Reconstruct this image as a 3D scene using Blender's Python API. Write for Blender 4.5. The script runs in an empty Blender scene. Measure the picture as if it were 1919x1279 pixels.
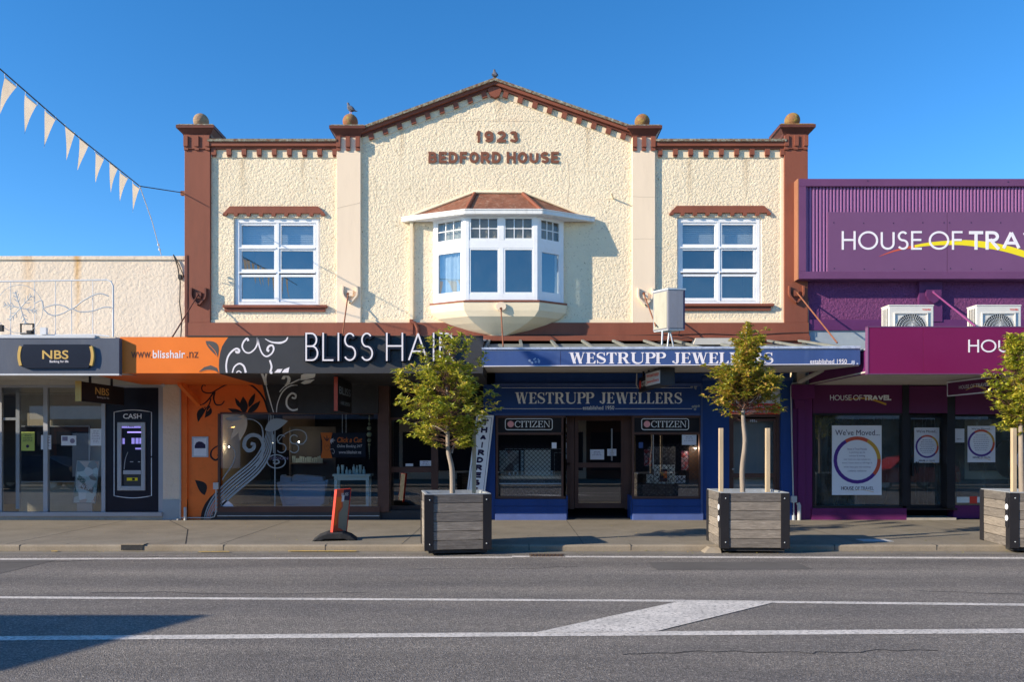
import bpy, bmesh, math, random
from math import sin, cos, pi, radians, sqrt, atan2
from mathutils import Vector, Matrix
random.seed(7)
scene = bpy.context.scene
COL = scene.collection
F = 1492.6; CX = 959.5; HY = 835.0; HC = 1.9      # lens in photo pixels, horizon row, eye height over the road
DF = 19.2                                          # distance of the facades
DC = 16.3                                          # distance of the canopy fronts
PZ = 0.10                                          # footpath level
def WX(px, D): return (px-CX)/F*D
def WZ(py, D): return HC+(HY-py)/F*D
def V(*a): return Vector(a)

# ---------------------------------------------------------------- materials
MATS = {}
def nt(name):
    m = bpy.data.materials.new(name); m.use_nodes = True
    t = m.node_tree; t.nodes.clear()
    out = t.nodes.new('ShaderNodeOutputMaterial')
    return m, t, out
def N(t, typ, **kw):
    n = t.nodes.new(typ)
    for k, v in kw.items():
        if k.startswith('i_'):
            key = k[2:]
            key = int(key) if key.isdigit() else key.replace('_', ' ')
            n.inputs[key].default_value = v
        else: setattr(n, k, v)
    return n
def L(t, a, b): t.links.new(a, b)
def c4(c): return (c[0], c[1], c[2], 1)
def coords(t, scale=(1,1,1), kind='Object'):
    tc = N(t, 'ShaderNodeTexCoord'); mp = N(t, 'ShaderNodeMapping'); mp.inputs['Scale'].default_value = scale
    L(t, tc.outputs[kind], mp.inputs['Vector']); return mp.outputs['Vector']
def noise(t, vec, scale, detail=4, rough=.6, dist=0):
    n = N(t, 'ShaderNodeTexNoise'); n.inputs['Scale'].default_value = scale; n.inputs['Detail'].default_value = detail
    n.inputs['Roughness'].default_value = rough; n.inputs['Distortion'].default_value = dist
    L(t, vec, n.inputs['Vector']); return n.outputs['Fac']
def ramp(t, fac, stops):
    r = N(t, 'ShaderNodeValToRGB'); e = r.color_ramp.elements
    while len(e) < len(stops): e.new(.5)
    for el, (p, c) in zip(e, stops):
        el.position = p; el.color = c4(c) if not isinstance(c, (int, float)) else (c, c, c, 1)
    L(t, fac, r.inputs['Fac']); return r.outputs['Color']
def mixc(t, fac, a, b, mode='MIX'):
    m = N(t, 'ShaderNodeMix', data_type='RGBA', blend_type=mode)
    for s, v in ((0, fac), (6, a), (7, b)):
        if hasattr(v, 'links') or isinstance(v, bpy.types.NodeSocket): L(t, v, m.inputs[s])
        elif s == 0: m.inputs[0].default_value = v
        else: m.inputs[s].default_value = c4(v)
    return m.outputs[2]
def principled(t, out, col, rough=.6, metal=0, spec=.5, coat=0):
    p = N(t, 'ShaderNodeBsdfPrincipled')
    if isinstance(col, bpy.types.NodeSocket): L(t, col, p.inputs['Base Color'])
    else: p.inputs['Base Color'].default_value = c4(col)
    if isinstance(rough, bpy.types.NodeSocket): L(t, rough, p.inputs['Roughness'])
    else: p.inputs['Roughness'].default_value = rough
    p.inputs['Metallic'].default_value = metal
    p.inputs['Specular IOR Level'].default_value = spec
    p.inputs['Coat Weight'].default_value = coat
    L(t, p.outputs[0], out.inputs['Surface']); return p
def bump(t, p, h, strength, dist, prev=None):
    b = N(t, 'ShaderNodeBump'); b.inputs['Strength'].default_value = strength; b.inputs['Distance'].default_value = dist
    L(t, h, b.inputs['Height'])
    if prev is not None: L(t, prev, b.inputs['Normal'])
    if p is not None: L(t, b.outputs[0], p.inputs['Normal'])
    return b.outputs[0]
def paint(name, col, rough=.5, var=.12, scale=3., bmp=.15, dirt=None, dirt_amt=.25, spec=.22, streak=False, metal=0):
    """weathered paint: soft tonal drift, fine grain, optional dirt blotches or runs"""
    m, t, out = nt(name); v = coords(t); vs = coords(t, (1, 1, .18)) if streak else v
    n1 = noise(t, vs, scale, 5, .65); n2 = noise(t, v, 60, 3)
    lo = tuple(c*(1-var) for c in col); hi = tuple(min(1, c*(1+var)) for c in col)
    c = ramp(t, n1, [(.3, lo), (.7, hi)])
    if dirt is not None:
        d = noise(t, vs, scale*2.3, 8, .75)
        f = ramp(t, d, [(.52, 0), (.75, dirt_amt)])
        c = mixc(t, f, c, dirt)
    p = principled(t, out, c, rough, metal, spec)
    bump(t, p, n2, bmp, .01)
    MATS[name] = m; return m
def roughcast(name, col, deep, scale=11, amt=1.0, dist=.035, smooth=.0, stain=None, seam=None):
    m, t, out = nt(name); v = coords(t)
    wn = N(t, 'ShaderNodeTexNoise'); wn.inputs['Scale'].default_value = 7; wn.inputs['Detail'].default_value = 3
    L(t, v, wn.inputs['Vector'])
    wv = N(t, 'ShaderNodeMix', data_type='VECTOR'); wv.inputs[0].default_value = .12
    L(t, v, wv.inputs[4]); L(t, wn.outputs['Color'], wv.inputs[5])
    a = noise(t, wv.outputs[1], scale*1.25, 6, .72, .05)
    vo = N(t, 'ShaderNodeTexVoronoi', feature='SMOOTH_F1'); vo.inputs['Scale'].default_value = scale*1.15
    vo.inputs['Smoothness'].default_value = .35
    L(t, wv.outputs[1], vo.inputs['Vector'])
    gr = noise(t, v, scale*4.2, 4, .7)
    h0 = N(t, 'ShaderNodeMath', operation='MULTIPLY_ADD'); L(t, vo.outputs['Distance'], h0.inputs[0]); h0.inputs[1].default_value = -.6
    L(t, a, h0.inputs[2])
    h = N(t, 'ShaderNodeMath', operation='MULTIPLY_ADD'); L(t, gr, h.inputs[0]); h.inputs[1].default_value = .35; L(t, h0.outputs[0], h.inputs[2])
    big = noise(t, v, .7, 3)
    c = ramp(t, big, [(.3, tuple(x*.94 for x in col)), (.7, tuple(min(1, x*1.05) for x in col))])
    pn = noise(t, wv.outputs[1], scale*1.5, 4, .7, .2); pits = ramp(t, pn, [(.33, 1), (.385, 0)])
    c = mixc(t, pits, c, deep)
    run = ramp(t, noise(t, coords(t, (1, 1, .13)), 2.1, 6, .7), [(.55, 0), (.8, .30)]); c = mixc(t, run, c, tuple(x*.72 for x in col))
    pat = ramp(t, noise(t, coords(t, (1, 1, 1)), .9, 4, .7, 1.0), [(.60, 0), (.66, .22)]); c = mixc(t, pat, c, (min(1, col[0]*1.05), col[1]*.90, col[2]*.86))
    if stain:                       # rust runs with a shape of their own: (x, half width, colour)
        gp_ = N(t, 'ShaderNodeNewGeometry'); sp = N(t, 'ShaderNodeSeparateXYZ'); L(t, gp_.outputs['Position'], sp.inputs[0])
        for (sx, sw, sc, z1, z0) in stain:
            wob = noise(t, coords(t, (1, 1, .6)), 3, 4)
            mm = N(t, 'ShaderNodeMath', operation='MULTIPLY_ADD'); L(t, wob, mm.inputs[0]); mm.inputs[1].default_value = .16; L(t, sp.outputs[0], mm.inputs[2])
            d = N(t, 'ShaderNodeMath', operation='SUBTRACT'); L(t, mm.outputs[0], d.inputs[0]); d.inputs[1].default_value = sx+.08
            ab = N(t, 'ShaderNodeMath', operation='ABSOLUTE'); L(t, d.outputs[0], ab.inputs[0])
            mr = N(t, 'ShaderNodeMapRange'); L(t, ab.outputs[0], mr.inputs[0]); mr.inputs[1].default_value = 0; mr.inputs[2].default_value = sw; mr.inputs[3].default_value = 1; mr.inputs[4].default_value = 0
            mz = N(t, 'ShaderNodeMapRange'); L(t, sp.outputs[2], mz.inputs[0]); mz.inputs[1].default_value = z0; mz.inputs[2].default_value = z1; mz.inputs[3].default_value = .05; mz.inputs[4].default_value = .85
            pr = N(t, 'ShaderNodeMath', operation='MULTIPLY'); L(t, mr.outputs[0], pr.inputs[0]); L(t, mz.outputs[0], pr.inputs[1])
            c = mixc(t, pr.outputs[0], c, sc)
    p = principled(t, out, c, .85, 0, .2)
    bump(t, p, h.outputs[0], amt, dist)
    MATS[name] = m; return m
def flat(name, col, rough=.5, metal=0, spec=.5, emit=0):
    m, t, out = nt(name)
    v = coords(t); n = noise(t, v, 9, 3)
    c = ramp(t, n, [(.3, tuple(x*.93 for x in col)), (.7, tuple(min(1, x*1.05) for x in col))])
    p = principled(t, out, c, rough, metal, spec)
    if emit:
        L(t, c, p.inputs['Emission Color']); p.inputs['Emission Strength'].default_value = emit
    MATS[name] = m; return m
def glass(name, tint=(.9, .95, .95), r0=.06, wob=0.0, rough=0.0, dirt=0.0):
    m, t, out = nt(name)
    tr = N(t, 'ShaderNodeBsdfTransparent'); tr.inputs[0].default_value = c4(tint)
    gl = N(t, 'ShaderNodeBsdfGlossy'); gl.inputs['Roughness'].default_value = rough
    lw = N(t, 'ShaderNodeLayerWeight'); lw.inputs[0].default_value = .5
    pw = N(t, 'ShaderNodeMath', operation='POWER'); L(t, lw.outputs['Facing'], pw.inputs[0]); pw.inputs[1].default_value = 4
    ma = N(t, 'ShaderNodeMath', operation='MULTIPLY_ADD'); L(t, pw.outputs[0], ma.inputs[0]); ma.inputs[1].default_value = 1-r0; ma.inputs[2].default_value = r0
    mx = N(t, 'ShaderNodeMixShader'); L(t, ma.outputs[0], mx.inputs[0]); L(t, tr.outputs[0], mx.inputs[1]); L(t, gl.outputs[0], mx.inputs[2])
    if wob:
        b = N(t, 'ShaderNodeBump'); b.inputs['Strength'].default_value = wob; b.inputs['Distance'].default_value = .02
        L(t, noise(t, coords(t), 1.3, 2), b.inputs['Height']); L(t, b.outputs[0], gl.inputs['Normal'])
    last = mx.outputs[0]
    if dirt:
        df = N(t, 'ShaderNodeBsdfDiffuse'); df.inputs[0].default_value = (.6, .62, .62, 1)
        m2 = N(t, 'ShaderNodeMixShader')
        f = ramp(t, noise(t, coords(t), 2.2, 6, .7), [(.4, 0), (.8, dirt)])
        L(t, f, m2.inputs[0]); L(t, last, m2.inputs[1]); L(t, df.outputs[0], m2.inputs[2]); last = m2.outputs[0]
    L(t, last, out.inputs['Surface']); MATS[name] = m; return m

# ---------------------------------------------------------------- mesh building
class Fr:
    """a plane in space: origin, right, up, outward"""
    def __init__(s, O, u=(1,0,0), v=(0,0,1), n=(0,-1,0)):
        s.O = Vector(O); s.u = Vector(u).normalized(); s.v = Vector(v).normalized(); s.n = Vector(n).normalized(); s.D = None
    def pt(s, a, b, d=0): return s.O + s.u*a + s.v*b + s.n*d
def front(D):
    f = Fr((0, D, HC)); f.D = D; return f
def px(f, pts): return [((x-CX)/F*f.D, (HY-y)/F*f.D) for x, y in pts]
class MB:
    def __init__(s): s.v = []; s.f = []; s.g = []; s.sm = []
    def add(s, pts, faces, smooth=False):
        b = len(s.v); s.g.append((b, len(s.f))); s.v += [Vector(p) for p in pts]
        for f in faces: s.f.append([b+i for i in f]); s.sm.append(smooth)
        return s
    def box(s, x0, x1, y0, y1, z0, z1):
        p = [(x, y, z) for z in (z0, z1) for y in (y0, y1) for x in (x0, x1)]
        return s.add(p, [(0,2,3,1),(4,5,7,6),(0,1,5,4),(2,6,7,3),(0,4,6,2),(1,3,7,5)])
    def hexa(s, p):   # bottom 4 ccw, top 4 ccw
        return s.add(p, [(3,2,1,0),(4,5,6,7),(0,1,5,4),(1,2,6,5),(2,3,7,6),(3,0,4,7)])
    def quad(s, a, b, c, d): return s.add([a,b,c,d], [(0,1,2,3)])
    def prism(s, fr, pts, d0, d1, both=True):
        n = len(pts); A = [fr.pt(a, b, d0) for a, b in pts]; B = [fr.pt(a, b, d1) for a, b in pts]
        fs = [tuple(range(n, 2*n))] + [(i, (i+1) % n, n+(i+1) % n, n+i) for i in range(n)]
        if both: fs.append(tuple(reversed(range(n))))
        return s.add(A+B, fs)
    def rect(s, fr, a0, b0, a1, b1, d0, d1): return s.prism(fr, [(a0,b0),(a1,b0),(a1,b1),(a0,b1)], d0, d1)
    def pbox(s, D, x0, y0, x1, y1, d0, d1):
        """box given by the rows and columns its face fills at distance D, standing d0..d1 proud of that plane"""
        f = front(D); return s.rect(f, WX(x0, D), WZ(y1, D)-HC, WX(x1, D), WZ(y0, D)-HC, d0, d1)
    def frame(s, D, x0, y0, x1, y1, w, d0, d1, wb=None):
        wb = w if wb is None else wb
        s.pbox(D, x0, y0, x0+w, y1, d0, d1); s.pbox(D, x1-w, y0, x1, y1, d0, d1)
        s.pbox(D, x0+w, y0, x1-w, y0+w, d0, d1); s.pbox(D, x0+w, y1-wb, x1-w, y1, d0, d1); return s
    def ribbon(s, fr, pts, ws, d0, d1):
        n = len(pts)
        if isinstance(ws, (int, float)): ws = [ws]*n
        Lf = []; Rt = []
        for i, (a, b) in enumerate(pts):
            p0 = pts[max(0, i-1)]; p1 = pts[min(n-1, i+1)]
            dx, dy = p1[0]-p0[0], p1[1]-p0[1]; l = math.hypot(dx, dy) or 1
            nx, ny = -dy/l*ws[i]/2, dx/l*ws[i]/2
            Lf.append((a+nx, b+ny)); Rt.append((a-nx, b-ny))
        P = []
        for (a, b), (c, d) in zip(Lf, Rt):
            P += [fr.pt(a, b, d1), fr.pt(c, d, d1), fr.pt(a, b, d0), fr.pt(c, d, d0)]
        fs = []
        for i in range(n-1):
            q = 4*i; fs += [(q, q+1, q+5, q+4), (q, q+4, q+6, q+2), (q+1, q+3, q+7, q+5)]
        fs += [(0, 2, 3, 1), (4*n-4, 4*n-3, 4*n-1, 4*n-2)]
        return s.add(P, fs)
    def tube(s, pts, r, n=8, smooth=True, cap=True):
        pts = [Vector(p) for p in pts]; m = len(pts)
        rs = [r]*m if isinstance(r, (int, float)) else r
        P = []; up = Vector((0, 0, 1)); prev = None
        for i, p in enumerate(pts):
            t = (pts[min(m-1, i+1)]-pts[max(0, i-1)])
            if t.length < 1e-9: t = Vector((0, 0, 1))
            t.normalize()
            if prev is None:
                a = t.cross(up)
                if a.length < .05: a = t.cross(Vector((0, 1, 0)))
            else: a = prev - t*prev.dot(t)
            a.normalize(); prev = a; b = t.cross(a)
            for k in range(n):
                g = 2*pi*k/n; P.append(p + (a*cos(g)+b*sin(g))*rs[i])
        fs = [(i*n+k, i*n+(k+1) % n, (i+1)*n+(k+1) % n, (i+1)*n+k) for i in range(m-1) for k in range(n)]
        s.add(P, fs, smooth)
        if cap:
            s.add(P[:n], [tuple(reversed(range(n)))]); s.add(P[-n:], [tuple(range(n))])
        return s
    def lathe(s, c, prof, n=20, ax=None, smooth=True):
        c = Vector(c); P = []
        for r, h in prof:
            for k in range(n):
                g = 2*pi*k/n
                q = Vector((r*cos(g), r*sin(g), h))
                if ax is not None: q = ax @ q
                P.append(c+q)
        m = len(prof)
        fs = [(i*n+k, i*n+(k+1) % n, (i+1)*n+(k+1) % n, (i+1)*n+k) for i in range(m-1) for k in range(n)]
        s.add(P, fs, smooth)
        if prof[0][0] > 1e-4: s.add(P[:n], [tuple(reversed(range(n)))])
        if prof[-1][0] > 1e-4: s.add(P[-n:], [tuple(range(n))])
        return s
    def sphere(s, c, r, n=18, sz=1.0):
        pr = [(max(1e-5, r*sin(pi*i/10)), -r*sz*cos(pi*i/10)) for i in range(11)]
        return s.lathe(c, pr, n)
    def disc(s, fr, a, b, r, d0, d1, n=28, rb=None):
        rb = rb or r
        return s.prism(fr, [(a+r*cos(2*pi*k/n), b+rb*sin(2*pi*k/n)) for k in range(n)], d0, d1)
    def xform(s, M):
        s.v = [M @ p for p in s.v]; return s
    def merge(s, o):
        b = len(s.v); s.v += o.v; s.f += [[b+i for i in f] for f in o.f]; s.sm += o.sm; return s

def build(name, mb, mat, parent=None, recalc=True, bevel=0, local=False):
    me = bpy.data.meshes.new(name)
    off = Vector((0, 0, 0)); p = parent
    if not local:
        while p is not None: off += p.location; p = p.parent
    me.from_pydata([tuple(q-off) for q in mb.v], [], [tuple(f) for f in mb.f])
    me.polygons.foreach_set('use_smooth', mb.sm)
    mats = mat if isinstance(mat, (list, tuple)) else [mat]
    for m in mats: me.materials.append(MATS[m] if isinstance(m, str) else m)
    if recalc:
        bm = bmesh.new(); bm.from_mesh(me)
        bmesh.ops.recalc_face_normals(bm, faces=bm.faces); bm.to_mesh(me); bm.free()
    me.update()
    o = bpy.data.objects.new(name, me); COL.objects.link(o)
    if parent is not None: o.parent = parent
    if bevel:
        bv = o.modifiers.new('soft edges', 'BEVEL'); bv.width = bevel; bv.segments = 2; bv.limit_method = 'ANGLE'
        bv.harden_normals = False
    return o
def build_each(name, mb, mat, parent, per=1, bevel=0):
    """one mesh per group of shapes collected in mb"""
    G = mb.g[::per]; out = []
    for i, (v0, f0_) in enumerate(G):
        v1, f1_ = G[i+1] if i+1 < len(G) else (len(mb.v), len(mb.f))
        m = MB(); m.v = mb.v[v0:v1]; m.f = [[k-v0 for k in f] for f in mb.f[f0_:f1_]]; m.sm = mb.sm[f0_:f1_]
        out.append(build(name, m, mat, parent, bevel=bevel))
    return out
def thing(name, label, cat, loc=(0,0,0), group=None):
    o = bpy.data.objects.new(name, None); COL.objects.link(o); o.location = loc; o.empty_display_size = .2
    o['label'] = label; o['category'] = cat
    if group: o['group'] = group
    return o
def tag(o, label, cat, group=None):
    o['label'] = label; o['category'] = cat
    if group: o['group'] = group
    return o
def struct(name, mb, mat, recalc=True):
    o = build(name, mb, mat, None, recalc); o['kind'] = 'structure'; return o

# ---------------------------------------------------------------- lettering
def fontmesh(s, bold=0, shear=0):
    c = bpy.data.curves.new('t', 'FONT'); c.body = s; c.offset = bold; c.shear = shear; c.size = 1; c.resolution_u = 4
    o = bpy.data.objects.new('t', c); COL.objects.link(o)
    bpy.context.view_layer.update()
    me = bpy.data.meshes.new_from_object(o.evaluated_get(bpy.context.evaluated_depsgraph_get()))
    vs = [(v.co.x, v.co.y) for v in me.vertices]; fs = [tuple(p.vertices) for p in me.polygons]
    bpy.data.objects.remove(o); bpy.data.curves.remove(c); bpy.data.meshes.remove(me)
    return vs, fs
def text(mb, fr, s, box, bold=0, shear=0, d=.004, vflip=False):
    """letters fitted to box (a0,b0,a1,b1) of the plane"""
    vs, fs = fontmesh(s, bold, shear)
    xs = [v[0] for v in vs]; ys = [v[1] for v in vs]
    a0, b0, a1, b1 = box; x0, x1, y0, y1 = min(xs), max(xs), min(ys), max(ys)
    P = [fr.pt(a0+(x-x0)/(x1-x0)*(a1-a0), b0+(y-y0)/(y1-y0)*(b1-b0), d) for x, y in vs]
    return mb.add(P, fs)
def ptext(mb, D, s, x0, y0, x1, y1, bold=0, shear=0, d=.004):
    f = front(D); return text(mb, f, s, (WX(x0, D), WZ(y1, D)-HC, WX(x1, D), WZ(y0, D)-HC), bold, shear, d)
def arc(cx, cy, rx, ry, a0, a1, n=12):
    return [(cx+rx*cos(radians(a0+(a1-a0)*i/n)), cy+ry*sin(radians(a0+(a1-a0)*i/n))) for i in range(n+1)]
SANS = {
 'A': (.78, [[(0,0),(.39,1)], [(.39,1),(.78,0)], [(.13,.33),(.65,.33)]]),
 'B': (.52, [[(0,0),(0,1)], [(0,1)]+arc(.24,.76,.24,.24,90,-90)+[(0,.52)], [(0,.52)]+arc(.27,.26,.26,.26,90,-90)+[(0,0)]]),
 'D': (.72, [[(0,0),(0,1)], [(0,1)]+arc(.24,.5,.48,.5,90,-90,18)+[(0,0)]]),
 'E': (.48, [[(0,0),(0,1)], [(0,1),(.48,1)], [(0,.53),(.45,.53)], [(0,0),(.48,0)]]),
 'F': (.46, [[(0,0),(0,1)], [(0,1),(.46,1)], [(0,.53),(.42,.53)]]),
 'H': (.66, [[(0,0),(0,1)], [(.66,0),(.66,1)], [(0,.53),(.66,.53)]]),
 'I': (0.0, [[(0,0),(0,1)]]),
 'L': (.44, [[(0,0),(0,1)], [(0,0),(.44,0)]]),
 'O': (1.0, [arc(.5,.5,.5,.5,0,360,30)]),
 'R': (.55, [[(0,0),(0,1)], [(0,1)]+arc(.27,.75,.25,.25,90,-90)+[(0,.5)], [(.2,.5),(.55,0)]]),
 'S': (.52, [arc(.26,.755,.225,.245,35,270,16)[:-1]+arc(.26,.255,.255,.255,90,-150,16)]),
 'T': (.56, [[(.28,0),(.28,1)], [(0,1),(.56,1)]]),
 'U': (.66, [[(0,1)]+arc(.33,.33,.33,.33,180,360,14)+[(.66,1)]]),
 'V': (.76, [[(0,1),(.38,0)], [(.38,0),(.76,1)]]),
 ' ': (.35, []),
}
def sans(mb, fr, s, a0, b0, a1, h, w, gap=.26, d0=0, d1=.006):
    """stroke letters of cap height h, stroke w, from a0 to a1"""
    tot = sum(SANS[c][0] for c in s)+gap*(len(s)-1); sx = (a1-a0)/tot
    x = a0
    for c in s:
        wd, st = SANS[c]
        for k, pl in enumerate(st):
            mid = h-w; P = [(x+p[0]*sx, b0+w/2+p[1]*mid) for p in pl]
            if len(P) == 2:      # square the ends
                (ax, ay), (bx, by) = P; l = math.hypot(bx-ax, by-ay); ux, uy = (bx-ax)/l*w/2*.96, (by-ay)/l*w/2*.96
                if c not in 'AV': P = [(ax-ux, ay-uy), (bx+ux, by+uy)]
            mb.ribbon(fr, P, w, d0, d1+k*.0006)
        x += (wd+gap)*sx
    return mb
def lin(a, b, n): return [a+(b-a)*i/(n-1) for i in range(n)]
def serifs(x0, x1, y, up):      # slab at a stem end with bracket
    e = .05; s = 1 if up else -1
    return [(x0-.09, y), (x1+.09, y), (x1+.09, y+s*e*.55), (x1+.01, y+s*e*1.7), (x0-.01, y+s*e*1.7), (x0-.09, y+s*e*.55)]
def SERIF(c, T):
    """parts of a bracketed serif capital with thick stroke T: ('p', polygon) or ('r', points, widths)"""
    t = .055; P = []
    def stem(x, top=True, bot=True, w=T):
        P.append(('p', [(x, 0), (x+w, 0), (x+w, 1), (x, 1)]))
        if bot: P.append(('p', serifs(x, x+w, 0, True)))
        if top: P.append(('p', serifs(x, x+w, 1, False)))
    def diag(x0, x1, w, y0=1, y1=0): P.append(('p', [(x0, y0), (x0+w, y0), (x1+w, y1), (x1, y1)]))
    if c == 'I': stem(.09); return T+.18, P
    if c in 'EL':
        stem(.09, True, True); W = .62+T*.3
        P.append(('p', [(.0, 0), (W, 0), (W+.02, .27), (W-.03, .27), (W-.16, t), (0, t)]))
        if c == 'E':
            P.append(('p', [(.0, 1), (W-.02, 1), (W-.01, .76), (W-.06, .76), (W-.19, 1-t), (0, 1-t)]))
            P.append(('p', [(.09+T, .485), (.42+T*.4, .485), (.42+T*.4, .37), (.46+T*.4, .37), (.46+T*.4, .66), (.42+T*.4, .66), (.42+T*.4, .54), (.09+T, .54)]))
        return W+.03, P
    if c == 'T':
        W = .66+T*.4; x = (W-T)/2; stem(x, False, True)
        P.append(('p', [(0, .74), (.045, .74), (.15, 1-t), (W-.15, 1-t), (W-.045, .74), (W, .74), (W-.02, 1), (.02, 1)])); return W, P
    if c in 'PR':
        stem(.09, True, True); r = .26; xx = .09+T
        pl = [(xx-.02, 1-t/2)]+arc(xx+.12, .745, .2+T*.3, .23, 90, -90, 12)+[(xx-.02, .515)]
        ws = [t]+[t+(T-t)*max(0, sin(pi*i/12))**1.2 for i in range(13)]+[t]
        P.append(('r', pl, ws)); W = xx+.34+T*.3
        if c == 'R':
            diag(xx+.08, W-.06, T*1.02, .5, 0); P.append(('p', [(W-.1, 0), (W+T+.03, 0), (W+T+.03, .045), (W-.1, .045)])); W += T
        return W, P
    if c == 'U':
        stem(.09, True, False); P.pop(0); R = .27+T*.4
        cx = .09+T/2+R*.95; pl = [(.09+T/2, 1)]+arc(cx, .3, R*.95, .27, 180, 360, 14)+[(cx+R*.95, 1)]
        ws = [T]+[T+(t-T)*(i/14)**.8 for i in range(15)]+[t]
        P.append(('r', pl, ws)); P.append(('p', serifs(cx+R*.95-t/2, cx+R*.95+t/2, 1, False))); return cx+R*.95+.12, P
    if c == 'J':
        x = .3; pl = [(x+T/2, 1), (x+T/2, .3)]+arc(x-.02, .2, T/2+.02, .17, 0, -120, 8)+[(.07, .14)]
        ws = [T, T]+lin(T, .07, 9)+[.07]
        P.append(('r', pl, ws)); P.append(('p', serifs(x, x+T, 1, False))); P.append(('p', arc(.11, .17, .085, .085, 0, 330, 11))); return x+T+.1, P
    if c == 'S':
        pl = arc(.34, .75, .25, .215, 20, 215, 10)+[(.27, .56), (.38, .48)]+arc(.35, .255, .27, .22, 40, -160, 10)
        n = len(pl); ws = [t+(T*1.05-t)*math.exp(-((i-(n-1)/2)/(n*.2))**2) for i in range(n)]
        P.append(('r', pl, ws)); P.append(('p', [(.56, 1.0), (.6, 1.0), (.61, .7), (.56, .7), (.52, .84)])); P.append(('p', [(.09, 0), (.05, 0), (.04, .32), (.09, .32), (.13, .17)])); return .68, P
    if c == 'C':
        pl = arc(.46, .5, .4-T*.3, .5-t/2, 48, 312, 18); n = len(pl)
        ws = [t+(T-t)*max(0, sin(pi*i/(n-1)))**1.3 for i in range(n)]
        P.append(('r', pl, ws)); P.append(('p', [(.74, 1), (.78, 1), (.79, .66), (.74, .66), (.66, .84)])); P.append(('p', [(.66, .12), (.72, .26), (.79, .24), (.7, .05)])); return .82, P
    if c == 'Z':
        W = .7; P.append(('p', [(.03, .72), (.08, .72), (.2, 1-t), (W-T-.02, 1-t), (W, 1), (.05, 1)]))
        P.append(('p', [(0, 0), (W-.02, 0), (W+.02, .3), (W-.03, .3), (W-.16, t), (.02, t)])); diag(W-T*1.1, 0, T*1.1, .995, .005); return W+.04, P
    if c == 'N':
        P.append(('p', [(.1, 0), (.1+t, 0), (.1+t, 1), (.1, 1)])); P.append(('p', serifs(.1, .1+t, 0, True))); P.append(('p', [(0, 1), (.1+T, 1), (.1+T, .96), (0, .96)]))
        P.append(('p', [(.72, 0), (.72+t, 0), (.72+t, 1), (.72, 1)])); P.append(('p', serifs(.72, .72+t, 1, False))); diag(.1, .72-T*.35+.02, T*.9, 1, 0); return .88, P
    if c == 'W':
        w = T*1.0; diag(.08, .36-w*.2, w); P.append(('p', [(.36, 0), (.36+t*1.1, 0), (.62, 1), (.62-t, 1)]))
        diag(.5, .8-w*.2, w); P.append(('p', [(.8, 0), (.8+t*1.1, 0), (1.1, 1), (1.1-t, 1)]))
        for a, b in ((0, .08+w+.07), (.44, .5+w+.06), (.98, 1.19)): P.append(('p', [(a, .955), (b, .955), (b, 1), (a, 1)]))
        return 1.19, P
    return .4, []
def serif(mb, fr, s, a0, b0, a1, h, T=.2, gap=.06, space=.42, d0=0, d1=.004):
    L_ = [(None if c == ' ' else SERIF(c, T)) for c in s]
    tot = sum(space if g is None else g[0] for g in L_)+gap*(len(s)-1); sx = (a1-a0)/tot
    x = a0
    for g in L_:
        if g is None: x += (space+gap)*sx; continue
        for k, pr in enumerate(g[1]):
            q = [(x+p[0]*sx, b0+p[1]*h) for p in pr[1]]
            if pr[0] == 'p': mb.prism(fr, q, d0, d1+k*.0005, both=False)
            else: mb.ribbon(fr, q, [w*(sx+h)/2 for w in pr[2]], d0, d1+k*.0005)
        x += (g[0]+gap)*sx
    return mb
def spline(pts, n=6):
    """Catmull-Rom through the points"""
    out = []; m = len(pts)
    for i in range(m-1):
        p0 = pts[max(0, i-1)]; p1 = pts[i]; p2 = pts[i+1]; p3 = pts[min(m-1, i+2)]
        for k in range(n):
            t = k/n; t2 = t*t; t3 = t2*t
            out.append(tuple(.5*((2*b)+(-a+c)*t+(2*a-5*b+4*c-d)*t2+(-a+3*b-3*c+d)*t3) for a, b, c, d in zip(p0, p1, p2, p3)))
    out.append(tuple(pts[-1])); return out
def swirl(mb, fr, pts, w0, w1=None, wm=None, d0=0, d1=.004, n=6):
    """a painted curl: pts in the plane, widths start / middle / end"""
    P = spline(pts, n); m = len(P); w1 = w0 if w1 is None else w1; wm = (w0+w1)/2 if wm is None else wm
    ws = []
    for i in range(m):
        t = i/(m-1); ws.append(w0+(wm-w0)*t*2 if t < .5 else wm+(w1-wm)*(t-.5)*2)
    return mb.ribbon(fr, P, ws, d0, d1)
def blob(mb, fr, pts, d0=0, d1=.004, n=5):
    P = spline(list(pts)+[pts[0]], n)[:-1]; return mb.prism(fr, P, d0, d1, both=False)
def leafshape(mb, fr, a, b, w, d0=0, d1=.004, bend=0):
    """pointed leaf from a to b, half width w"""
    dx, dy = b[0]-a[0], b[1]-a[1]; l = math.hypot(dx, dy); ux, uy = dx/l, dy/l; nx, ny = -uy, ux
    up = []; dn = []
    for i in range(9):
        t = i/8; s_ = sin(pi*t**.85)*w; c = bend*sin(pi*t)
        up.append((a[0]+dx*t+nx*(s_+c), a[1]+dy*t+ny*(s_+c))); dn.append((a[0]+dx*t-nx*(s_-c), a[1]+dy*t-ny*(s_-c)))
    return mb.prism(fr, up+dn[-2:0:-1], d0, d1, both=False)
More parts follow.
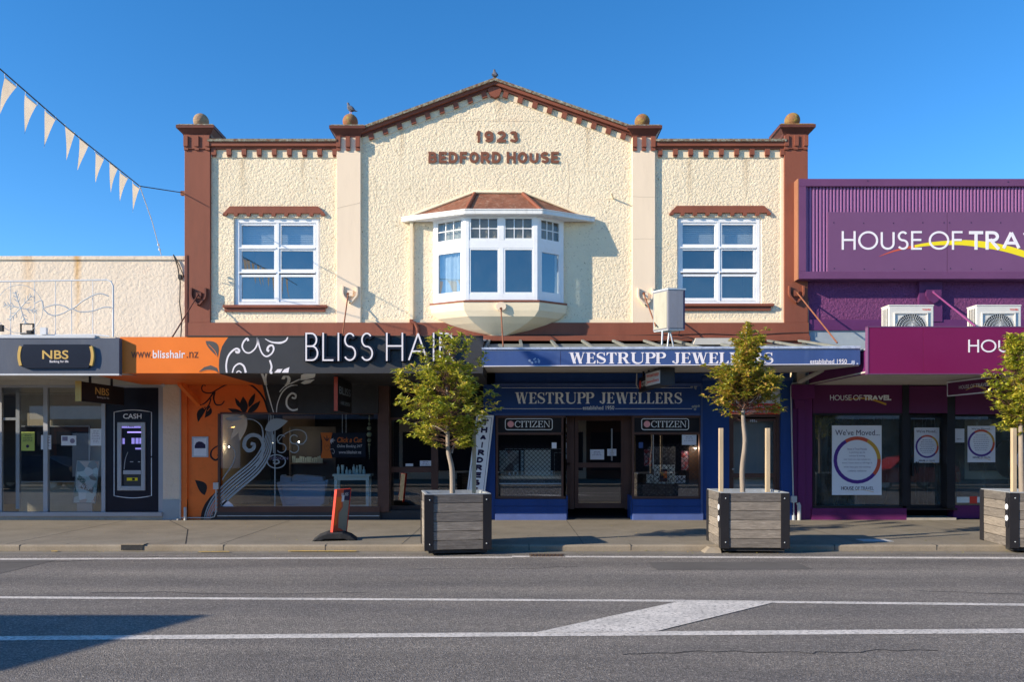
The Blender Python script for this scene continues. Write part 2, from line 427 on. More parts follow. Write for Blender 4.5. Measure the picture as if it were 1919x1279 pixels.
def holewall(mb, x0, x1, z0, z1, y, holes, reveal, thick=None):
    """front wall sheet at depth y with openings (x0,x1,z0,z1) whose reveals run back by reveal"""
    xs = sorted({x0, x1, *[h[0] for h in holes], *[h[1] for h in holes]}); zs = sorted({z0, z1, *[h[2] for h in holes], *[h[3] for h in holes]})
    def inh(a, b): return any(h[0] < a < h[1] and h[2] < b < h[3] for h in holes)
    for i in range(len(xs)-1):
        for j in range(len(zs)-1):
            if not inh((xs[i]+xs[i+1])/2, (zs[j]+zs[j+1])/2):
                mb.quad((xs[i], y, zs[j]), (xs[i+1], y, zs[j]), (xs[i+1], y, zs[j+1]), (xs[i], y, zs[j+1]))
    for a, b, c, d in holes:
        r = y+reveal
        mb.quad((a, y, c), (a, y, d), (a, r, d), (a, r, c)); mb.quad((b, y, c), (b, r, c), (b, r, d), (b, y, d))
        mb.quad((a, y, d), (b, y, d), (b, r, d), (a, r, d)); mb.quad((a, y, c), (a, r, c), (b, r, c), (b, y, c))
    return mb
def pxr(D, x0, y0, x1, y1): return (WX(x0, D), WX(x1, D), WZ(y1, D), WZ(y0, D))
# ================================================================ materials
CREAM = (.84, .72, .50); BROWN = (.245, .080, .048)
roughcast('cream_roughcast', (.89, .75, .54), (.38, .27, .15), 17, .95, .024,
          stain=[(WX(x, DF), w, (.60, .47, .31), WZ(y1, DF), WZ(y0, DF)) for x, w, y1, y0 in ((455, .10, 296, 400), (568, .06, 296, 380), (1292, .08, 296, 400), (1398, .12, 296, 390), (752, .07, 236, 330), (1102, .1, 236, 340), (935, .12, 180, 235))])
roughcast('beige_roughcast', (.80, .66, .51), (.66, .52, .38), 12, .7, .018,
          stain=[(WX(145, DF), .11, (.62, .33, .08), WZ(482, DF), WZ(640, DF)), (WX(52, DF), .2, (.72, .5, .3), WZ(482, DF), WZ(600, DF)), (WX(-40, DF), .15, (.7, .45, .2), WZ(482, DF), WZ(560, DF))])
roughcast('purple_roughcast', (.18, .055, .155), (.07, .02, .07), 16, 1.0, .035)
paint('cream_paint', (.86, .69, .51), .6, .05, 1.2, .1, (.55, .42, .3), .3, streak=True)
paint('cream_trim', (.86, .72, .50), .6, .05, 2, .2, (.6, .5, .35), .25)
paint('brown_paint', BROWN, .55, .13, 1.3, .2, (.12, .05, .035), .35, streak=True)
paint('brown_dark', (.14, .05, .035), .5, .15, 3, .2)
paint('lichen_stone', (.34, .22, .13), .9, .2, 5, .5, (.42, .33, .06), .9)
def lichen(name, base, c2, c3, s=14):
    m, t, out = nt(name); v = coords(t)
    a = ramp(t, noise(t, v, s, 6, .7), [(.42, base), (.52, c2), (.66, c3)])
    p = principled(t, out, a, .95, 0, .1); bump(t, p, noise(t, v, s*2, 6, .7), .8, .02); MATS[name] = m
lichen('lichen_grey', (.2, .11, .07), (.25, .24, .18), (.46, .44, .36), 16)
lichen('finial_red', (.32, .13, .07), (.3, .17, .09), (.36, .3, .07), 6)
lichen('finial_gold', (.26, .115, .06), (.27, .16, .07), (.40, .29, .07), 7)
lichen('finial_grey', (.3, .2, .14), (.36, .25, .16), (.3, .28, .2), 9)
paint('white_paint', (.82, .83, .85), .45, .04, 2, .1, (.5, .45, .38), .2)
paint('gutter_white', (.8, .79, .76), .5, .05, 4, .15, (.3, .28, .24), .5, streak=True)
paint('rust_tin', (.22, .09, .055), .6, .3, 5, .3, (.5, .38, .28), .7)
paint('orange_paint', (.90, .215, .03), .45, .06, 1.0, .08)
paint('orange_wall', (.86, .19, .035), .5, .08, 1.2, .1, (.3, .07, .02), .3)
paint('charcoal', (.055, .056, .06), .45, .1, 1.5, .08)
paint('charcoal_wall', (.045, .045, .048), .55, .15, 1.5, .1, (.12, .12, .11), .3)
paint('slate_fascia', (.095, .11, .145), .45, .12, 1.2, .1, (.17, .18, .2), .4, streak=True)
paint('navy', (.018, .062, .235), .4, .15, 1.4, .1, (.08, .12, .25), .3, streak=True)
paint('navy_fascia', (.055, .10, .26), .4, .18, .9, .1, (.13, .19, .36), .45, streak=True)
paint('navy_sign', (.02, .062, .235), .3, .06, 1.0, .05)
paint('blue_step', (.085, .13, .34), .5, .12, 2, .1, (.2, .25, .4), .3)
paint('flaked_white', (.46, .52, .64), .6, .2, 6, .3, (.06, .11, .28), 1.0)
paint('purple_panel', (.175, .075, .165), .4, .05, .8, .06)
paint('purple_trim', (.155, .058, .14), .4, .1, 1, .08)
paint('purple_rib', (.30, .13, .28), .35, .05, 1, .05)
paint('purple_wall', (.12, .032, .115), .5, .12, 1.2, .1)
paint('purple_shop', (.135, .022, .112), .5, .14, 1.2, .1, (.05, .01, .05), .3, streak=True)
paint('magenta', (.19, .012, .078), .35, .06, .8, .04)
paint('plum_board', (.12, .022, .09), .4, .05, 1, .04)
paint('soffit', (.55, .52, .46), .7, .1, 1.3, .1, (.3, .27, .2), .3)
paint('grey_wall', (.34, .39, .42), .6, .1, 1.2, .1, (.5, .5, .5), .3)
paint('green_grey', (.2, .22, .2), .6, .2, 2, .15, (.1, .1, .09), .4)
paint('alu', (.42, .43, .46), .4, .06, 1.5, .05, metal=.3)
paint('bronze_frame', (.115, .062, .048), .4, .15, 2, .06)
paint('dark_frame', (.022, .022, .026), .35, .1, 2, .05)
paint('white_pvc', (.66, .67, .68), .4, .04, 3, .05, (.4, .38, .33), .25)
paint('galv', (.5, .54, .57), .45, .12, 8, .08, (.35, .36, .36), .4, metal=.4)
paint('worn_tin_shade', (.24, .245, .28), .5, .1, 4, .12, (.2, .17, .14), .5, streak=True)  # light box tin, darkened in colour as its less lit front
paint('worn_tin_lit', (.42, .41, .33), .55, .1, 4, .12, (.2, .15, .1), .6, streak=True)  # same tin in a paler tone: light on the left face painted in
paint('ac_white', (.68, .66, .60), .4, .03, 3, .05)
paint('rod_rust', (.26, .10, .055), .7, .2, 8, .2)
paint('rod_purple', (.25, .06, .18), .5, .1, 8, .1)
paint('cable', (.05, .045, .04), .6, .1, 8, .1)
paint('rubber', (.035, .037, .04), .7, .15, 9, .2, (.15, .14, .12), .4)
paint('poster_white', (.84, .86, .90), .5, .02, 1, .02)
paint('paper', (.72, .76, .82), .6, .05, 9, .05)
paint('paper_green', (.42, .50, .12), .6, .05, 9, .05)
paint('board_white', (.90, .91, .92), .5, .04, 2, .05)
paint('lime_cut', (.30, .30, .24), .7, .1, 2, .1)
paint('stake_wood', (.55, .43, .28), .8, .15, 6, .3, (.3, .22, .13), .3, streak=True)
paint('bark', (.32, .27, .22), .9, .2, 12, .5, (.16, .13, .1), .4, streak=True)
paint('twig', (.18, .10, .07), .8, .2, 12, .3)
paint('soil', (.05, .038, .028), .95, .3, 30, .8)
paint('sofa_blue', (.42, .54, .72), .8, .05, 2, .1)
paint('table_teal', (.62, .76, .76), .6, .05, 2, .1)
paint('silver_vinyl', (.30, .35, .38), .5, .05, 2, .02)
paint('grey_vinyl', (.25, .28, .29), .5, .05, 2, .02)
paint('white_vinyl', (.86, .81, .83), .45, .02, 2, .02)
paint('serif_silver', (.86, .90, .90), .5, .03, 2, .02)
paint('black_vinyl', (.018, .016, .018), .5, .1, 2, .02)
paint('grey_leaf', (.10, .095, .09), .5, .1, 2, .02)
paint('gold', (.65, .42, .12), .4, .06, 5, .05)
paint('nbs_black', (.016, .018, .03), .3, .1, 2, .03)
paint('yellow_sign', (.9, .72, .02), .4, .02, 2, .02)
paint('red_sign', (.80, .07, .04), .45, .05, 2, .03)
paint('ring_violet', (.09, .035, .26), .4, .05, 2, .02)
paint('ring_red', (.62, .10, .05), .4, .05, 2, .02)
paint('ring_amber', (.62, .36, .05), .4, .05, 2, .02)
paint('ink', (.03, .02, .06), .5, .02, 2, .02)
paint('ink_grey', (.22, .2, .3), .5, .02, 2, .02)
paint('pink', (.85, .40, .40), .5, .05, 3, .03)
paint('letter_brown', (.21, .082, .05), .6, .15, 5, .3)
paint('canvas', (.92, .82, .70), .9, .05, 3, .1)
paint('cord_white', (.7, .7, .7), .7, .05, 3, .1)
paint('feather_grey', (.11, .115, .14), .7, .25, 25, .2)
paint('feather_dark', (.03, .032, .045), .6, .2, 25, .2)
paint('blind', (.62, .62, .60), .7, .04, 3, .05)
paint('curtain', (.55, .60, .60), .9, .1, 6, .1)
paint('curtain_tan', (.56, .48, .37), .9, .08, 4, .1)
paint('inside_wall', (.18, .165, .15), .9, .1, 1, .05)
paint('inside_warm', (.22, .18, .14), .9, .1, 1, .05)
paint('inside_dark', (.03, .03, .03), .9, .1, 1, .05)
paint('carpet', (.05, .045, .04), .95, .1, 3, .05)
paint('bead', (.35, .36, .22), .5, .1, 9, .1)
paint('product', (.66, .82, .80), .4, .1, 9, .05)
paint('red_item', (.45, .05, .05), .5, .3, 20, .05)
paint('display_white', (.80, .86, .82), .7, .1, 9, .05)
paint('display_blue', (.45, .62, .70), .6, .35, 6, .05)
paint('display_brown', (.12, .06, .035), .6, .3, 5, .05)
paint('cast_iron', (.10, .065, .045), .8, .3, 30, .5)
paint('pipe_grey', (.52, .53, .52), .5, .06, 3, .05, (.3, .28, .25), .3)
paint('disc_white', (.85, .86, .9), .3, .02, 3, .02)
flat('atm_screen', (.30, .26, .75), .3, emit=.45)
flat('atm_bar', (.45, .35, .95), .3, emit=.7)
flat('lamp_glow', (1.0, .55, .15), .4, emit=3.0)
flat('spot_glow', (1.0, .9, .75), .4, emit=5.0)
glass('upper_glass', (.72, .80, .86), .28, wob=.02, dirt=.04)
glass('lead_glass', (.7, .72, .7), .10, wob=.02, dirt=.1)
glass('shop_glass', (.88, .92, .92), .22, wob=.0)
glass('dusty_glass', (.74, .80, .78), .16, dirt=.12)
# posters with blotchy pictures
def blotch(name, cols, scale):
    m, t, out = nt(name); v = coords(t)
    n = N(t, 'ShaderNodeTexVoronoi'); n.inputs['Scale'].default_value = scale; L(t, v, n.inputs['Vector'])
    sp = N(t, 'ShaderNodeSeparateColor'); L(t, n.outputs['Color'], sp.inputs[0])
    k = len(cols); c = ramp(t, sp.outputs[0], [(i/(k-1) if k > 1 else 0, q) for i, q in enumerate(cols)])
    principled(t, out, c, .45, 0, .4); MATS[name] = m
blotch('poster_photo', [(.04, .14, .12), (.5, .65, .68), (.7, .8, .85), (.5, .3, .22), (.10, .22, .28)], 6)
blotch('jewel_photo', [(.14, .07, .05), (.45, .6, .66), (.62, .7, .7), (.3, .18, .14)], 5)
blotch('tray_mix', [(.03, .03, .05), (.3, .3, .33), (.5, .5, .5), (.35, .08, .1), (.1, .1, .12)], 28)
blotch('shelf_mix', [(.03, .03, .04), (.09, .08, .09), (.20, .20, .21), (.05, .045, .05), (.05, .05, .08)], 34)
blotch('bokeh_pic', [(.25, .02, .02), (.5, .1, .12), (.4, .4, .45), (.12, .02, .06)], 14)
# corrugated sheet is geometry; wood boards
m, t, out = nt('grey_timber'); v = coords(t, (1.2, 1.2, 14)); v1 = coords(t)
gi = N(t, 'ShaderNodeNewGeometry')
g = noise(t, v, 3.2, 8, .7, 1.2)
base = ramp(t, g, [(.25, (.11, .10, .09)), (.5, (.235, .215, .195)), (.75, (.40, .37, .335))])
isl = ramp(t, gi.outputs['Random Per Island'], [(0, (.55, .55, .56)), (1, (1.3, 1.24, 1.14))])
base = mixc(t, 1.0, base, isl, 'MULTIPLY')
knots = ramp(t, noise(t, coords(t, (2.2, 2.2, 7)), 1.7, 2), [(.68, 0), (.74, .7)])
base = mixc(t, knots, base, (.06, .05, .045))
p = principled(t, out, base, .8, 0, .2); bump(t, p, g, .5, .012); MATS['grey_timber'] = m
# leaves
def leafmat(name, cols):
    m, t, out = nt(name); gi = N(t, 'ShaderNodeNewGeometry')
    n = noise(t, coords(t), 1.8, 2)
    ad = N(t, 'ShaderNodeMath', operation='MULTIPLY_ADD'); L(t, n, ad.inputs[0]); ad.inputs[1].default_value = .5
    mu = N(t, 'ShaderNodeMath', operation='MULTIPLY'); L(t, gi.outputs['Random Per Island'], mu.inputs[0]); mu.inputs[1].default_value = .75
    sb = N(t, 'ShaderNodeMath', operation='SUBTRACT'); L(t, mu.outputs[0], sb.inputs[0]); sb.inputs[1].default_value = .12
    L(t, sb.outputs[0], ad.inputs[2])
    c = ramp(t, ad.outputs[0], cols)
    d = N(t, 'ShaderNodeBsdfDiffuse'); L(t, c, d.inputs[0])
    tr = N(t, 'ShaderNodeBsdfTranslucent'); tc = mixc(t, .5, c, (.35, .38, .03)); L(t, tc, tr.inputs[0])
    gl = N(t, 'ShaderNodeBsdfGlossy'); gl.inputs['Roughness'].default_value = .38; gl.inputs[0].default_value = (1, 1, 1, 1)
    m1 = N(t, 'ShaderNodeMixShader'); m1.inputs[0].default_value = .42; L(t, d.outputs[0], m1.inputs[1]); L(t, tr.outputs[0], m1.inputs[2])
    m2 = N(t, 'ShaderNodeMixShader'); m2.inputs[0].default_value = .06; L(t, m1.outputs[0], m2.inputs[1]); L(t, gl.outputs[0], m2.inputs[2])
    L(t, m2.outputs[0], out.inputs['Surface']); MATS[name] = m
leafmat('leaf', [(0, (.05, .08, .01)), (.28, (.18, .24, .02)), (.55, (.47, .48, .04)), (.82, (.82, .70, .09)), (1, (.70, .36, .12))])
leafmat('leaf_autumn', [(0, (.06, .09, .012)), (.25, (.18, .22, .02)), (.5, (.44, .43, .04)), (.78, (.66, .42, .07)), (1, (.50, .20, .08))])
# asphalt, concrete
m, t, out = nt('asphalt'); v = coords(t)
fine = noise(t, v, 90, 3, .7); mid = noise(t, coords(t, (.35, 1.5, 1)), 1.1, 5, .65); band = noise(t, coords(t, (.03, 1, 1)), .9, 3)
vo = N(t, 'ShaderNodeTexVoronoi'); vo.inputs['Scale'].default_value = 75; L(t, v, vo.inputs['Vector'])
sp = N(t, 'ShaderNodeSeparateColor'); L(t, vo.outputs['Color'], sp.inputs[0])
stone = ramp(t, sp.outputs[0], [(0, (.13, .120, .108)), (.5, (.208, .193, .175)), (.85, (.28, .258, .232)), (1, (.42, .39, .35))])
tone = ramp(t, mid, [(.3, (.78, .78, .8)), (.7, (1.12, 1.1, 1.07))])
tone2 = ramp(t, band, [(.35, (.86, .86, .88)), (.65, (1.08, 1.07, 1.05))])
c = mixc(t, 1, stone, tone, 'MULTIPLY'); c = mixc(t, 1, c, tone2, 'MULTIPLY')
sy = N(t, 'ShaderNodeSeparateXYZ'); wob = noise(t, coords(t, (.12, 1, 1)), 1.2, 3)
L(t, v, sy.inputs[0]); ya = N(t, 'ShaderNodeMath', operation='MULTIPLY_ADD'); L(t, wob, ya.inputs[0]); ya.inputs[1].default_value = .5; L(t, sy.outputs[1], ya.inputs[2])
for yc, wd, am in ((11.05, .42, .84), (12.75, .42, .86), (6.9, .42, .87), (5.2, .45, .87), (11.9, .25, 1.10), (6.05, .25, 1.08)):     # wheel tracks and the oil line between them
    su = N(t, 'ShaderNodeMath', operation='SUBTRACT'); L(t, ya.outputs[0], su.inputs[0]); su.inputs[1].default_value = yc+.25
    ab = N(t, 'ShaderNodeMath', operation='ABSOLUTE'); L(t, su.outputs[0], ab.inputs[0])
    mr = N(t, 'ShaderNodeMapRange', interpolation_type='SMOOTHSTEP'); L(t, ab.outputs[0], mr.inputs[0]); mr.inputs[1].default_value = wd*.3; mr.inputs[2].default_value = wd*1.3; mr.inputs[3].default_value = .8; mr.inputs[4].default_value = 0
    c = mixc(t, mr.outputs[0], c, mixc(t, 1, c, (am, am, am*1.01), 'MULTIPLY'))
spots = ramp(t, noise(t, coords(t, (.8, 1.2, 1)), 2.4, 7, .75), [(.66, 0), (.74, .5)]); c = mixc(t, spots, c, (.06, .055, .05))
lt = ramp(t, noise(t, coords(t, (.5, 1, 1)), 1.6, 8, .8), [(.58, 0), (.8, .35)]); c = mixc(t, lt, c, (.30, .28, .25))
p = principled(t, out, c, .85, 0, .25)
hh = N(t, 'ShaderNodeMath', operation='ADD'); L(t, fine, hh.inputs[0]); L(t, vo.outputs['Distance'], hh.inputs[1])
bump(t, p, hh.outputs[0], .7, .012); MATS['asphalt'] = m
def roadpaint(name, col, wear=.5):
    m, t, out = nt(name); v = coords(t)
    f = ramp(t, noise(t, coords(t, (1, 1.6, 1)), 22, 9, .8), [(.40, 0), (.50, 1)])
    f2 = ramp(t, noise(t, v, 2.5, 4), [(.3, (.74, .74, .73)), (.7, (1.05, 1.04, 1.02))])
    c = mixc(t, 1, col, f2, 'MULTIPLY'); c = mixc(t, f, (.2, .19, .175), c)
    p = principled(t, out, c, .75, 0, .25); bump(t, p, noise(t, v, 80, 3), .5, .01); MATS[name] = m
roadpaint('road_white', (.76, .72, .67)); roadpaint('road_yellow', (.62, .42, .10))
def concrete(name, a, b, studs=False, rough=.9):
    m, t, out = nt(name); v = coords(t)
    n1 = noise(t, v, 1.2, 6, .7); n2 = noise(t, v, 45, 4, .7)
    c = ramp(t, n1, [(.3, a), (.7, b)])
    s = ramp(t, noise(t, coords(t, (1, 1.6, 1)), 3.5, 8, .78), [(.55, 0), (.72, .45)])
    c = mixc(t, s, c, tuple(x*.55 for x in a))
    g = ramp(t, n2, [(.2, (.8, .8, .8)), (.8, (1.15, 1.15, 1.15))]); c = mixc(t, 1, c, g, 'MULTIPLY')
    p = principled(t, out, c, rough, 0, .2)
    if studs:      # stamped dimple finish
        vo = N(t, 'ShaderNodeTexVoronoi'); vo.inputs['Scale'].default_value = 6.5; vo.inputs['Randomness'].default_value = .12; L(t, v, vo.inputs['Vector'])
        d = ramp(t, vo.outputs['Distance'], [(.1, 1), (.26, 0)])
        k = ramp(t, noise(t, v, .6, 2), [(.36, 0), (.55, .6)])
        f = N(t, 'ShaderNodeMath', operation='MULTIPLY'); L(t, d, f.inputs[0]); L(t, k, f.inputs[1])
        c2 = mixc(t, f.outputs[0], c, (.07, .062, .05)); L(t, c2, p.inputs['Base Color'])
    if studs:
        gum = N(t, 'ShaderNodeTexVoronoi'); gum.inputs['Scale'].default_value = 1.5; L(t, v, gum.inputs['Vector'])
        gs = ramp(t, gum.outputs['Distance'], [(.035, .7), (.05, 0)]); c3 = mixc(t, gs, c2, (.06, .055, .05)); L(t, c3, p.inputs['Base Color'])
    bump(t, p, n2, .5, .008); MATS[name] = m
concrete('footpath_mix', (.20, .178, .142), (.275, .247, .20), True)
concrete('kerb_concrete', (.27, .225, .165), (.36, .31, .24))
concrete('channel', (.19, .175, .15), (.27, .25, .215))
concrete('plinth', (.36, .33, .28), (.46, .43, .37))
concrete('ground_mix', (.15, .14, .12), (.2, .19, .17))
paint('end_brown', (.34, .15, .085), .5, .08, 2, .1)
paint('rafter_grey', (.20, .21, .19), .7, .2, 4, .1)

concrete('asphalt_patch', (.115, .108, .10), (.15, .14, .13)); concrete('asphalt_pale', (.19, .178, .16), (.235, .22, .20))
paint('grille_dark', (.05, .042, .04), .5, .1, 4, .05)

m, t, out = nt('pennant_cloth'); d = N(t, 'ShaderNodeBsdfDiffuse'); tr = N(t, 'ShaderNodeBsdfTranslucent'); c = ramp(t, noise(t, coords(t), 3, 3), [(.3, (.56, .47, .37)), (.7, (.66, .56, .45))]); L(t, c, d.inputs[0]); L(t, c, tr.inputs[0])
mx = N(t, 'ShaderNodeMixShader'); mx.inputs[0].default_value = .5; L(t, d.outputs[0], mx.inputs[1]); L(t, tr.outputs[0], mx.inputs[2]); L(t, mx.outputs[0], out.inputs['Surface']); MATS['pennant_cloth'] = m
paint('crack_line', (.55, .44, .32), .8, .1, 4, .05)
# ================================================================ the street
mb = MB(); mb.quad((-300, -200, -.03), (300, -200, -.03), (300, 300, -.03), (-300, 300, -.03)); struct('ground', mb, 'ground_mix', False)
KY = 14.3                                          # far kerb face
def camber(y): return 0.055*max(0, 1-((y-8.9)/5.4)**2)
mb = MB(); ys = [2.9+i*(13.95-2.9)/14 for i in range(15)]
# the carriageway is a shallow crowned sheet; kept flat enough that markings lie on it
def RZ(y): return 0.0
mb.quad((-120, 3.3, 0), (120, 3.3, 0), (120, 13.85, 0), (-120, 13.85, 0)); struct('road', mb, 'asphalt', False)
mb = MB(); mb.quad((-120, 13.85, .004), (120, 13.85, .004), (120, KY, -.012), (-120, KY, -.012)); struct('gutter_channel', mb, 'channel', False)
for nm, ka, kb, fa, fb in (('kerb', KY, KY+.16, KY+.16, 26.0), ('kerb', 3.14, 3.3, -3.3, 3.14)):
    mb = MB(); mb.box(-120, 120, ka, kb, -.03, PZ+.004); o = struct(nm, mb, 'kerb_concrete')
    bv = o.modifiers.new('worn edge', 'BEVEL'); bv.width = .03; bv.segments = 3
    mb = MB(); mb.quad((-120, fa, PZ), (120, fa, PZ), (120, fb, PZ), (-120, fb, PZ)); struct('footpath', mb, 'footpath_mix', False)
for i in range(-12, 13):
    mb = MB(); mb.box(i*1.83+.3, i*1.83+.312, KY-.002, KY+.163, .01, PZ+.006); struct('kerb_line', mb, 'rubber')
# markings
def mark(pts, mat='road_white', z=.005, name='road_marking'):
    """road paint given by rows and columns of the picture turned into road points"""
    P = []
    for x, y in pts:
        D = HC*F/(y-HY); P.append((WX(x, D), D, z))
    mb = MB(); mb.add(P, [tuple(range(len(P)))]); o = struct(name, mb, mat, False); return o
mark([(-200, 1051.6), (960, 1047.2), (960, 1044.6), (-200, 1048.4)])
mark([(960, 1045.9), (2100, 1049.4), (2100, 1046.2), (960, 1043.2)])
mark([(-200, 1122.3), (1270, 1129.6), (1270, 1126.0), (-200, 1118.3)])
mark([(1270, 1129.8), (2100, 1139.4), (2100, 1134.8), (1270, 1126.0)])
mark([(-200, 1204.0), (1000, 1194.6), (1000, 1186.8), (-200, 1196.0)])
mark([(1000, 1194.6), (2100, 1187.6), (2100, 1178.6), (1000, 1186.8)])
mark([(1002, 1188), (1228, 1186), (1452, 1130.6), (1278, 1128.0)], z=.008)
mark([(540, 1035.4), (668, 1035.4), (668, 1033.8), (540, 1033.8)], 'road_yellow', .012)
mark([(372, 1036.6), (430, 1036.6), (430, 1035.2), (372, 1035.2)], 'road_yellow', .012)
mark([(96, 1035.6), (108, 1035.6), (108, 1034.0), (96, 1034.0)], 'road_yellow', .012)
# tar seams and joints
def seam(pts, w, mat, name, z):
    mb = MB(); fr = Fr((0, 0, z), (1, 0, 0), (0, 1, 0), (0, 0, 1)); mb.ribbon(fr, pts, w, 0, .001); o = struct(name, mb, mat); return o
seam([(WX(376, 15.2), 14.5), (WX(352, 17), 17.0), (WX(318, 19), 19.0)], .02, 'rubber', 'footpath_line', PZ+.001)
seam([(WX(-300, 13), 12.4), (WX(120, 13), 12.95), (WX(300, 13.6), 13.55)], .02, 'rubber', 'road_line', .003)
for i, x in enumerate((-9.2, -5.3, -2.0, 1.3, 6.4, 9.9)):
    seam([(x, KY+.17), (x+.01, 15.9+.3*(i % 2)), (x, 19.0)], .008, 'rubber', 'footpath_line', PZ+.001)
# repairs: an older patch, a trench reinstatement and wandering cracks
def patch(pts, mat, z, name='road_patch'):
    r_ = random.Random(len(name)+int(pts[0][0]*7)); P = []
    for (a, b), (c_, d_) in zip(pts, pts[1:]+pts[:1]):
        for k in range(8): P.append((a+(c_-a)*k/8+r_.uniform(-.015, .015), b+(d_-b)*k/8+r_.uniform(-.015, .015), z))
    mb = MB(); mb.add(P, [tuple(range(len(P)))]); struct(name, mb, mat, False)
patch([(2.2, 12.1), (4.6, 12.15), (4.6, 12.95), (2.2, 12.9)], 'asphalt_patch', .003)
patch([(-8.5, 10.3), (-7.6, 10.3), (-7.5, 13.2), (-8.4, 13.2)], 'asphalt_patch', .003)
for k, (xa_, ya_, n_) in enumerate(((-5.4, 10.2, 26), (-1.5, 12.2, 20), (5.2, 10.4, 24), (1.0, 7.2, 22), (-2.8, 6.2, 16))):
    r_ = random.Random(k+40); P = [(xa_, ya_)]
    for i in range(n_): P.append((P[-1][0]+r_.uniform(.05, .22), P[-1][1]+r_.uniform(-.07, .07)))
    seam(P, .012, 'rubber', 'road_line', .0035)
mb = MB(); mb.box(WX(1612, 15.0), WX(1668, 15.0), 14.85, 15.2, PZ, PZ+.008); o = MB(); o.box(WX(1617, 15.0), WX(1663, 15.0), 14.89, 15.16, PZ+.008, PZ+.012)
t_ = thing('service_cover', 'grey service cover set in the footpath between two planters', 'service cover', (WX(1640, 15), 15, PZ)); build('frame', mb, 'galv', t_); build('lid', o, 'pipe_grey', t_)
mb = MB()
x0, x1 = WX(994, 13.65), WX(1056, 13.65)
fr = Fr((0, 0, .003), (1, 0, 0), (0, 1, 0), (0, 0, 1))
for k in range(9):
    xa = x0+(x1-x0)*k/9; mb.rect(fr, xa+.005, 13.55, xa+(x1-x0)/9-.018, 13.78, 0, .008)
mb.rect(fr, x0-.02, 13.5, x1+.02, 13.545, 0, .010); mb.rect(fr, x0-.02, 13.785, x1+.02, 13.83, 0, .010)
tag(build('drain_grate', mb, 'cast_iron'), 'rusty iron drain grate in the road beside the first planter', 'drain grate')
mb = MB(); mb.box(WX(228, KY), WX(268, KY), KY-.012, KY+.1, .02, PZ+.002); mb2 = MB(); mb2.box(WX(226, KY), WX(270, KY), KY-.02, KY+.17, PZ+.008, PZ+.022)
t_ = thing('kerb_inlet', 'dark drain slot cut in the kerb in front of the bank', 'kerb drain', (WX(248, KY), KY, .02))
build('slot', mb, 'rubber', t_); build('lintel', mb2, 'kerb_concrete', t_)
# fallen leaves and litter grit in the channel
rnd = random.Random(3); mb = MB()
for i in range(260):
    x = rnd.uniform(-11, 11); y = rnd.gauss(14.1, .12) if rnd.random() < .6 else rnd.uniform(14.6, 19); zb = PZ if y > KY else 0.005
    if y > KY and y < KY+.16: continue
    s = rnd.uniform(.008, .022); g = rnd.uniform(0, 6.3)
    dx, dy = cos(g)*s, sin(g)*s
    mb.add([(x-dx, y-dy, zb+.003), (x+dy*.5, y-dx*.5, zb+.010), (x+dx, y+dy, zb+.004), (x-dy*.5, y+dx*.5, zb+.005)], [(0, 1, 2, 3)])
o = build('leaf_litter', mb, 'leaf_autumn', recalc=False); o['kind'] = 'stuff'

# ================================================================ two storey building
BL = thing('two_storey_building', 'cream roughcast two storey building with brown gable parapet and bay window', 'building', (WX(930, DF), DF, 0))
f0 = front(DF)
G = {}
# roughcast wall with window openings and gable
mb = MB()
WINL = pxr(DF, 438, 408, 600, 573); WINR = pxr(DF, 1269, 407, 1428, 571); BAYH = pxr(DF, 836, 425, 1040, 556)
holewall(mb, WX(350, DF), WX(1510, DF), WZ(640, DF), WZ(281, DF), DF, [WINL, WINR, BAYH], .16)
gp = px(f0, [(677, 281), (1184, 281), (1184, 258), (1184, 250), (927, 160), (677, 250), (677, 258)])
mb.add([f0.pt(a, b, 0) for a, b in gp], [tuple(range(len(gp)))])
build('wall', mb, 'cream_roughcast', BL, recalc=False)
# shell behind
xl, xr = WX(350, DF), WX(1510, DF); zt = WZ(281, DF)
mb = MB(); mb.box(xl, xl+.2, DF+.02, 31, 0, zt); mb.box(xr-.2, xr, DF+.02, 31, 0, zt); mb.box(xl, xr, 31, 31.2, 0, zt); build('side_wall', mb, 'cream_trim', BL)
mb = MB(); mb.box(xl+.21, xr-.21, DF+.25, 30.9, zt-.5, zt-.35); build('roof', mb, 'galv', BL)
mb = MB(); mb.prism(f0, px(f0, [(677, 300), (1184, 300), (1184, 250), (927, 160), (677, 250)]), -.04, -.25); build('gable_back', mb, 'cream_trim', BL)
mb = MB(); mb.box(xl+.25, xr-.25, DF+.3, 23.5, WZ(612, DF), WZ(600, DF)); mb.box(xl+.25, xr-.25, 23.5, 23.6, WZ(600, DF), zt-.5)
mb.box(WX(655, DF), WX(660, DF), DF+.3, 23.5, WZ(600, DF), zt-.55); mb.box(WX(1203, DF), WX(1209, DF), DF+.3, 23.5, WZ(600, DF), zt-.55); mb.box(xl+.25, xr-.25, DF+.3, 23.5, WZ(372, DF), WZ(368, DF))
build('upstairs_room', mb, 'inside_wall', BL)
# smooth margins round the roughcast panels
mb = MB()
for a, b in ((396, 632), (1227, 1470)): mb.pbox(DF, a, 281, b, 296, .002, .018)
for a, b in ((396, 632), (1227, 1470)): mb.pbox(DF, a, 600, b, 606, .0, .03)
mb.pbox(DF, 677, 600, 1184, 606, .0, .03); mb.pbox(DF, 1463, 281, 1468, 600, .0, .02)
build_each('panel_margin', mb, 'cream_trim', BL)
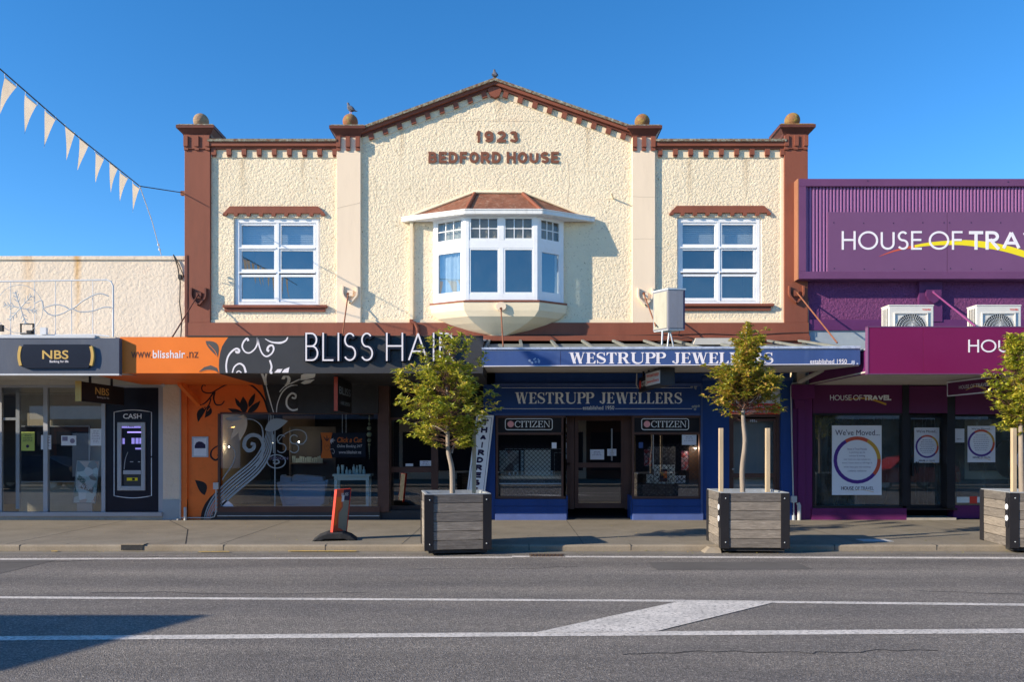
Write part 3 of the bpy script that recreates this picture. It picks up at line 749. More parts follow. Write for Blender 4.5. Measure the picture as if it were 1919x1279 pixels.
# piers and pilasters
for x0, x1, m in ((348, 396, 'brown_paint'), (1468, 1512, 'brown_paint')):
    mb = MB(); mb.pbox(DF, x0, 282, x1, 606, -.15, .075)
    mb.pbox(DF, x0 + (0 if x0 < 900 else 3), 250, x1 - (0 if x0 < 900 else 3), 282, -.35, .105); build('pier', mb, m, BL, bevel=.008)
for x0, x1 in ((632, 677), (1184, 1227)):
    mb = MB(); mb.pbox(DF, x0, 250, x1, 606, -.12, .075); build('pilaster', mb, 'cream_paint', BL, bevel=.008)
mb = MB(); mb.pbox(DF, 350, 480, 354, 640, .07, .09); build('edge_strip', mb, 'brown_dark', BL)
# pier caps, brackets and ball finials
def cap(xc, hw, ytop, fin, lich):
    x = WX(xc, DF); w = hw/F*DF; zt_ = WZ(ytop, DF); yc = DF+.18
    mb = MB()
    def slab(z0, z1, e0, e1):
        mb.hexa([(x-w-e0, yc-.26-e0, z0), (x+w+e0, yc-.26-e0, z0), (x+w+e0, yc+.26+e0, z0), (x-w-e0, yc+.26+e0, z0), (x-w-e1, yc-.26-e1, z1), (x+w+e1, yc-.26-e1, z1), (x+w+e1, yc+.26+e1, z1), (x-w-e1, yc+.26+e1, z1)])
    slab(zt_-.25, zt_-.20, .01, .03); slab(zt_-.20, zt_-.09, .03, .12); slab(zt_-.09, zt_-.025, .145, .145)
    build('pier_cap', mb, 'brown_dark' if lich else 'brown_paint', BL)
    mb = MB(); slab(zt_-.025, zt_+.02, .15, .09); build('cap_top', mb, 'lichen_grey' if lich != 2 else 'finial_gold', BL)
    mb = MB()
    for k in (-1, 0, 1):
        bx = x+k*(w-.05); mb.box(bx-.05, bx+.05, DF-.14, DF-.06, zt_-.50, zt_-.25); mb.box(bx-.05, bx+.05, DF-.11, DF-.06, zt_-.58, zt_-.50)
    build_each('bracket', mb, 'brown_paint', BL, 2)
    mb = MB(); r = .185; mb.lathe((x, yc-.02, zt_+.02), [(.13, 0), (.1, .02), (.07, .05)], 16); mb.sphere((x, yc-.02, zt_+.03+r), r, 24); build('ball_finial', mb, fin, BL)
cap(372, 24, 239, 'finial_grey', 1); cap(654, 22, 240, 'finial_red', 1); cap(1205.5, 21, 240, 'finial_gold', 1); cap(1489, 22, 238, 'finial_gold', 2)
# straight parapet cornices
for a, b in ((393, 633), (1227, 1470)):
    mb = MB(); mb.pbox(DF, a, 269, b, 277, -.3, .12); mb.pbox(DF, a, 277, b, 281, -.2, .07); build('cornice', mb, 'brown_paint', BL, bevel=.01)
    mb = MB(); mb.pbox(DF, a, 264.5, b, 269, -.34, .16); build('coping', mb, 'lichen_grey', BL)
    mb = MB()
    n = 8
    for k in range(n+1):
        xx = a+5+(b-a-14)*k/n; mb.pbox(DF, xx, 281, xx+8.5, 292, 0, .075); mb.pbox(DF, xx+.5, 292, xx+8, 295, 0, .045)
    build_each('bracket', mb, 'brown_paint', BL, 2)
# raking gable cornice
def rake(x0, y0, x1, y1, t0, t1, d0, d1, mb):
    (a0, b0), (a1, b1) = px(f0, [(x0, y0), (x1, y1)]); s = DF/F
    mb.prism(f0, [(a0, b0-t0*s), (a1, b1-t0*s), (a1, b1-t1*s), (a0, b0-t1*s)], d0, d1)
apx, apy = 927, 152
for x0, y0 in ((680, 242.5), (1184, 241.5)):
    for (t0, t1, d0, d1, nm, m) in ((15, 11, -.1, .08, 'gable_cornice', 'brown_dark'), (11, 5, -.2, .15, 'gable_cornice', 'brown_paint'), (5, 0, -.3, .20, 'gable_coping', 'lichen_grey')):
        mb = MB(); rake(x0, y0, apx, apy, t1, t0, d0, d1, mb); build(nm, mb, m, BL)
    mb = MB(); n = 9
    for k in range(n):
        t = (k+.55)/(n+.35); xx = x0+(apx-x0)*t; yy = y0+(apy-y0)*t+13
        s = 1 if x0 < 900 else -1; sl = (apy-y0)/abs(apx-x0)
        w = 4.5
        q = px(f0, [(xx-w, yy-s*w*sl*1), (xx+w, yy+s*w*sl), (xx+w+s*3, yy+12+s*w*sl), (xx-w+s*3, yy+12-s*w*sl)])
        mb.prism(f0, q, 0, .075)
    build_each('bracket', mb, 'brown_paint', BL)
mb = MB(); mb.prism(f0, px(f0, [(918, 166), (936, 166), (940, 172), (936, 182), (928, 186), (919, 182), (914, 172)]), 0, .1); build('apex_bracket', mb, 'brown_paint', BL)
# smooth band beneath the rake
mb = MB()
for x0, y0 in ((680, 242.5), (1184, 241.5)):
    (a0, b0), (a1, b1) = px(f0, [(x0, y0), (apx, apy)]); s = DF/F
    mb.prism(f0, [(a0, b0-12*s), (a1, b1-12*s), (a1, b1-27*s), (a0, b0-27*s)], .001, .016)
build_each('gable_margin', mb, 'cream_trim', BL)
# raised lettering
mb = MB()
vs, fs = None, None
def block_text(s, x0, y0, x1, y1, w, gap):
    W = {'1': .3, '9': .62, '2': .62, '3': .6, 'B': .62, 'E': .56, 'D': .66, 'F': .54, 'O': .7, 'R': .66, 'H': .66, 'U': .66, 'S': .62, ' ': .12}
    tot = sum(W[c] for c in s)+gap*(len(s)-1); sx = (x1-x0)/tot; x = x0; H = y1-y0
    for c in s:
        wd = W[c]*sx; T = w*H
        def S(pts, k=0):
            P = px(f0, [(x+T*sx*0+p[0]*(wd-T)+T/2, y1-T/2-p[1]*(H-T)) for p in pts]); s_ = DF/F
            if len(P) == 2:
                l = math.hypot(P[1][0]-P[0][0], P[1][1]-P[0][1]); ux, uz = (P[1][0]-P[0][0])/l*T*s_/2, (P[1][1]-P[0][1])/l*T*s_/2
                P = [(P[0][0]-ux, P[0][1]-uz), (P[1][0]+ux, P[1][1]+uz)]
            mb.ribbon(f0, P, T*s_, .0, .026+k*.001)
        if c == '1': S([(.6, 0), (.6, 1)]); S([(0, .78), (.6, 1)], 1)
        if c == '9': S(arc(.5, .7, .5, .3, 0, 360, 18)); S([(1, .7), (1, .5)]+arc(.5, .3, .5, .3, 0, -150, 10), 1)
        if c == '2': S(arc(.5, .7, .5, .3, 160, -30, 10)+[(0, .02)]); S([(0, 0), (1, 0)], 1)
        if c == '3': S(arc(.45, .75, .45, .25, 160, -90, 10)); S(arc(.5, .25, .5, .25, 90, -160, 10), 1)
        if c == 'B': S([(0, 0), (0, 1)]); S([(0, 1)]+arc(.55, .76, .38, .24, 90, -90)+[(0, .52)], 1); S([(0, .5)]+arc(.6, .25, .4, .25, 90, -90)+[(0, 0)], 2)
        if c == 'D': S([(0, 0), (0, 1)]); S([(0, 1)]+arc(.45, .5, .55, .5, 90, -90)+[(0, 0)], 1)
        if c in 'EF': S([(0, 0), (0, 1)]); S([(0, 1), (1, 1)], 1); S([(0, .5), (.8, .5)], 1)
        if c == 'E': S([(0, 0), (1, 0)], 1)
        if c == 'O': S(arc(.5, .5, .5, .5, 0, 360, 26))
        if c == 'R': S([(0, 0), (0, 1)]); S([(0, 1)]+arc(.55, .75, .4, .25, 90, -90)+[(0, .5)], 1); S([(.5, .48), (1, 0)], 2)
        if c == 'H': S([(0, 0), (0, 1)]); S([(1, 0), (1, 1)]); S([(0, .5), (1, .5)], 1)
        if c == 'U': S([(0, 1)]+arc(.5, .35, .5, .35, 180, 360)+[(1, 1)])
        if c == 'S': S(arc(.5, .75, .5, .25, 25, 270, 10)[:-1]+arc(.5, .25, .5, .25, 90, -155, 10))
        x += wd+gap*sx
block_text('1923', 893, 246, 971, 267, .24, .24)
block_text('BEDFORD HOUSE', 803, 285, 1047, 306, .23, .15)
build('lettering', mb, 'letter_brown', BL)
for P in ([(828, 229), (870, 228), (905, 226), (960, 227), (1015, 226)], [(1063, 300), (1067, 340), (1064, 380), (1069, 425)], [(700, 330), (706, 352), (703, 380)]):
    mb = MB(); mb.ribbon(f0, px(f0, spline(P, 4)), .007, 0, .003); build('wall_crack', mb, 'crack_line', BL)
for P in ([(633, 392), (650, 388), (676, 382)], [(1185, 370), (1200, 371), (1226, 371)], [(1186, 450), (1205, 449), (1226, 450)]):
    mb = MB(); mb.ribbon(f0, px(f0, P), .005, .075, .078); build('wall_crack', mb, 'crack_line', BL)
# side windows
for (x0, y0, x1, y1, sl, lt) in ((442, 412, 596, 572, (420, 614, 573, 585), (419, 610, 388)), (1271, 411, 1424, 570, (1262, 1448, 570.5, 583), (1254, 1444, 387))):
    xm = (x0+x1)/2; mb = MB()
    mb.frame(DF, x0, y0, x1, y1, 5, -.14, -.04, 6); mb.pbox(DF, xm-2.5, y0+5, xm+2.5, y1-6, -.14, -.045)
    mb.pbox(DF, x0-4, y0-4, x1+4, y0, -.15, -.06); mb.pbox(DF, x0-4, y0, x0, y1+1, -.15, -.06); mb.pbox(DF, x1, y0, x1+4, y1+1, -.15, -.06)
    W = build('window', mb, 'white_paint', BL)
    def sub(nm, mb, m, rc=True):
        o = build(nm, mb, m, W, rc, local=True)
        for v in o.data.vertices: v.co -= BL.location
        return o
    for c0, c1 in ((x0+5, xm-2.5), (xm+2.5, x1-6)):
        rows = [(y0+5, y0+5+46), (y0+53, y0+53+44), (y0+102, y1-7)]
        for i, (r0, r1) in enumerate(rows):
            mb = MB(); mb.frame(DF, c0, r0, c1, r1, 4.2, -.12, -.062, 5); sub('sash', mb, 'white_paint')
            if i < 2: mb = MB(); mb.pbox(DF, c0, r1, c1, r1+2.5, -.12, -.03); sub('glazing_bar', mb, 'white_paint')
            mb = MB(); mb.quad(*[f0.pt(a, b, -.10) for a, b in px(f0, [(c0+3, r1-3), (c1-3, r1-3), (c1-3, r0+3), (c0+3, r0+3)])]); sub('pane', mb, 'upper_glass', False)
        mb = MB()
        for k in range(12): mb.pbox(DF, c0+1, rows[0][0]+3.6*k, c1-1, rows[0][0]+3.6*k+3.0, -.24, -.235)
        sub('blind', mb, 'blind')
    a, b, c, d = sl
    mb = MB(); mb.pbox(DF, a, c, b, c+5, -.05, .11); mb.pbox(DF, a+2, c+5, b-4, d, -.02, .055); build('sill', mb, 'brown_paint', BL, bevel=.008)
    a, b, c = lt
    mb = MB(); pts = [(a, 405), (a, 402), (a+14, c), (b-14, c), (b, 402), (b, 405)]
    yb = c+13; n = 7
    low = [(b, c+17), (b-7, c+17), (b-8, yb)]
    for k in range(n):
        xx = b-20-(b-a-50)*(k)/(n-1); low += [(xx-2, yb), (xx-2.5, c+18), (xx-9, c+18), (xx-9.5, yb)]
    low += [(a+8, yb), (a+7, c+17), (a, c+17)]
    q = [(a, c+14), (a+13, c), (b-13, c), (b, c+14)]+low
    mb.prism(f0, px(f0, q), -.01, .06); build('lintel', mb, 'brown_paint', BL)
# ---------------------------------------------------------------- bay window
# plan: corners (x, y) from the wall round to the wall
zs0, zs1 = WZ(562, DF-.55), WZ(404, DF-.55)          # sill and head heights of the glazed box
yf = DF-.55                                            # front plane of the bay
xa, xb = WX(872, yf), WX(1007, yf)
xo, xp = WX(812, DF-.08), WX(1056, DF-.08)
plan = [(xo, DF+.02), (xo, DF-.10), (xa, yf), (xb, yf), (xp, DF-.10), (xp, DF+.02)]
BAY = build('bay_window', MB().add([], []), 'white_paint', BL)
def bsub(nm, mb, m, rc=True, bevel=0):
    o = build(nm, mb, m, BAY, rc, local=True, bevel=bevel)
    for v in o.data.vertices: v.co -= BL.location
    return o
fm = BAY.data
mbf = MB()
def facet(p, q):
    dx, dy = q[0]-p[0], q[1]-p[1]; l = math.hypot(dx, dy)
    return Fr((p[0], p[1], 0), (dx, dy, 0), (0, 0, 1), (dy, -dx, 0)), l
def zy(py): return WZ(py, yf)
z_hd, z_t0, z_t1, z_b0, z_b1, z_sl = zy(404), zy(409), zy(450), zy(465), zy(551), zy(563)
def sash(fr, a, b, z0, z1, w, bars, pane, d=-.03):
    mbf.rect(fr, a, z0, a+w, z1, d-.04, d+.02); mbf.rect(fr, b-w, z0, b, z1, d-.04, d+.02)
    mbf.rect(fr, a+w, z1-w, b-w, z1, d-.04, d+.02); mbf.rect(fr, a+w, z0, b-w, z0+w, d-.04, d+.02)
    if bars:
        nx, nz = bars
        for i in range(1, nx): xx = a+w+(b-a-2*w)*i/nx; mbf.rect(fr, xx-.010, z0+w, xx+.010, z1-w, d-.03, d+.008)
        for j in range(1, nz): zz = z0+w+(z1-z0-2*w)*j/nz; mbf.rect(fr, a+w, zz-.010, b-w, zz+.010, d-.03, d+.005)
    mb = MB(); mb.quad(fr.pt(a+w*.8, z0+w*.8, d-.012), fr.pt(b-w*.8, z0+w*.8, d-.012), fr.pt(b-w*.8, z1-w*.8, d-.012), fr.pt(a+w*.8, z1-w*.8, d-.012)); bsub('pane', mb, pane, False)
for i in range(1, 4):
    fr, l = facet(plan[i], plan[i+1]); P = .085 if i == 2 else .07
    mbf.rect(fr, 0, z_sl, P, z_hd, -.09, 0); mbf.rect(fr, l-P, z_sl, l, z_hd, -.09, 0)
    mbf.rect(fr, P, z_t1, l-P, z_b0, -.09, -.004); mbf.rect(fr, P, z_sl, l-P, z_b1, -.09, -.004)
    if i == 2:
        m_ = l/2; mbf.rect(fr, m_-.05, z_b1, m_+.05, z_b0, -.09, -.004); mbf.rect(fr, m_-.06, z_t1, m_+.06, z_hd, -.09, -.002)
        for a, b in ((P, m_-.05), (m_+.05, l-P)):
            sash(fr, a, b, z_t1, z_t0+.04, .045, (3, 2), 'lead_glass'); sash(fr, a, b, z_b1, z_b0, .04, None, 'upper_glass')
    else:
        sash(fr, P, l-P, z_t1, z_t0+.04, .055, (3, 2), 'lead_glass'); sash(fr, P, l-P, z_b1, z_b0, .07, None, 'upper_glass')
for i in (0, 4):
    fr, l = facet(plan[i], plan[i+1]); mbf.rect(fr, 0, z_sl, l, z_hd, -.05, 0)
for i in range(1, 4):
    fr, l = facet(plan[i], plan[i+1]); mbf.rect(fr, -.02, z_hd-.03, l+.02, z_hd+.05, -.1, .015)
_o = bsub('frame', mbf, 'white_paint'); BAY.data = _o.data; bpy.data.objects.remove(_o)
# floor, ceiling and curtains inside the bay
mb = MB(); pl2 = [(x, y) for x, y in plan]
mb.add([(x, y, z_sl+.01) for x, y in pl2], [tuple(range(6))]); mb.add([(x, y, z_hd-.02) for x, y in pl2], [tuple(range(6))]); bsub('inner_board', mb, 'inside_wall', False)
def drape(fr, a, b, z0, z1, d, nm, mat):
    mb = MB(); n = 24; P = []
    for k in range(n+1):
        a_ = a+(b-a)*k/n; dd = d+.018*sin(k*1.9)+.01*sin(k*.8); P += [fr.pt(a_, z0, dd), fr.pt(a_, z1, dd)]
    mb.add(P, [(2*k, 2*k+2, 2*k+3, 2*k+1) for k in range(n)], True); return bsub(nm, mb, mat, False)
fr, l = facet(plan[1], plan[2]); drape(fr, .05, l-.02, z_sl+.02, z_hd-.04, -.13, 'curtain', 'curtain')
fr, l = facet(plan[2], plan[3]); drape(fr, .02, l-.02, z_t1+.02, z_hd-.04, -.14, 'blind', 'curtain_tan')
fr, l = facet(plan[3], plan[4]); drape(fr, .05, l-.04, z_t1, z_hd-.04, -.13, 'blind', 'curtain_tan')
# sill string and the dished apron below
def ring(pl, grow, z): 
    xm = (xo+xp)/2; out = []
    for x, y in pl: out.append((xm+(x-xm)*(1+grow), DF-(DF-y)*(1+grow*1.0), z))
    return out
mb = MB(); R0 = ring(plan[1:5], .055, z_sl-.045); R1 = ring(plan[1:5], .055, z_sl)
R0 = [(R0[0][0], DF+.02, R0[0][2])]+R0+[(R0[-1][0], DF+.02, R0[-1][2])]; R1 = [(R1[0][0], DF+.02, R1[0][2])]+R1+[(R1[-1][0], DF+.02, R1[-1][2])]
mb.add(R0+R1, [tuple(range(5, -1, -1)), tuple(range(6, 12))]+[(i, i+1, i+7, i+6) for i in range(5)]); bsub('sill', mb, 'brown_paint')
mb = MB(); rows = []
zb = zy(630)+.06; z0_ = z_sl-.045
prof = [(1.05, 0), (1.05, .10), (1.03, .26), (.93, .45), (.74, .64), (.50, .82), (.22, .97), (.19, 1.0)]
xm = (xo+xp)/2
for s_, t_ in prof:
    z = z0_+(zb-z0_)*t_
    base_ = [plan[0]]+plan[1:5]+[plan[5]]
    row = []
    for j, (x, y) in enumerate(base_):
        yy = DF+.02 if j in (0, 5) else DF-(DF-y)*(.45+.55*s_/1.05)*(1.03 if t_ < .5 else 1.03-(t_-.5)*1.0)
        row.append((xm+(x-xm)*s_, yy, z))
    rows.append([tuple(q) for q in row])
P = [q for r in rows for q in r]
mb.add(P, [(i*6+k, i*6+k+1, (i+1)*6+k+1, (i+1)*6+k) for i in range(len(rows)-1) for k in range(5)], False); mb.add(rows[-1], [tuple(range(6))])
bsub('apron', mb, 'cream_trim')
# hipped tin roof and gutter
ye = DF-.66; zg = WZ(397, ye)
ex0, ex1 = WX(876-3, ye), WX(1015, ye); ox0, ox1 = WX(757, DF-.06), WX(1110, DF-.06); zo = zg
tx0, tx1 = WX(890, DF), WX(980, DF); ztp = WZ(364, DF)
mb = MB(); e0, e1, o0, o1, t0, t1 = (ex0, ye, zg), (ex1, ye, zg), (ox0, DF-.02, zo), (ox1, DF-.02, zo), (tx0, DF-.02, ztp), (tx1, DF-.02, ztp)
mb.add([e0, e1, o0, o1, t0, t1], [(0, 1, 5, 4), (2, 0, 4), (1, 3, 5)]); mb.add([(x, y, z-.03) for x, y, z in (o0, e0, e1, o1)], [(0, 1, 2, 3)]); bsub('roof', mb, 'rust_tin', False)
mb = MB(); mb.tube([(t0[0], t0[1]-.02, t0[2]+.0), (e0[0], e0[1], e0[2]+.03)], .05, 6); mb.tube([(t1[0], t1[1]-.02, t1[2]), (e1[0], e1[1], e1[2]+.03)], .05, 6); [bsub('hip_cap', q_, 'brown_paint') for q_ in (MB().tube([(t0[0], t0[1]-.02, t0[2]), (e0[0], e0[1], e0[2]+.03)], .05, 6), MB().tube([(t1[0], t1[1]-.02, t1[2]), (e1[0], e1[1], e1[2]+.03)], .05, 6))]
mb = MB(); fr0 = front(DF)
mb.tube([(o0[0]+.1, DF-.02, zo+.06), (t0[0]-.02, DF-.02, ztp+.04), (t1[0]+.02, DF-.02, ztp+.04), (o1[0]-.1, DF-.02, zo+.06)], .035, 6); bsub('flashing', mb, 'cream_trim')
mb = MB()
gz0, gz1 = zg-.075, zg+.035
for p, q in ((o0, e0), (e0, e1), (e1, o1)):
    fr, l = facet(p, q); mb.rect(fr, -.02, gz0, l+.02, gz1, -.02, .09); mb.rect(fr, -.03, gz1-.02, l+.03, gz1+.008, .0, .105)
bsub('gutter', mb, 'gutter_white', bevel=.008)
mb = MB(); mb.add([(x, y, gz0+.02) for x, y, z in (o0, e0, e1, o1)], [(3, 2, 1, 0)]); bsub('eave_board', mb, 'white_paint', False)
# down pipe by the bay
mb = MB(); dx = WX(771, DF-.07); mb.box(dx-.035, dx+.035, DF-.10, DF-.03, WZ(600, DF), WZ(415, DF)); DP = build('downpipe', mb, 'cream_trim', BL)
mb = MB(); mb.box(dx-.04, dx+.04, DF-.11, DF-.02, WZ(628, DF), WZ(600, DF)); mb.tube([(dx, DF-.16, WZ(606, DF)), (dx+.09, DF-.16, WZ(607, DF)), (dx+.16, DF-.14, WZ(618, DF)), (dx+.17, DF-.12, WZ(634, DF))], .04, 8); build('pipe_shoe', mb, 'brown_paint', BL)
# base band above the canopies
mb = MB(); mb.pbox(DF, 349, 606, 1514, 640, -.1, .085); build('base_band', mb, 'brown_paint', BL, bevel=.006)
mb = MB(); mb.pbox(DF, 880, 631, 1514, 641, .05, .16); mb.pbox(DF, 1395, 641, 1500, 647, .03, .11); build('drip_ledge', mb, 'brown_paint', BL, bevel=.01)
mb = MB(); mb.tube([(WX(1330, DF), DF-.1, WZ(627, DF)), (WX(1400, DF), DF-.1, WZ(630, DF)), (WX(1460, DF), DF-.1, WZ(626, DF)), (WX(1513, DF), DF-.1, WZ(624, DF)), (WX(1512, DF), DF-.1, WZ(560, DF))], .008, 5)
mb.tube([(WX(870, DF), DF-.1, WZ(632, DF)), (WX(1000, DF), DF-.1, WZ(629, DF)), (WX(1150, DF), DF-.1, WZ(631, DF)), (WX(1330, DF), DF-.1, WZ(627, DF))], .008, 5)
build('wall_cable', mb, 'cable', BL)
mb = MB(); mb.tube([(WX(1143, DF), DF-.28, WZ(368, DF)), (WX(1150, DF), DF+.02, WZ(373, DF))], .018, 8); build('wall_peg', mb, 'cream_trim', BL)
mb = MB(); mb.pbox(DF, 340, 359, 349, 367, -.02, .06); build('wire_anchor', mb, 'rod_rust', BL)
# tie rod wall plates: shield shaped flukes
def plate(x, y, col, par=BL):
    mb = MB(); f = f0
    for sgn, dd in ((-1, .0), (1, .0)):
        P = spline([(x+sgn*13, y-14), (x+sgn*13, y+2), (x+sgn*7, y+11), (x-sgn*1, y+19)], 4)
        mb.ribbon(f, px(f, P), .035, .075, .16)
    mb.pbox(DF, x-5, y-6, x+5, y+5, .07, .13)
    build('tie_plate', mb, col, par)
plate(376, 556, 'brown_dark'); plate(658, 552, 'cream_paint'); plate(1208, 556, 'cream_paint'); plate(1489, 552, 'brown_paint')
mb = MB(); fb = front(yf-.03); mb.disc(fb, *px(fb, [(939, 575)])[0], .12, -.15, .05, rb=.10); build('tie_plate', mb, 'cream_paint', BL)

# ================================================================ neighbours
LB = thing('single_storey_building', 'pale beige roughcast bank building with rust run down its parapet', 'building', (WX(150, DF), DF, 0))
mb = MB(); holewall(mb, -22, WX(348, DF), WZ(712, DF), WZ(487, DF), DF+.01, [], 0); build('wall', mb, 'beige_roughcast', LB, recalc=False)
mb = MB(); mb.pbox(DF, -750, 480.5, 348, 487, -.3, .03); build('coping', mb, 'beige_roughcast', LB)
mb = MB(); mb.box(-22, WX(345, DF), DF+.25, 30, WZ(500, DF)-.05, WZ(500, DF)); mb.box(-22.2, -22, DF+.02, 30, 0, WZ(487, DF)); mb.box(-22, WX(345, DF), 30, 30.2, 0, WZ(487, DF)); build('roof', mb, 'galv', LB)
mb = MB(); mb.tube([(WX(326, DF), DF-.03, WZ(478, DF)), (WX(338, DF), DF-.04, WZ(500, DF)), (WX(346, DF), DF-.04, WZ(520, DF))], .012, 6)
mb.tube([(WX(326, DF), DF-.03, WZ(478, DF)), (WX(334, DF), DF-.04, WZ(500, DF)), (WX(339, DF), DF-.04, WZ(530, DF)), (WX(338, DF), DF-.04, WZ(570, DF)), (WX(342, DF), DF-.04, WZ(600, DF)), (WX(340, DF), DF-.04, WZ(634, DF))], .014, 6)
mb.pbox(DF, 336, 516, 342, 524, 0, .08); build('wall_cable', mb, 'cable', LB)
RB = thing('travel_agency_building', 'purple roughcast building with ribbed purple parapet beyond the brown pier', 'building', (WX(1720, DF), DF, 0))
mb = MB(); holewall(mb, WX(1513, DF), 22, WZ(606, DF), WZ(520, DF), DF+.03, [], 0); build('wall', mb, 'purple_roughcast', RB, recalc=False)
mb = MB(); mb.box(WX(1514, DF), 22, DF+.05, DF+.25, WZ(606, DF), WZ(340, DF)); mb.box(WX(1514, DF), 22, DF+.3, 30, WZ(360, DF)-.1, WZ(360, DF)); mb.box(22, 22.2, DF+.02, 30, 0, WZ(340, DF)); mb.box(WX(1514, DF), 22, 30, 30.2, 0, WZ(340, DF)); build('roof', mb, 'galv', RB)
mb = MB(); mb.pbox(DF, 1720, 520, 1763, 604, -.02, .07); mb.pbox(DF, 2130, 520, 2173, 604, -.02, .07); build_each('pilaster', mb, 'purple_wall', RB)
mb = MB(); mb.pbox(DF, 1513, 600, 2400, 620, -.04, .05); build('string_course', mb, 'purple_wall', RB)
mb = MB(); mb.pbox(DF, 1513, 620, 2400, 724, -.05, .01); build('lower_wall', mb, 'grey_wall', RB)
def plate2(x, y):
    mb = MB(); mb.prism(f0, px(f0, [(x-15, y-8), (x+13, y-8), (x+13, y+4), (x+6, y+14), (x-1, y+18), (x-9, y+13), (x-15, y+3)]), .07, .13); build('tie_plate', mb, 'purple_wall', RB)
plate2(1746, 553)
# ribbed sign box
SB = thing('parapet_sign', 'long purple parapet sign box with ribbed sheeting and white lettering', 'shop sign', (WX(1700, DF), DF-.32, WZ(523, DF)))
DS = DF-.33; fs = front(DS)
mb = MB(); mb.pbox(DS, 1497, 335, 2500, 349, -.30, .0); mb.pbox(DS, 1497, 509, 2500, 523, -.30, .0); mb.pbox(DS, 1497, 349, 1511, 509, -.30, 0); build('frame', mb, 'purple_trim', SB, bevel=.006)
mb = MB(); mb.pbox(DS, 1495.2, 334.5, 1497.0, 523.5, -.34, .001); build('end_flashing', mb, 'end_brown', SB)
mb = MB(); x0 = WX(1511, DS); x1 = 20.0; pit = 6.45/F*DS; n = int((x1-x0)/pit*8); P = []
for k in range(n+1):
    x = x0+pit*k/8; ph = k % 8; d = -.10+.045*(1 if ph in (2, 3, 4, 5) else (.35 if ph in (1, 6) else 0))
    P += [(x, DS-d, WZ(512, DS)), (x, DS-d, WZ(346, DS))]
mb.add(P, [(2*k, 2*k+2, 2*k+3, 2*k+1) for k in range(n)], False); build('ribbed_sheet', mb, 'purple_rib', SB, recalc=False)
mb = MB(); mb.pbox(DS, 1552, 397, 1775.6, 511, -.04, -.02); build('sign_panel', mb, 'purple_panel', SB)
mb = MB(); mb.pbox(DS, 1776.4, 397, 2400, 511, -.04, -.02)
PN = build('sign_panel', mb, 'purple_panel', SB)
mb = MB(); fsd = -.02
for x, y in [(1563, 417), (1619, 418), (1675, 418), (1730, 417), (1770, 417), (1780, 417), (1821, 417), (1876, 417), (1564, 503), (1620, 504), (1676, 504), (1733, 504), (1782, 503), (1821, 504), (1877, 504), (1626, 339), (1889, 341)]:
    mb.disc(fs, *px(fs, [(x, y)])[0], .014, 0 if y < 345 else fsd, .006 if y < 345 else fsd+.006, n=8)
build('rivet', mb, 'ink', SB)
def swoosh(mb, fr, P, ws, d): mb.ribbon(fr, P, ws, d, d+.003)
def hot_text(par, fr, x0, y0, x1, y1, mat, d, hcap=None, light=.11, bold=.165, y_sw=True, swcols=('yellow_sign', 'ring_red'), clip=None):
    """the agency wordmark: thin first two words, heavy last word, arc under it"""
    T = (x1-x0)
    def A(x): return x0+T*x
    h = y1-y0
    mb = MB()
    sans(mb, fr, 'HOUSE', A(0), y0, A(.345), h, h*light, d0=d, d1=d+.005)
    sans(mb, fr, 'OF', A(.385), y0, A(.525), h, h*light, d0=d, d1=d+.005)
    sans(mb, fr, 'TRAVEL', A(.565), y0, A(1.0), h, h*bold, gap=.28, d0=d, d1=d+.005)
    build('lettering', mb, mat, par)
    c = [(.16, -.36), (.24, -.02), (.36, .27), (.48, .38), (.58, .34), (.70, .12), (.80, -.22), (.93, -.75)]
    P = spline([(x0+T*a, y0+h*b) for a, b in c], 6); n = len(P); ws = [h*(.01+.34*min(1, (i/(n-1))*1.6)) for i in range(n)]
    k = int(n*.24); mb = MB(); swoosh(mb, fr, P[:k+1], ws[:k+1], d-.003+.0015); build('swoosh', mb, swcols[1], par)
    mb = MB(); swoosh(mb, fr, P[k:], ws[k:], d-.003+.0015); build('swoosh', mb, swcols[0], par)
a0, b0 = px(fs, [(1580, 468)])[0]; a1, b1 = px(fs, [(2004, 433)])[0]
hot_text(SB, fs, a0, b0, a1, b1, 'white_vinyl', -.0185)
# ================================================================ canopies
def rod(par, p, q, m='rod_rust', r=.016):
    mb = MB(); mb.tube([p, q], r, 7); mb.tube([Vector(p)+Vector((0, -.03, 0)), p], .035, 8); return build('tie_rod', mb, m, par)
def soffit(par, D, x0, x1, ybot, yback, mat, zf=None, th=.03):
    """underside from the fascia foot back to the wall; x0,x1 in metres"""
    mb = MB(); za = WZ(ybot, D)+.02; zb_ = WZ(yback, DF)
    mb.hexa([(x0, D+.03, za), (x1, D+.03, za), (x1, DF-.02, zb_), (x0, DF-.02, zb_), (x0, D+.03, za+th), (x1, D+.03, za+th), (x1, DF-.02, zb_+th), (x0, DF-.02, zb_+th)])
    return build('soffit', mb, mat, par)
def deck(par, D, x0, x1, z0, z1, mat='galv'):
    mb = MB(); mb.hexa([(x0, D+.05, z0), (x1, D+.05, z0), (x1, DF-.11, z1), (x0, DF-.11, z1), (x0, D+.05, z0+.03), (x1, D+.05, z0+.03), (x1, DF-.11, z1+.03), (x0, DF-.11, z1+.03)])
    return build('deck', mb, mat, par)
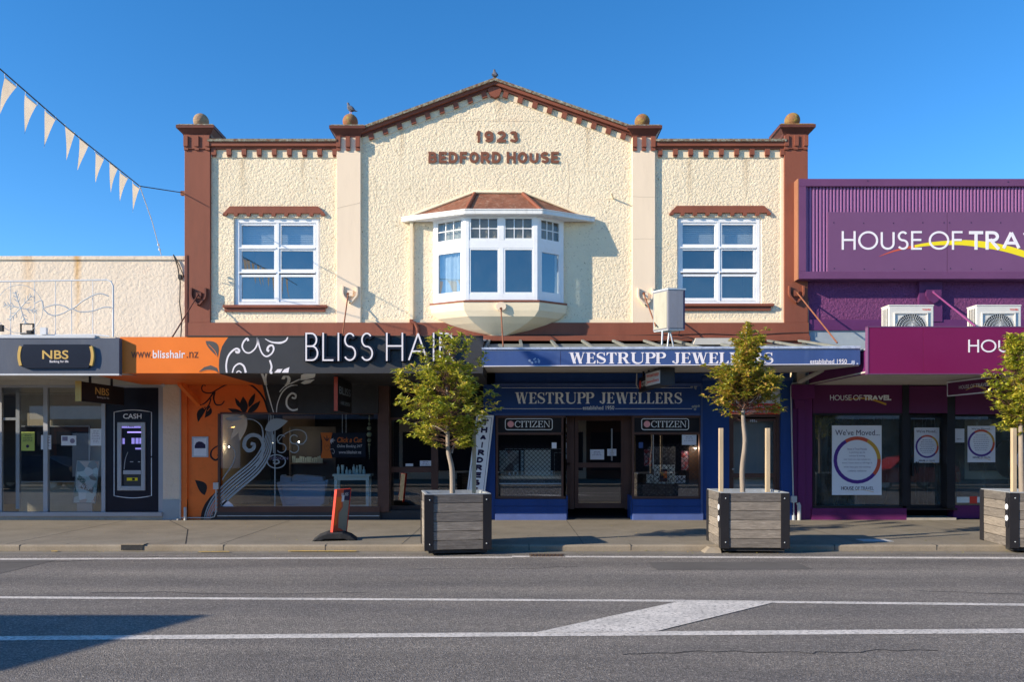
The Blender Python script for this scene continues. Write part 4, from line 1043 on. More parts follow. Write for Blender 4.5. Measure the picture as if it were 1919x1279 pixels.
# --- bank canopy
DB = 16.18; fB = front(DB)
CB = thing('canopy', 'slate grey canopy over the bank with a black and gold sign plate', 'canopy', (WX(100, DB), DB, WZ(703, DB)))
mb = MB(); mb.pbox(DB, -900, 634, 223.5, 702, -.12, 0); build('fascia', mb, 'slate_fascia', CB, bevel=.004)
mb = MB(); mb.pbox(DB, -900, 629, 178, 634, -.16, .015); mb.pbox(DB, -900, 701, 223.5, 704, -.1, .008); build('edge_flashing', mb, 'white_pvc', CB)
mb = MB(); mb.pbox(DB, 178, 631, 214, 634, -.3, -.05); mb.box(WX(-900, DB), WX(178, DB), DB+.1, DB+1.3, WZ(630, DB), WZ(628.5, DB)); build('valley', mb, 'beige_roughcast', CB)
soffit(CB, DB, -13.5, WX(223, DB), 702, 713, 'soffit'); deck(CB, DB, -13.5, WX(223, DB), WZ(640, DB), WZ(640, DF))
# sign plate with bowed ends
mb = MB(); q = [(47, 646.5), (168, 646.5)]+[(168+6*sin(pi*k/6), 646.5+44*k/6) for k in range(1, 6)]+[(168, 690.5), (50, 691)]+[(47-6*sin(pi*k/6), 690.5-44*k/6) for k in range(1, 6)]
mb.prism(fB, px(fB, q), 0, .05); SP = build('sign_plate', mb, 'nbs_black', CB)
mb = MB()
for s, xc in ((-1, 41.5), (1, 172.5)):
    P = [(xc+s*3.2*sin(pi*k/8), 650+36*k/8) for k in range(9)]; mb.ribbon(fB, px(fB, P), 5.2/F*DB, 0, .056)
build_each('gold_bar', mb, 'gold', SP)
mb = MB(); ptext(mb, DB, 'NBS', 82, 657.5, 131, 674, bold=.016, d=.054); build('lettering', mb, 'gold', SP)
mb = MB(); ptext(mb, DB, 'Banking for life', 96, 676, 131, 682, bold=.01, d=.054); build('lettering', mb, 'white_vinyl', SP)
# --- salon canopy
DSA = 16.3; fA = front(DSA)
CS = thing('canopy', 'orange and charcoal hair salon canopy with white flower curls on its face', 'canopy', (WX(560, DSA), DSA, WZ(700, DSA)))
bnd = [(428, 632), (422, 640), (416, 650), (412.5, 662), (410.5, 675), (410, 687), (411, 700)]
mb = MB(); mb.prism(fA, px(fA, [(225, 632)]+bnd+[(225, 700)]), -.12, 0); FO = build('fascia', mb, 'orange_paint', CS)
mb = MB(); mb.prism(fA, px(fA, [(905, 632), (905, 700)]+bnd[::-1]), -.12, 0); FC = build('fascia', mb, 'charcoal', CS)
mb = MB(); mb.pbox(DSA, 350, 629.5, 905, 632, -.2, .01); build('edge_flashing', mb, 'cable', CS)
mb = MB(); ptext(mb, DSA, 'www.', 246, 660, 285, 671.5, d=.003)
build('lettering', mb, 'brown_dark', FO)
mb = MB(); ptext(mb, DSA, 'blisshair', 286.5, 657, 347, 671.8, bold=.012, d=.003); build('lettering', mb, 'white_vinyl', FO)
mb = MB(); ptext(mb, DSA, '.nz', 350, 660, 372, 671.5, d=.003); build('lettering', mb, 'brown_dark', FO)
def z3(pts): return [(320+x/4, 560+y/4) for x, y in pts]        # rows and columns read off one enlargement
def z4(pts): return [(320+x/4, 720+y/4) for x, y in pts]
mb = MB(); s4 = DSA/F/4
leafshape(mb, fA, *px(fA, z3([(262, 318), (352, 440)])), 34*s4, d1=.003, bend=22*s4); mb.prism(fA, px(fA, z3([(210, 550), (250, 515), (300, 500), (345, 520), (360, 556), (320, 540), (270, 535)])), 0, .003, False)
build('leaf_decal', mb, 'grey_leaf', FO)
mb = MB(); swirl(mb, fA, px(fA, z3([(285, 345), (310, 370), (335, 400), (350, 438)])), 3*s4, 5*s4, d1=.005); swirl(mb, fA, px(fA, z3([(215, 552), (270, 538), (320, 542), (352, 556)])), 3*s4, 7*s4, d1=.005); build('leaf_vein', mb, 'orange_paint', FO)
mb = MB()
def SW(pts, a, b=None, m=None, mb_=None, fr=None, z=z3, d=.004, k=s4): swirl(mb if mb_ is None else mb_, fr or fA, px(fr or fA, z(pts)), a*k, None if b is None else b*k, None if m is None else m*k, d1=d)
SW([(420, 556), (416, 500), (428, 440), (455, 400), (490, 376), (512, 385), (510, 402), (494, 402), (492, 392)], 12, 20, 14)
SW([(462, 556), (478, 512), (515, 488), (548, 508), (563, 556)], 10, 16, 12); SW([(492, 556), (510, 543), (530, 556)], 8)
SW([(582, 318), (572, 300), (548, 322), (536, 360), (556, 398), (592, 407), (630, 378), (650, 335), (652, 288)], 16, 12, 10)
SW([(652, 288), (662, 350), (685, 410), (718, 434), (755, 414), (772, 380), (762, 352), (736, 358), (724, 385), (738, 394)], 10, 18, 12)
SW([(708, 302), (755, 326), (820, 332), (862, 316), (878, 288)], 4, 8, 16)
SW([(742, 462), (756, 510), (748, 552), (762, 556)], 12, 18, 14)
mb.prism(fA, px(fA, z3([(776, 556), (800, 530), (838, 528), (822, 556)])), 0, .004, False); mb.prism(fA, px(fA, z3([(832, 556), (850, 532), (890, 514), (882, 556)])), 0, .0045, False)
build('curl_decal', mb, 'white_vinyl', FC)
# raised letters with black outline returns
mb = MB(); mw = MB(); fL = front(DSA-.10)
LT = [('BLISS', 574, 698), ('HAIR', 725, 849)]
for s, xa_, xb_ in LT:
    (a, b), (c, d) = px(fL, [(xa_, 677)])[0], px(fL, [(xb_, 624)])[0]
    sans(mw, fL, s, a, b, c, d-b, .031, gap=.27, d0=0, d1=.012)
    sans(mb, fL, s, a+.012, b-.012, c+.012, d-b+.0, .10, gap=.27, d0=-.10, d1=-.004)
build('letter_return', mb, 'nbs_black', CS); build('lettering', mw, 'white_vinyl', CS)
xs0, xs1 = WX(341, DF), WX(905, DSA)
soffit(CS, DSA, xs0-.9, WX(485, DF), 700, 722, 'orange_wall'); soffit(CS, DSA, WX(485, DF)+.002, xs1, 700, 722, 'charcoal_wall'); deck(CS, DSA, xs0-1, xs1, WZ(640, DSA), WZ(640, DF))
mb = MB(); mb.box(WX(905, DSA)-.06, WX(905, DSA), DSA+.02, DF-.1, WZ(699, DSA), WZ(634, DSA)); mb.box(WX(225, DSA), WX(225, DSA)+.05, DSA+.02, DF-.1, WZ(699, DSA), WZ(634, DSA)); build('side_fascia', mb, 'charcoal', CS)
rod(CS, (WX(375, DF), DF-.1, WZ(553, DF)), (WX(318, 17.5), 17.5, WZ(632, 17.5)-.1), 'brown_dark')
rod(CS, (WX(654, DF), DF-.1, WZ(553, DF)), (WX(640, 18.3), 18.3, WZ(634, 18.3)-.1), 'rod_rust')
# --- jeweller canopy
DJ = 16.15; fJ = front(DJ)
CJ = thing('canopy', 'faded navy jeweller canopy with white serif lettering and flaking top edge', 'canopy', (WX(1258, DJ), DJ, WZ(685, DJ)))
mb = MB(); mb.prism(fJ, px(fJ, [(903, 656), (1612, 654), (1612, 684), (903, 687.5)]), -.10, 0); FJ = build('fascia', mb, 'navy_fascia', CJ)
mb = MB(); mb.prism(fJ, px(fJ, [(903, 652), (1612, 649), (1612, 654), (903, 656)]), -.20, .03); build('gutter_edge', mb, 'flaked_white', CJ, bevel=.006)
mb = MB(); mb.prism(fJ, px(fJ, [(903, 686.2), (1596, 682.2), (1596, 683.6), (903, 687.8)]), 0, .012); mb.prism(fJ, px(fJ, [(903, 657.5), (1612, 655.2), (1612, 655.8), (903, 658.2)]), 0, .006)
build('trim_line', mb, 'white_vinyl', FJ)
mb = MB(); mb.prism(fJ, px(fJ, [(1050, 657), (1050.8, 657), (1050.8, 686), (1050, 686)]), 0, .002); build('panel_joint', mb, 'ink', FJ)
mb = MB(); (a, b), (c, d) = px(fJ, [(1066, 682), (1449, 661)]); serif(mb, fJ, 'WESTRUPP JEWELLERS', a, b, c, d-b, .21, .05, .40, d1=.004); build('lettering', mb, 'white_vinyl', FJ)
mb = MB(); ptext(mb, DJ, 'established 1950', 1518, 673.5, 1587, 682, bold=.012, d=.004); build('lettering', mb, 'white_vinyl', FJ)
mb = MB(); rnd = random.Random(5)
for k in range(12): cx_, cy_ = rnd.uniform(992, 1011), rnd.uniform(672, 681); mb.disc(fJ, *px(fJ, [(cx_, cy_)])[0], rnd.uniform(.01, .028), 0, .003+.0004*k, n=7)
for k in range(8): cx_, cy_ = rnd.uniform(1597, 1607), rnd.uniform(676, 683); mb.disc(fJ, *px(fJ, [(cx_, cy_)])[0], rnd.uniform(.012, .03), 0, .003+.0004*k, n=7)
build('flaked_patch', mb, 'flaked_white', FJ)
xj0, xj1 = WX(905, DJ), WX(1612, DJ)
za, zb_ = WZ(686, DJ), WZ(699, DF)
mb = MB(); mb.hexa([(xj0, DJ+.05, za), (xj1, DJ+.05, za), (xj1, DF-.02, zb_), (xj0, DF-.02, zb_), (xj0, DJ+.05, za+.03), (xj1, DJ+.05, za+.03), (xj1, DF-.02, zb_+.03), (xj0, DF-.02, zb_+.03)]); build('soffit', mb, 'soffit', CJ)
mb = MB()
for k in range(13):
    x = WX(915, DF)+k*.74
    if x > WX(1500, DF): break
    mb.hexa([(x, DJ+.1, WZ(655, DJ)), (x+.06, DJ+.1, WZ(655, DJ)), (x+.06, DF-.17, WZ(641, DF)-.02), (x, DF-.17, WZ(641, DF)-.02), (x, DJ+.1, WZ(655, DJ)+.06), (x+.06, DJ+.1, WZ(655, DJ)+.06), (x+.06, DF-.17, WZ(641, DF)+.03), (x, DF-.17, WZ(641, DF)+.03)])
build_each('rafter', mb, 'rafter_grey', CJ)
mb = MB(); mb.hexa([(xj0, DJ+.12, WZ(658, DJ)), (WX(1500, DF), DJ+.12, WZ(658, DJ)), (WX(1500, DF), DF-.2, WZ(646, DF)-.03), (xj0, DF-.2, WZ(646, DF)-.03), (xj0, DJ+.12, WZ(658, DJ)+.02), (WX(1500, DF), DJ+.12, WZ(658, DJ)+.02), (WX(1500, DF), DF-.2, WZ(646, DF)-.01), (xj0, DF-.2, WZ(646, DF)-.01)]); build('deck', mb, 'green_grey', CJ)
mb = MB(); mb.hexa([(WX(1500, DF), DJ+.12, WZ(657, DJ)), (xj1, DJ+.12, WZ(657, DJ)), (xj1, DF-.02, WZ(650, DF)), (WX(1500, DF), DF-.02, WZ(650, DF)), (WX(1500, DF), DJ+.12, WZ(657, DJ)+.02), (xj1, DJ+.12, WZ(657, DJ)+.02), (xj1, DF-.02, WZ(650, DF)+.02), (WX(1500, DF), DF-.02, WZ(650, DF)+.02)]); build('deck', mb, 'grey_wall', CJ)
rod(CJ, (WX(939, yf), yf-.05, WZ(580, yf)), (WX(943, 17.2), 17.2, WZ(650, 17.2)))
rod(CJ, (WX(1205, DF), DF-.1, WZ(552, DF)), (WX(1229, 17.7), 17.7, WZ(612, 17.7)), 'rod_rust')
rod(CJ, (WX(1490, DF), DF-.1, WZ(549, DF)), (WX(1569, 16.7), 16.7, WZ(643, 16.7)), 'rod_rust', .018)
# --- travel agency canopy
DT = 15.95; fT = front(DT)
CT = thing('canopy', 'deep magenta travel agency canopy with white lettering at the street edge', 'canopy', (WX(1780, DT), DT, WZ(700, DT)))
mb = MB(); mb.pbox(DT, 1627, 613, 1730, 701, -.1, 0); mb.pbox(DT, 1730.6, 613, 2500, 701, -.1, 0); FT = build('fascia', mb, 'magenta', CT, bevel=.003)
mb = MB(); mb.pbox(DT, 1626, 612, 2500, 613.8, -.11, .008); mb.pbox(DT, 1626, 700.5, 2500, 702, -.1, .006); mb.pbox(DT, 1626, 613, 1627.6, 701, -.11, .008); build('edge_flashing', mb, 'purple_panel', CT)
xt0 = WX(1627, DT)
mb = MB(); za = WZ(700, DT); zb_ = WZ(722, DF)
mb.hexa([(xt0+.02, DT+.12, za), (xt0+.06, DT+.12, za), (xt0+.06, DF-.01, za), (xt0+.02, DF-.01, za), (xt0+.02, DT+.12, WZ(655, DT)), (xt0+.06, DT+.12, WZ(655, DT)), (xt0+.06, DF-.01, WZ(655, DT)), (xt0+.02, DF-.01, WZ(655, DT))]); build('side_fascia', mb, 'purple_shop', CT)
soffit(CT, DT, xt0, 20, 700, 722, 'soffit'); deck(CT, DT, xt0, 20, WZ(655, DT), WZ(655, DT))
(a, b), (c, d) = px(fT, [(1816, 661), (2143, 637)])
hot_text(FT, fT, a, b, c, d, 'white_vinyl', .001, light=.12)
rod(CT, (WX(1744, DF), DF-.1, WZ(549, DF)), (WX(1828, 16.7), 16.7, WZ(612, 16.7)), 'rod_purple', .022)

# ================================================================ shopfronts
def soffit_frame(D, ybot, yback):
    z0, z1 = WZ(ybot, D)+.017, WZ(yback, DF)-.003; o = Vector((0, D+.03, z0)); v = Vector((0, DF-.02-D-.03, z1-z0)); vn = v.normalized()
    return Fr(o, (1, 0, 0), vn, (0, vn.z, -vn.y))
def on_soffit(fr, pts):
    out = []
    for x, y in pts:
        d = Vector(((x-CX)/F, 1, (HY-y)/F)); c0 = Vector((0, 0, HC)); k = (fr.O-c0).dot(fr.n)/d.dot(fr.n); p = c0+d*k-fr.O; out.append((p.dot(fr.u), p.dot(fr.v)))
    return out
def room(name, x0, x1, zc, depth=5, mat='inside_wall'):
    mb = MB(); y0 = DF+.15; y1 = DF+depth
    mb.quad((x0, y1, PZ), (x1, y1, PZ), (x1, y1, zc), (x0, y1, zc)); mb.quad((x0, y0, PZ), (x0, y1, PZ), (x0, y1, zc), (x0, y0, zc)); mb.quad((x1, y0, PZ), (x1, y0, zc), (x1, y1, zc), (x1, y1, PZ)); mb.quad((x0, y0, zc), (x0, y1, zc), (x1, y1, zc), (x1, y0, zc))
    o = struct(name+'_wall', mb, mat, False)
    mb = MB(); mb.quad((x0, y0-.1, PZ+.01), (x1, y0-.1, PZ+.01), (x1, y1, PZ+.01), (x0, y1, PZ+.01)); struct(name+'_floor', mb, 'carpet', False)
def pane(par, x0, y0, x1, y1, D, mat='shop_glass', nm='pane'):
    f = front(D); mb = MB(); mb.quad(*[f.pt(a, b, 0) for a, b in px(f, [(x0, y1), (x1, y1), (x1, y0), (x0, y0)])]); return build(nm, mb, mat, par, recalc=False)
def poster(name, label, cat, D, x0, y0, x1, y1, mat, th=.006, tilt=0, group=None):
    f = front(D); mb = MB(); cx_, cy_ = (x0+x1)/2, (y0+y1)/2
    c, s = cos(tilt), sin(tilt); q = [(cx_+(x-cx_)*c-(y-cy_)*s, cy_+(x-cx_)*s+(y-cy_)*c) for x, y in ((x0, y1), (x1, y1), (x1, y0), (x0, y0))]
    t = thing(name, label, cat, (WX(cx_, D), D, WZ(y1, D)), group); mb.prism(f, px(f, q), 0, th); build('sheet', mb, mat, t); return t
def lines(par, D, x0, x1, ys, mat='ink_grey', h=1.2, d=.008, seed=1):
    mb = MB(); r = random.Random(seed)
    for y in ys:
        w = (x1-x0)*r.uniform(.55, 1); xa_ = (x0+x1)/2-w/2; x = xa_
        while x < xa_+w:
            l = r.uniform(2, 6); mb.pbox(D, x, y, min(x+l, xa_+w), y+h, 0, d); x += l+1.2
    return build('print', mb, mat, par)
# ---- bank
SHB = thing('shopfront', 'bank shopfront with grey aluminium windows below the slate canopy', 'shopfront', (WX(170, DF), DF, PZ))
mb = MB(); mb.pbox(DF, -760, 712, 341, 722, -.15, .10); build('head_beam', mb, 'soffit', SHB)
mb = MB(); mb.pbox(DF, 306, 722, 341, 937, -.15, .02); mb.pbox(DF, 331, 706, 341, 722, -.1, .12); build('pier', mb, 'beige_roughcast', SHB)
mb = MB(); mb.pbox(DF, 306, 937, 352, 979, -.15, .045); build('pier_foot', mb, 'grey_wall', SHB)
mb = MB(); mb.pbox(DF, -760, 968, 306, 985, -.15, .05); build('plinth', mb, 'plinth', SHB)
mb = MB(); mb.pbox(DF, -760, 722, 306, 727, -.1, .0); mb.pbox(DF, -760, 960.5, 306, 968, -.12, .09)
for x0, x1 in ((-75, -68), (81, 89), (190, 197), (297, 306)): mb.pbox(DF, x0, 727, x1, 960.5, -.1, .0)
mb.pbox(DF, -3, 727, 2, 960, -.1, -.02)
build('frame', mb, 'alu', SHB)
mb = MB(); mb.pbox(DF, 2, 727, 34, 737, -.12, -.05); mb.pbox(DF, 27, 737, 34, 955, -.12, -.05); mb.pbox(DF, 2, 783, 27, 788, -.12, -.05); build('door_frame', mb, 'alu', SHB)
for x0, x1 in ((-68, -3), (2, 81), (89, 190)): pane(SHB, x0, 727, x1, 960.5, DF+.05)
mb = MB(); mb.pbox(DF, 197, 727, 297, 960.5, -.1, -.03); AP = build('machine_surround', mb, 'nbs_black', SHB)
room('bank_room', WX(-400, DF), WX(340, DF), WZ(722, DF), 5, 'inside_wall')
mb = MB(); n = 60; xa_, xb_ = WX(35, DF+.5), WX(196, DF+.5); P = []
for k in range(n+1):
    P += [(xa_+(xb_-xa_)*k/n, DF+.5+.02*(k % 2), WZ(962, DF+.5)), (xa_+(xb_-xa_)*k/n, DF+.5+.02*(k % 2), WZ(722, DF+.5))]
mb.add(P, [(2*k, 2*k+2, 2*k+3, 2*k+1) for k in range(n)], True)
t_ = thing('vertical_blind', 'tan vertical blind hanging behind the bank windows', 'blind', (xa_, DF+.5, WZ(722, DF+.5))); build('slat_row', mb, 'curtain_tan', t_, recalc=False)
DP_ = DF+.3
t_ = thing('advert_stand', 'large black display panel standing inside the bank window', 'display panel', (WX(100, DP_), DP_, WZ(905, DP_)))
mb = MB(); mb.pbox(DP_, 34, 800, 167, 903, -.05, .0); build('panel', mb, 'nbs_black', t_)
mb = MB(); mb.frame(DP_, 32.5, 798.5, 168.5, 904.5, 2, -.05, .01); build('frame', mb, 'alu', t_)
DI = DF+.04
t_ = poster('notice', 'yellow green notice taped inside the bank window', 'notice', DI, 40, 810, 65, 845.5, 'paper_green'); lines(t_, DI, 43, 62, [814, 817, 821, 824, 827], 'ink', 1); mb = MB(); mb.disc(front(DI), *px(front(DI), [(52, 837)])[0], .04, 0, .01, n=10); build('print', mb, 'ink', t_)
t_ = poster('notice', 'small white leaflet in the bank window behind the grey mullion', 'notice', DI, 77, 816, 96, 843, 'paper'); lines(t_, DI, 90, 95, [820, 825, 830, 835])
t_ = poster('notice', 'wide white leaflet with dark pictures in the bank window', 'notice', DI, 115, 817, 143, 835.5, 'paper')
mb = MB(); mb.pbox(DI, 117, 819, 127, 827, 0, .009); mb.disc(front(DI), *px(front(DI), [(136, 827)])[0], .06, 0, .009, n=12); build('print', mb, 'ink_grey', t_)
t_ = poster('notice', 'plain white price sheet in the bank window next to the cash machine', 'notice', DI, 169.5, 804, 190, 836, 'paper'); lines(t_, DI, 172, 188, [808, 811, 814, 817, 820, 823, 826, 829], h=.8)
t_ = thing('advert_board', 'framed interest rate poster reading 4.93% in the bank window', 'poster', (WX(163, DF+.2), DF+.2, WZ(960, DF+.2)))
DA = DF+.2; fAd = front(DA); q = [(138, 943), (179.5, 943.5), (187, 865), (146, 864.5)]
mb = MB(); mb.prism(fAd, px(fAd, q), 0, .02); build('board', mb, 'poster_photo', t_)
mb = MB(); [mb.ribbon(fAd, px(fAd, [a, b]), .02, .0, .03) for a, b in zip(q, q[1:]+q[:1])]; build('frame', mb, 'silver_vinyl', t_)
mb = MB(); ptext(mb, DA, '4.93%', 145.5, 909, 174, 918.5, bold=.018, d=.025); ptext(mb, DA, 'from a rate', 147, 894, 163, 898, d=.025); ptext(mb, DA, 'we get it', 147, 899.5, 160, 903.5, d=.025); ptext(mb, DA, 'fixed home', 147, 904.5, 168, 907.5, d=.025); build('lettering', mb, 'white_vinyl', t_)
mb = MB(); mb.pbox(DA, 144, 943, 173, 962, -.04, .0); build('stand', mb, 'alu', t_)
# cash machine
AT = thing('cash_machine', 'wall cash machine in a black panel with white outline and CASH lettering', 'cash machine', (WX(246, DF), DF+.03, WZ(934, DF)))
mb = MB(); fm_ = front(DF+.03)
out_ = [(214, 773)]+[(214+70*k/10, 773-4*sin(pi*k/10)) for k in range(1, 10)]+[(284, 773), (284, 930)]+[(284-70*k/10, 930+4*sin(pi*k/10)) for k in range(1, 10)]+[(214, 930), (214, 773)]
mb.ribbon(fm_, px(fm_, out_), .017, 0, .008); build('outline', mb, 'paper', AT)
mb = MB(); ptext(mb, DF+.03, 'CASH', 231, 776, 265.5, 785.5, bold=.018, d=.008); build('lettering', mb, 'poster_white', AT)
mb = MB(); mb.frame(DF+.03, 221.5, 792, 273.5, 920, 7.5, 0, .05, 8.5); build('bezel', mb, 'alu', AT, bevel=.01)
mb = MB(); mb.pbox(DF+.03, 229, 794, 266, 911, 0, .006); build('recess', mb, 'nbs_black', AT)
mb = MB(); mb.pbox(DF+.03, 229.5, 793.5, 264, 803, 0, .03); HD = build('header', mb, 'ring_violet', AT); HD.data.materials[0] = MATS['atm_screen']
mb = MB(); ptext(mb, DF+.03, 'NBS', 239.5, 795.5, 252.5, 801, bold=.015, d=.034); build('lettering', mb, 'nbs_black', HD)
mb = MB(); mb.pbox(DF+.03, 239, 809.5, 266, 812, .006, .014); build('light_bar', mb, 'atm_bar', AT)
mb = MB()
for x in (247, 254.5, 261.5): mb.pbox(DF+.03, x, 821.5, x+5.5, 832.5, .006, .012)
mb.pbox(DF+.03, 254, 840, 266, 843, .006, .012); mb.pbox(DF+.03, 230, 822, 234, 833, .006, .010); build('screen', mb, 'atm_screen', AT)
mb = MB(); swirl(mb, fm_, px(fm_, [(240, 848), (235, 862), (233, 880)]), .01, .02, d1=.012, d0=.006); mb.pbox(DF+.03, 233, 882, 266, 889.5, .006, .06); mb.pbox(DF+.03, 244, 865.5, 250, 867, .006, .012); mb.pbox(DF+.03, 259, 865.5, 263, 867, .006, .012); build('shelf', mb, 'alu', AT)
mb = MB(); mb.pbox(DF+.03, 233, 890, 266, 911, .006, .03); build('slot_panel', mb, 'charcoal', AT)
mb = MB(); mb.pbox(DF+.03, 239, 896, 259, 901.5, .03, .034); build('card_slot', mb, 'yellow_sign', AT)
mb = MB(); mb.pbox(DF+.03, 249, 896.5, 254, 901, .034, .036); mb.tube([(WX(283.5, DF), DF, WZ(857, DF)), (WX(283.5, DF), DF-.03, WZ(857, DF))], .02, 8); build('keyhole', mb, 'nbs_black', AT)
# security camera and conduit
t_ = thing('security_camera', 'small dark security camera under the bank canopy by the roughcast pier', 'camera', (WX(310, DF), DF-.2, WZ(722, DF)))
mb = MB(); mb.tube([(WX(308, DF), DF-.12, WZ(722, DF)), (WX(316, DF), DF-.3, WZ(725, DF))], .04, 10); build('body', mb, 'galv', t_); mb = MB(); mb.pbox(DF, 301, 712, 308, 724, .0, .12); build('bracket', mb, 'soffit', t_)
t_ = thing('alarm_light', 'little cream floodlight box on the beam above the cash machine', 'light', (WX(241, DF), DF-.15, WZ(718, DF)))
mb = MB(); mb.pbox(DF, 237.5, 711, 247.5, 718, .10, .22); build('housing', mb, 'soffit', t_); mb = MB(); mb.pbox(DF, 239.5, 712.5, 242.5, 715, .22, .226); build('lens', mb, 'ink', t_)

# ---- hanging signs under the canopies
def hang_sign(name, label, xn, Dn, xf, Df, ztop, zbot, th, mats, hangers=True):
    """blade sign running from its street end (xn at distance Dn) back to (xf, Df)"""
    p = Vector((WX(xn, Dn), Dn, 0)); q = Vector((WX(xf, Df), Df, 0)); u = (q-p); l = u.length; u.normalize(); n = Vector((-u.y, u.x, 0))
    if p.x > 0: n = n
    t = thing(name, label, 'hanging sign', (p.x, p.y, zbot))
    side = 1 if p.x < 0 else -1                 # which face looks at the middle of the street
    nn = Vector((u.y, -u.x, 0)) * side
    fr = Fr((p.x, p.y, zbot), u, (0, 0, 1), nn)
    mb = MB(); mb.rect(fr, 0, 0, l, ztop-zbot, -th/2, th/2); B = build('box', mb, mats[0], t, bevel=.006)
    mb = MB(); mb.rect(fr, -.012, -.006, .0, ztop-zbot+.006, -th/2-.004, th/2+.004); build('end_cap', mb, mats[1], t)
    if hangers:
        mb = MB()
        for a in (l*.25, l*.75): mb.rect(fr, a-.02, ztop-zbot, a+.02, ztop-zbot+.22, -.02, .02)
        build('hanger', mb, 'dark_frame', t)
    return t, fr, l, ztop-zbot
t_, fr, l, h = hang_sign('hanging_sign', 'dark bank blade sign with gold letters hanging under the slate canopy', 147, 16.9, 228, 18.75, WZ(715, 16.9), WZ(752, 16.9), .12, ('brown_dark', 'gold'))
t_.children[0].data.materials[0] = MATS['black_vinyl']
mb = MB(); text(mb, fr, 'NBS', (l*.30, h*.42, l*.62, h*.80), .016, d=.064); build('lettering', mb, 'gold', t_); mb = MB(); text(mb, fr, 'Banking for life', (l*.34, h*.22, l*.62, h*.34), .01, d=.064); build('lettering', mb, 'paper', t_)
t_, fr, l, h = hang_sign('hanging_sign', 'orange edged salon blade sign hanging under the charcoal canopy', 629.5, 17.0, 656, 18.6, WZ(707, 17.0), WZ(770, 17.0), .07, ('black_vinyl', 'ring_red'))
mb = MB(); text(mb, fr, 'BLISS', (l*.1, h*.52, l*.9, h*.75), .004, d=.04); text(mb, fr, 'HAIR DESIGN', (l*.2, h*.2, l*.85, h*.32), .0, d=.04); build('lettering', mb, 'silver_vinyl', t_)
t_, fr, l, h = hang_sign('hanging_sign', 'lit box sign of the jeweller hanging below the navy canopy', 1251, 16.6, 1222, 17.6, WZ(690, 16.6), WZ(722, 16.6), .3, ('charcoal', 'charcoal'))
mb = MB(); mb.rect(fr, .03, .04, l-.02, h-.04, .15, .156); build('face', mb, 'paper', t_)
mb = MB(); text(mb, fr, 'Westrupp', (l-.08, h*.55, .1, h*.82), .015, d=.158); text(mb, fr, 'Jewellers', (l-.08, h*.2, .1, h*.45), .015, d=.158); build('lettering', mb, 'red_sign', t_)
t_, fr, l, h = hang_sign('hanging_sign', 'smaller black watch brand box sign behind the jeweller box sign', 1221, 17.65, 1201, 18.75, WZ(701, 17.65), WZ(730, 17.65), .1, ('black_vinyl', 'charcoal'))
mb = MB(); text(mb, fr, 'CITIZEN', (l*.72, h*.32, l*.06, h*.66), .012, d=.055); build('lettering', mb, 'poster_white', t_); mb = MB(); mb.disc(fr, l*.85, h*.5, .10, .05, .055); build('emblem', mb, 'red_sign', t_)
t_, fr, l, h = hang_sign('hanging_sign', 'white edged plum blade sign hanging under the magenta canopy', 1872, 16.4, 1779, 18.0, WZ(705, 16.4), WZ(735, 16.4), .1, ('plum_board', 'plum_board'), False)
mb = MB()
for a, b, c, d in ((0, 0, l, .025), (0, h-.025, l, h), (0, .025, .025, h-.025), (l-.025, .025, l, h-.025)): mb.rect(fr, a, b, c, d, .05, .056)
build('border', mb, 'paper', t_)
mb = MB(); text(mb, fr, 'HOUSE OF', (l*.74, h*.42, l*.42, h*.66), 0, d=.055); text(mb, fr, 'TRAVEL', (l*.40, h*.42, l*.14, h*.66), .02, d=.055); build('lettering', mb, 'paper', t_)
mb = MB(); swirl(mb, fr, [(l*.6, h*.3), (l*.4, h*.5), (l*.2, h*.25)], .01, .05, d0=.05, d1=.054); build('swoosh', mb, 'gold', t_)

# ---- salon
SHS = thing('shopfront', 'orange and charcoal hair salon shopfront painted with large curling flowers', 'shopfront', (WX(600, DF), DF, PZ))
f1 = front(DF); fw = front(DF-.0)
k4 = DF/F/4
orb = z3([(650, 560), (672, 610), (690, 660), (712, 760), (733, 862)])
mb = MB(); mb.prism(f1, px(f1, [(341, 700), (483, 700)]+orb+[(413, 776), (413, 845), (413, 979), (341, 979)]), -.15, .0); OW = build('wall', mb, 'orange_wall', SHS)
mb = MB(); mb.pbox(DF, 341, 700, 352, 979, .0, .05); mb.hexa([(WX(352, DF), DF-.6, 3.3), (WX(352, DF)+.09, DF-.6, 3.3), (WX(352, DF)+.3, DF, 2.85), (WX(352, DF)+.2, DF, 2.85), (WX(352, DF), DF-.6, 3.42), (WX(352, DF)+.09, DF-.6, 3.42), (WX(352, DF)+.3, DF, 3.0), (WX(352, DF)+.2, DF, 3.0)]); build('brace', mb, 'orange_wall', SHS)
mb = MB(); mb.prism(f1, px(f1, orb[::-1]+[(560, 700), (560, 776), (503, 776)]), -.15, -.002); mb.pbox(DF, 560, 722, 710, 776, -.15, .10); mb.pbox(DF, 560, 700, 905, 722, -.12, .04); mb.pbox(DF, 560, 720, 905, 724, -.1, .12); build('wall', mb, 'charcoal_wall', SHS)
mb = MB(); mb.pbox(DF, 413, 950, 712, 960, -.1, .06); mb.pbox(DF, 708, 724, 729, 960, -.25, .02); mb.pbox(DF, 409, 776, 413, 960, -.05, .03); mb.pbox(DF, 413, 773.5, 708, 777, -.05, .02); build('frame', mb, 'bronze_frame', SHS)
mb = MB(); mb.pbox(DF, 400, 960, 712, 967, -.15, .05); mb.pbox(DF, 396, 967, 712, 979, -.15, .02); build('stall_riser', mb, 'charcoal', SHS); mb = MB(); mb.pbox(DF, 409, 966.5, 712, 968, .05, .07); build('riser_edge', mb, 'galv', SHS)
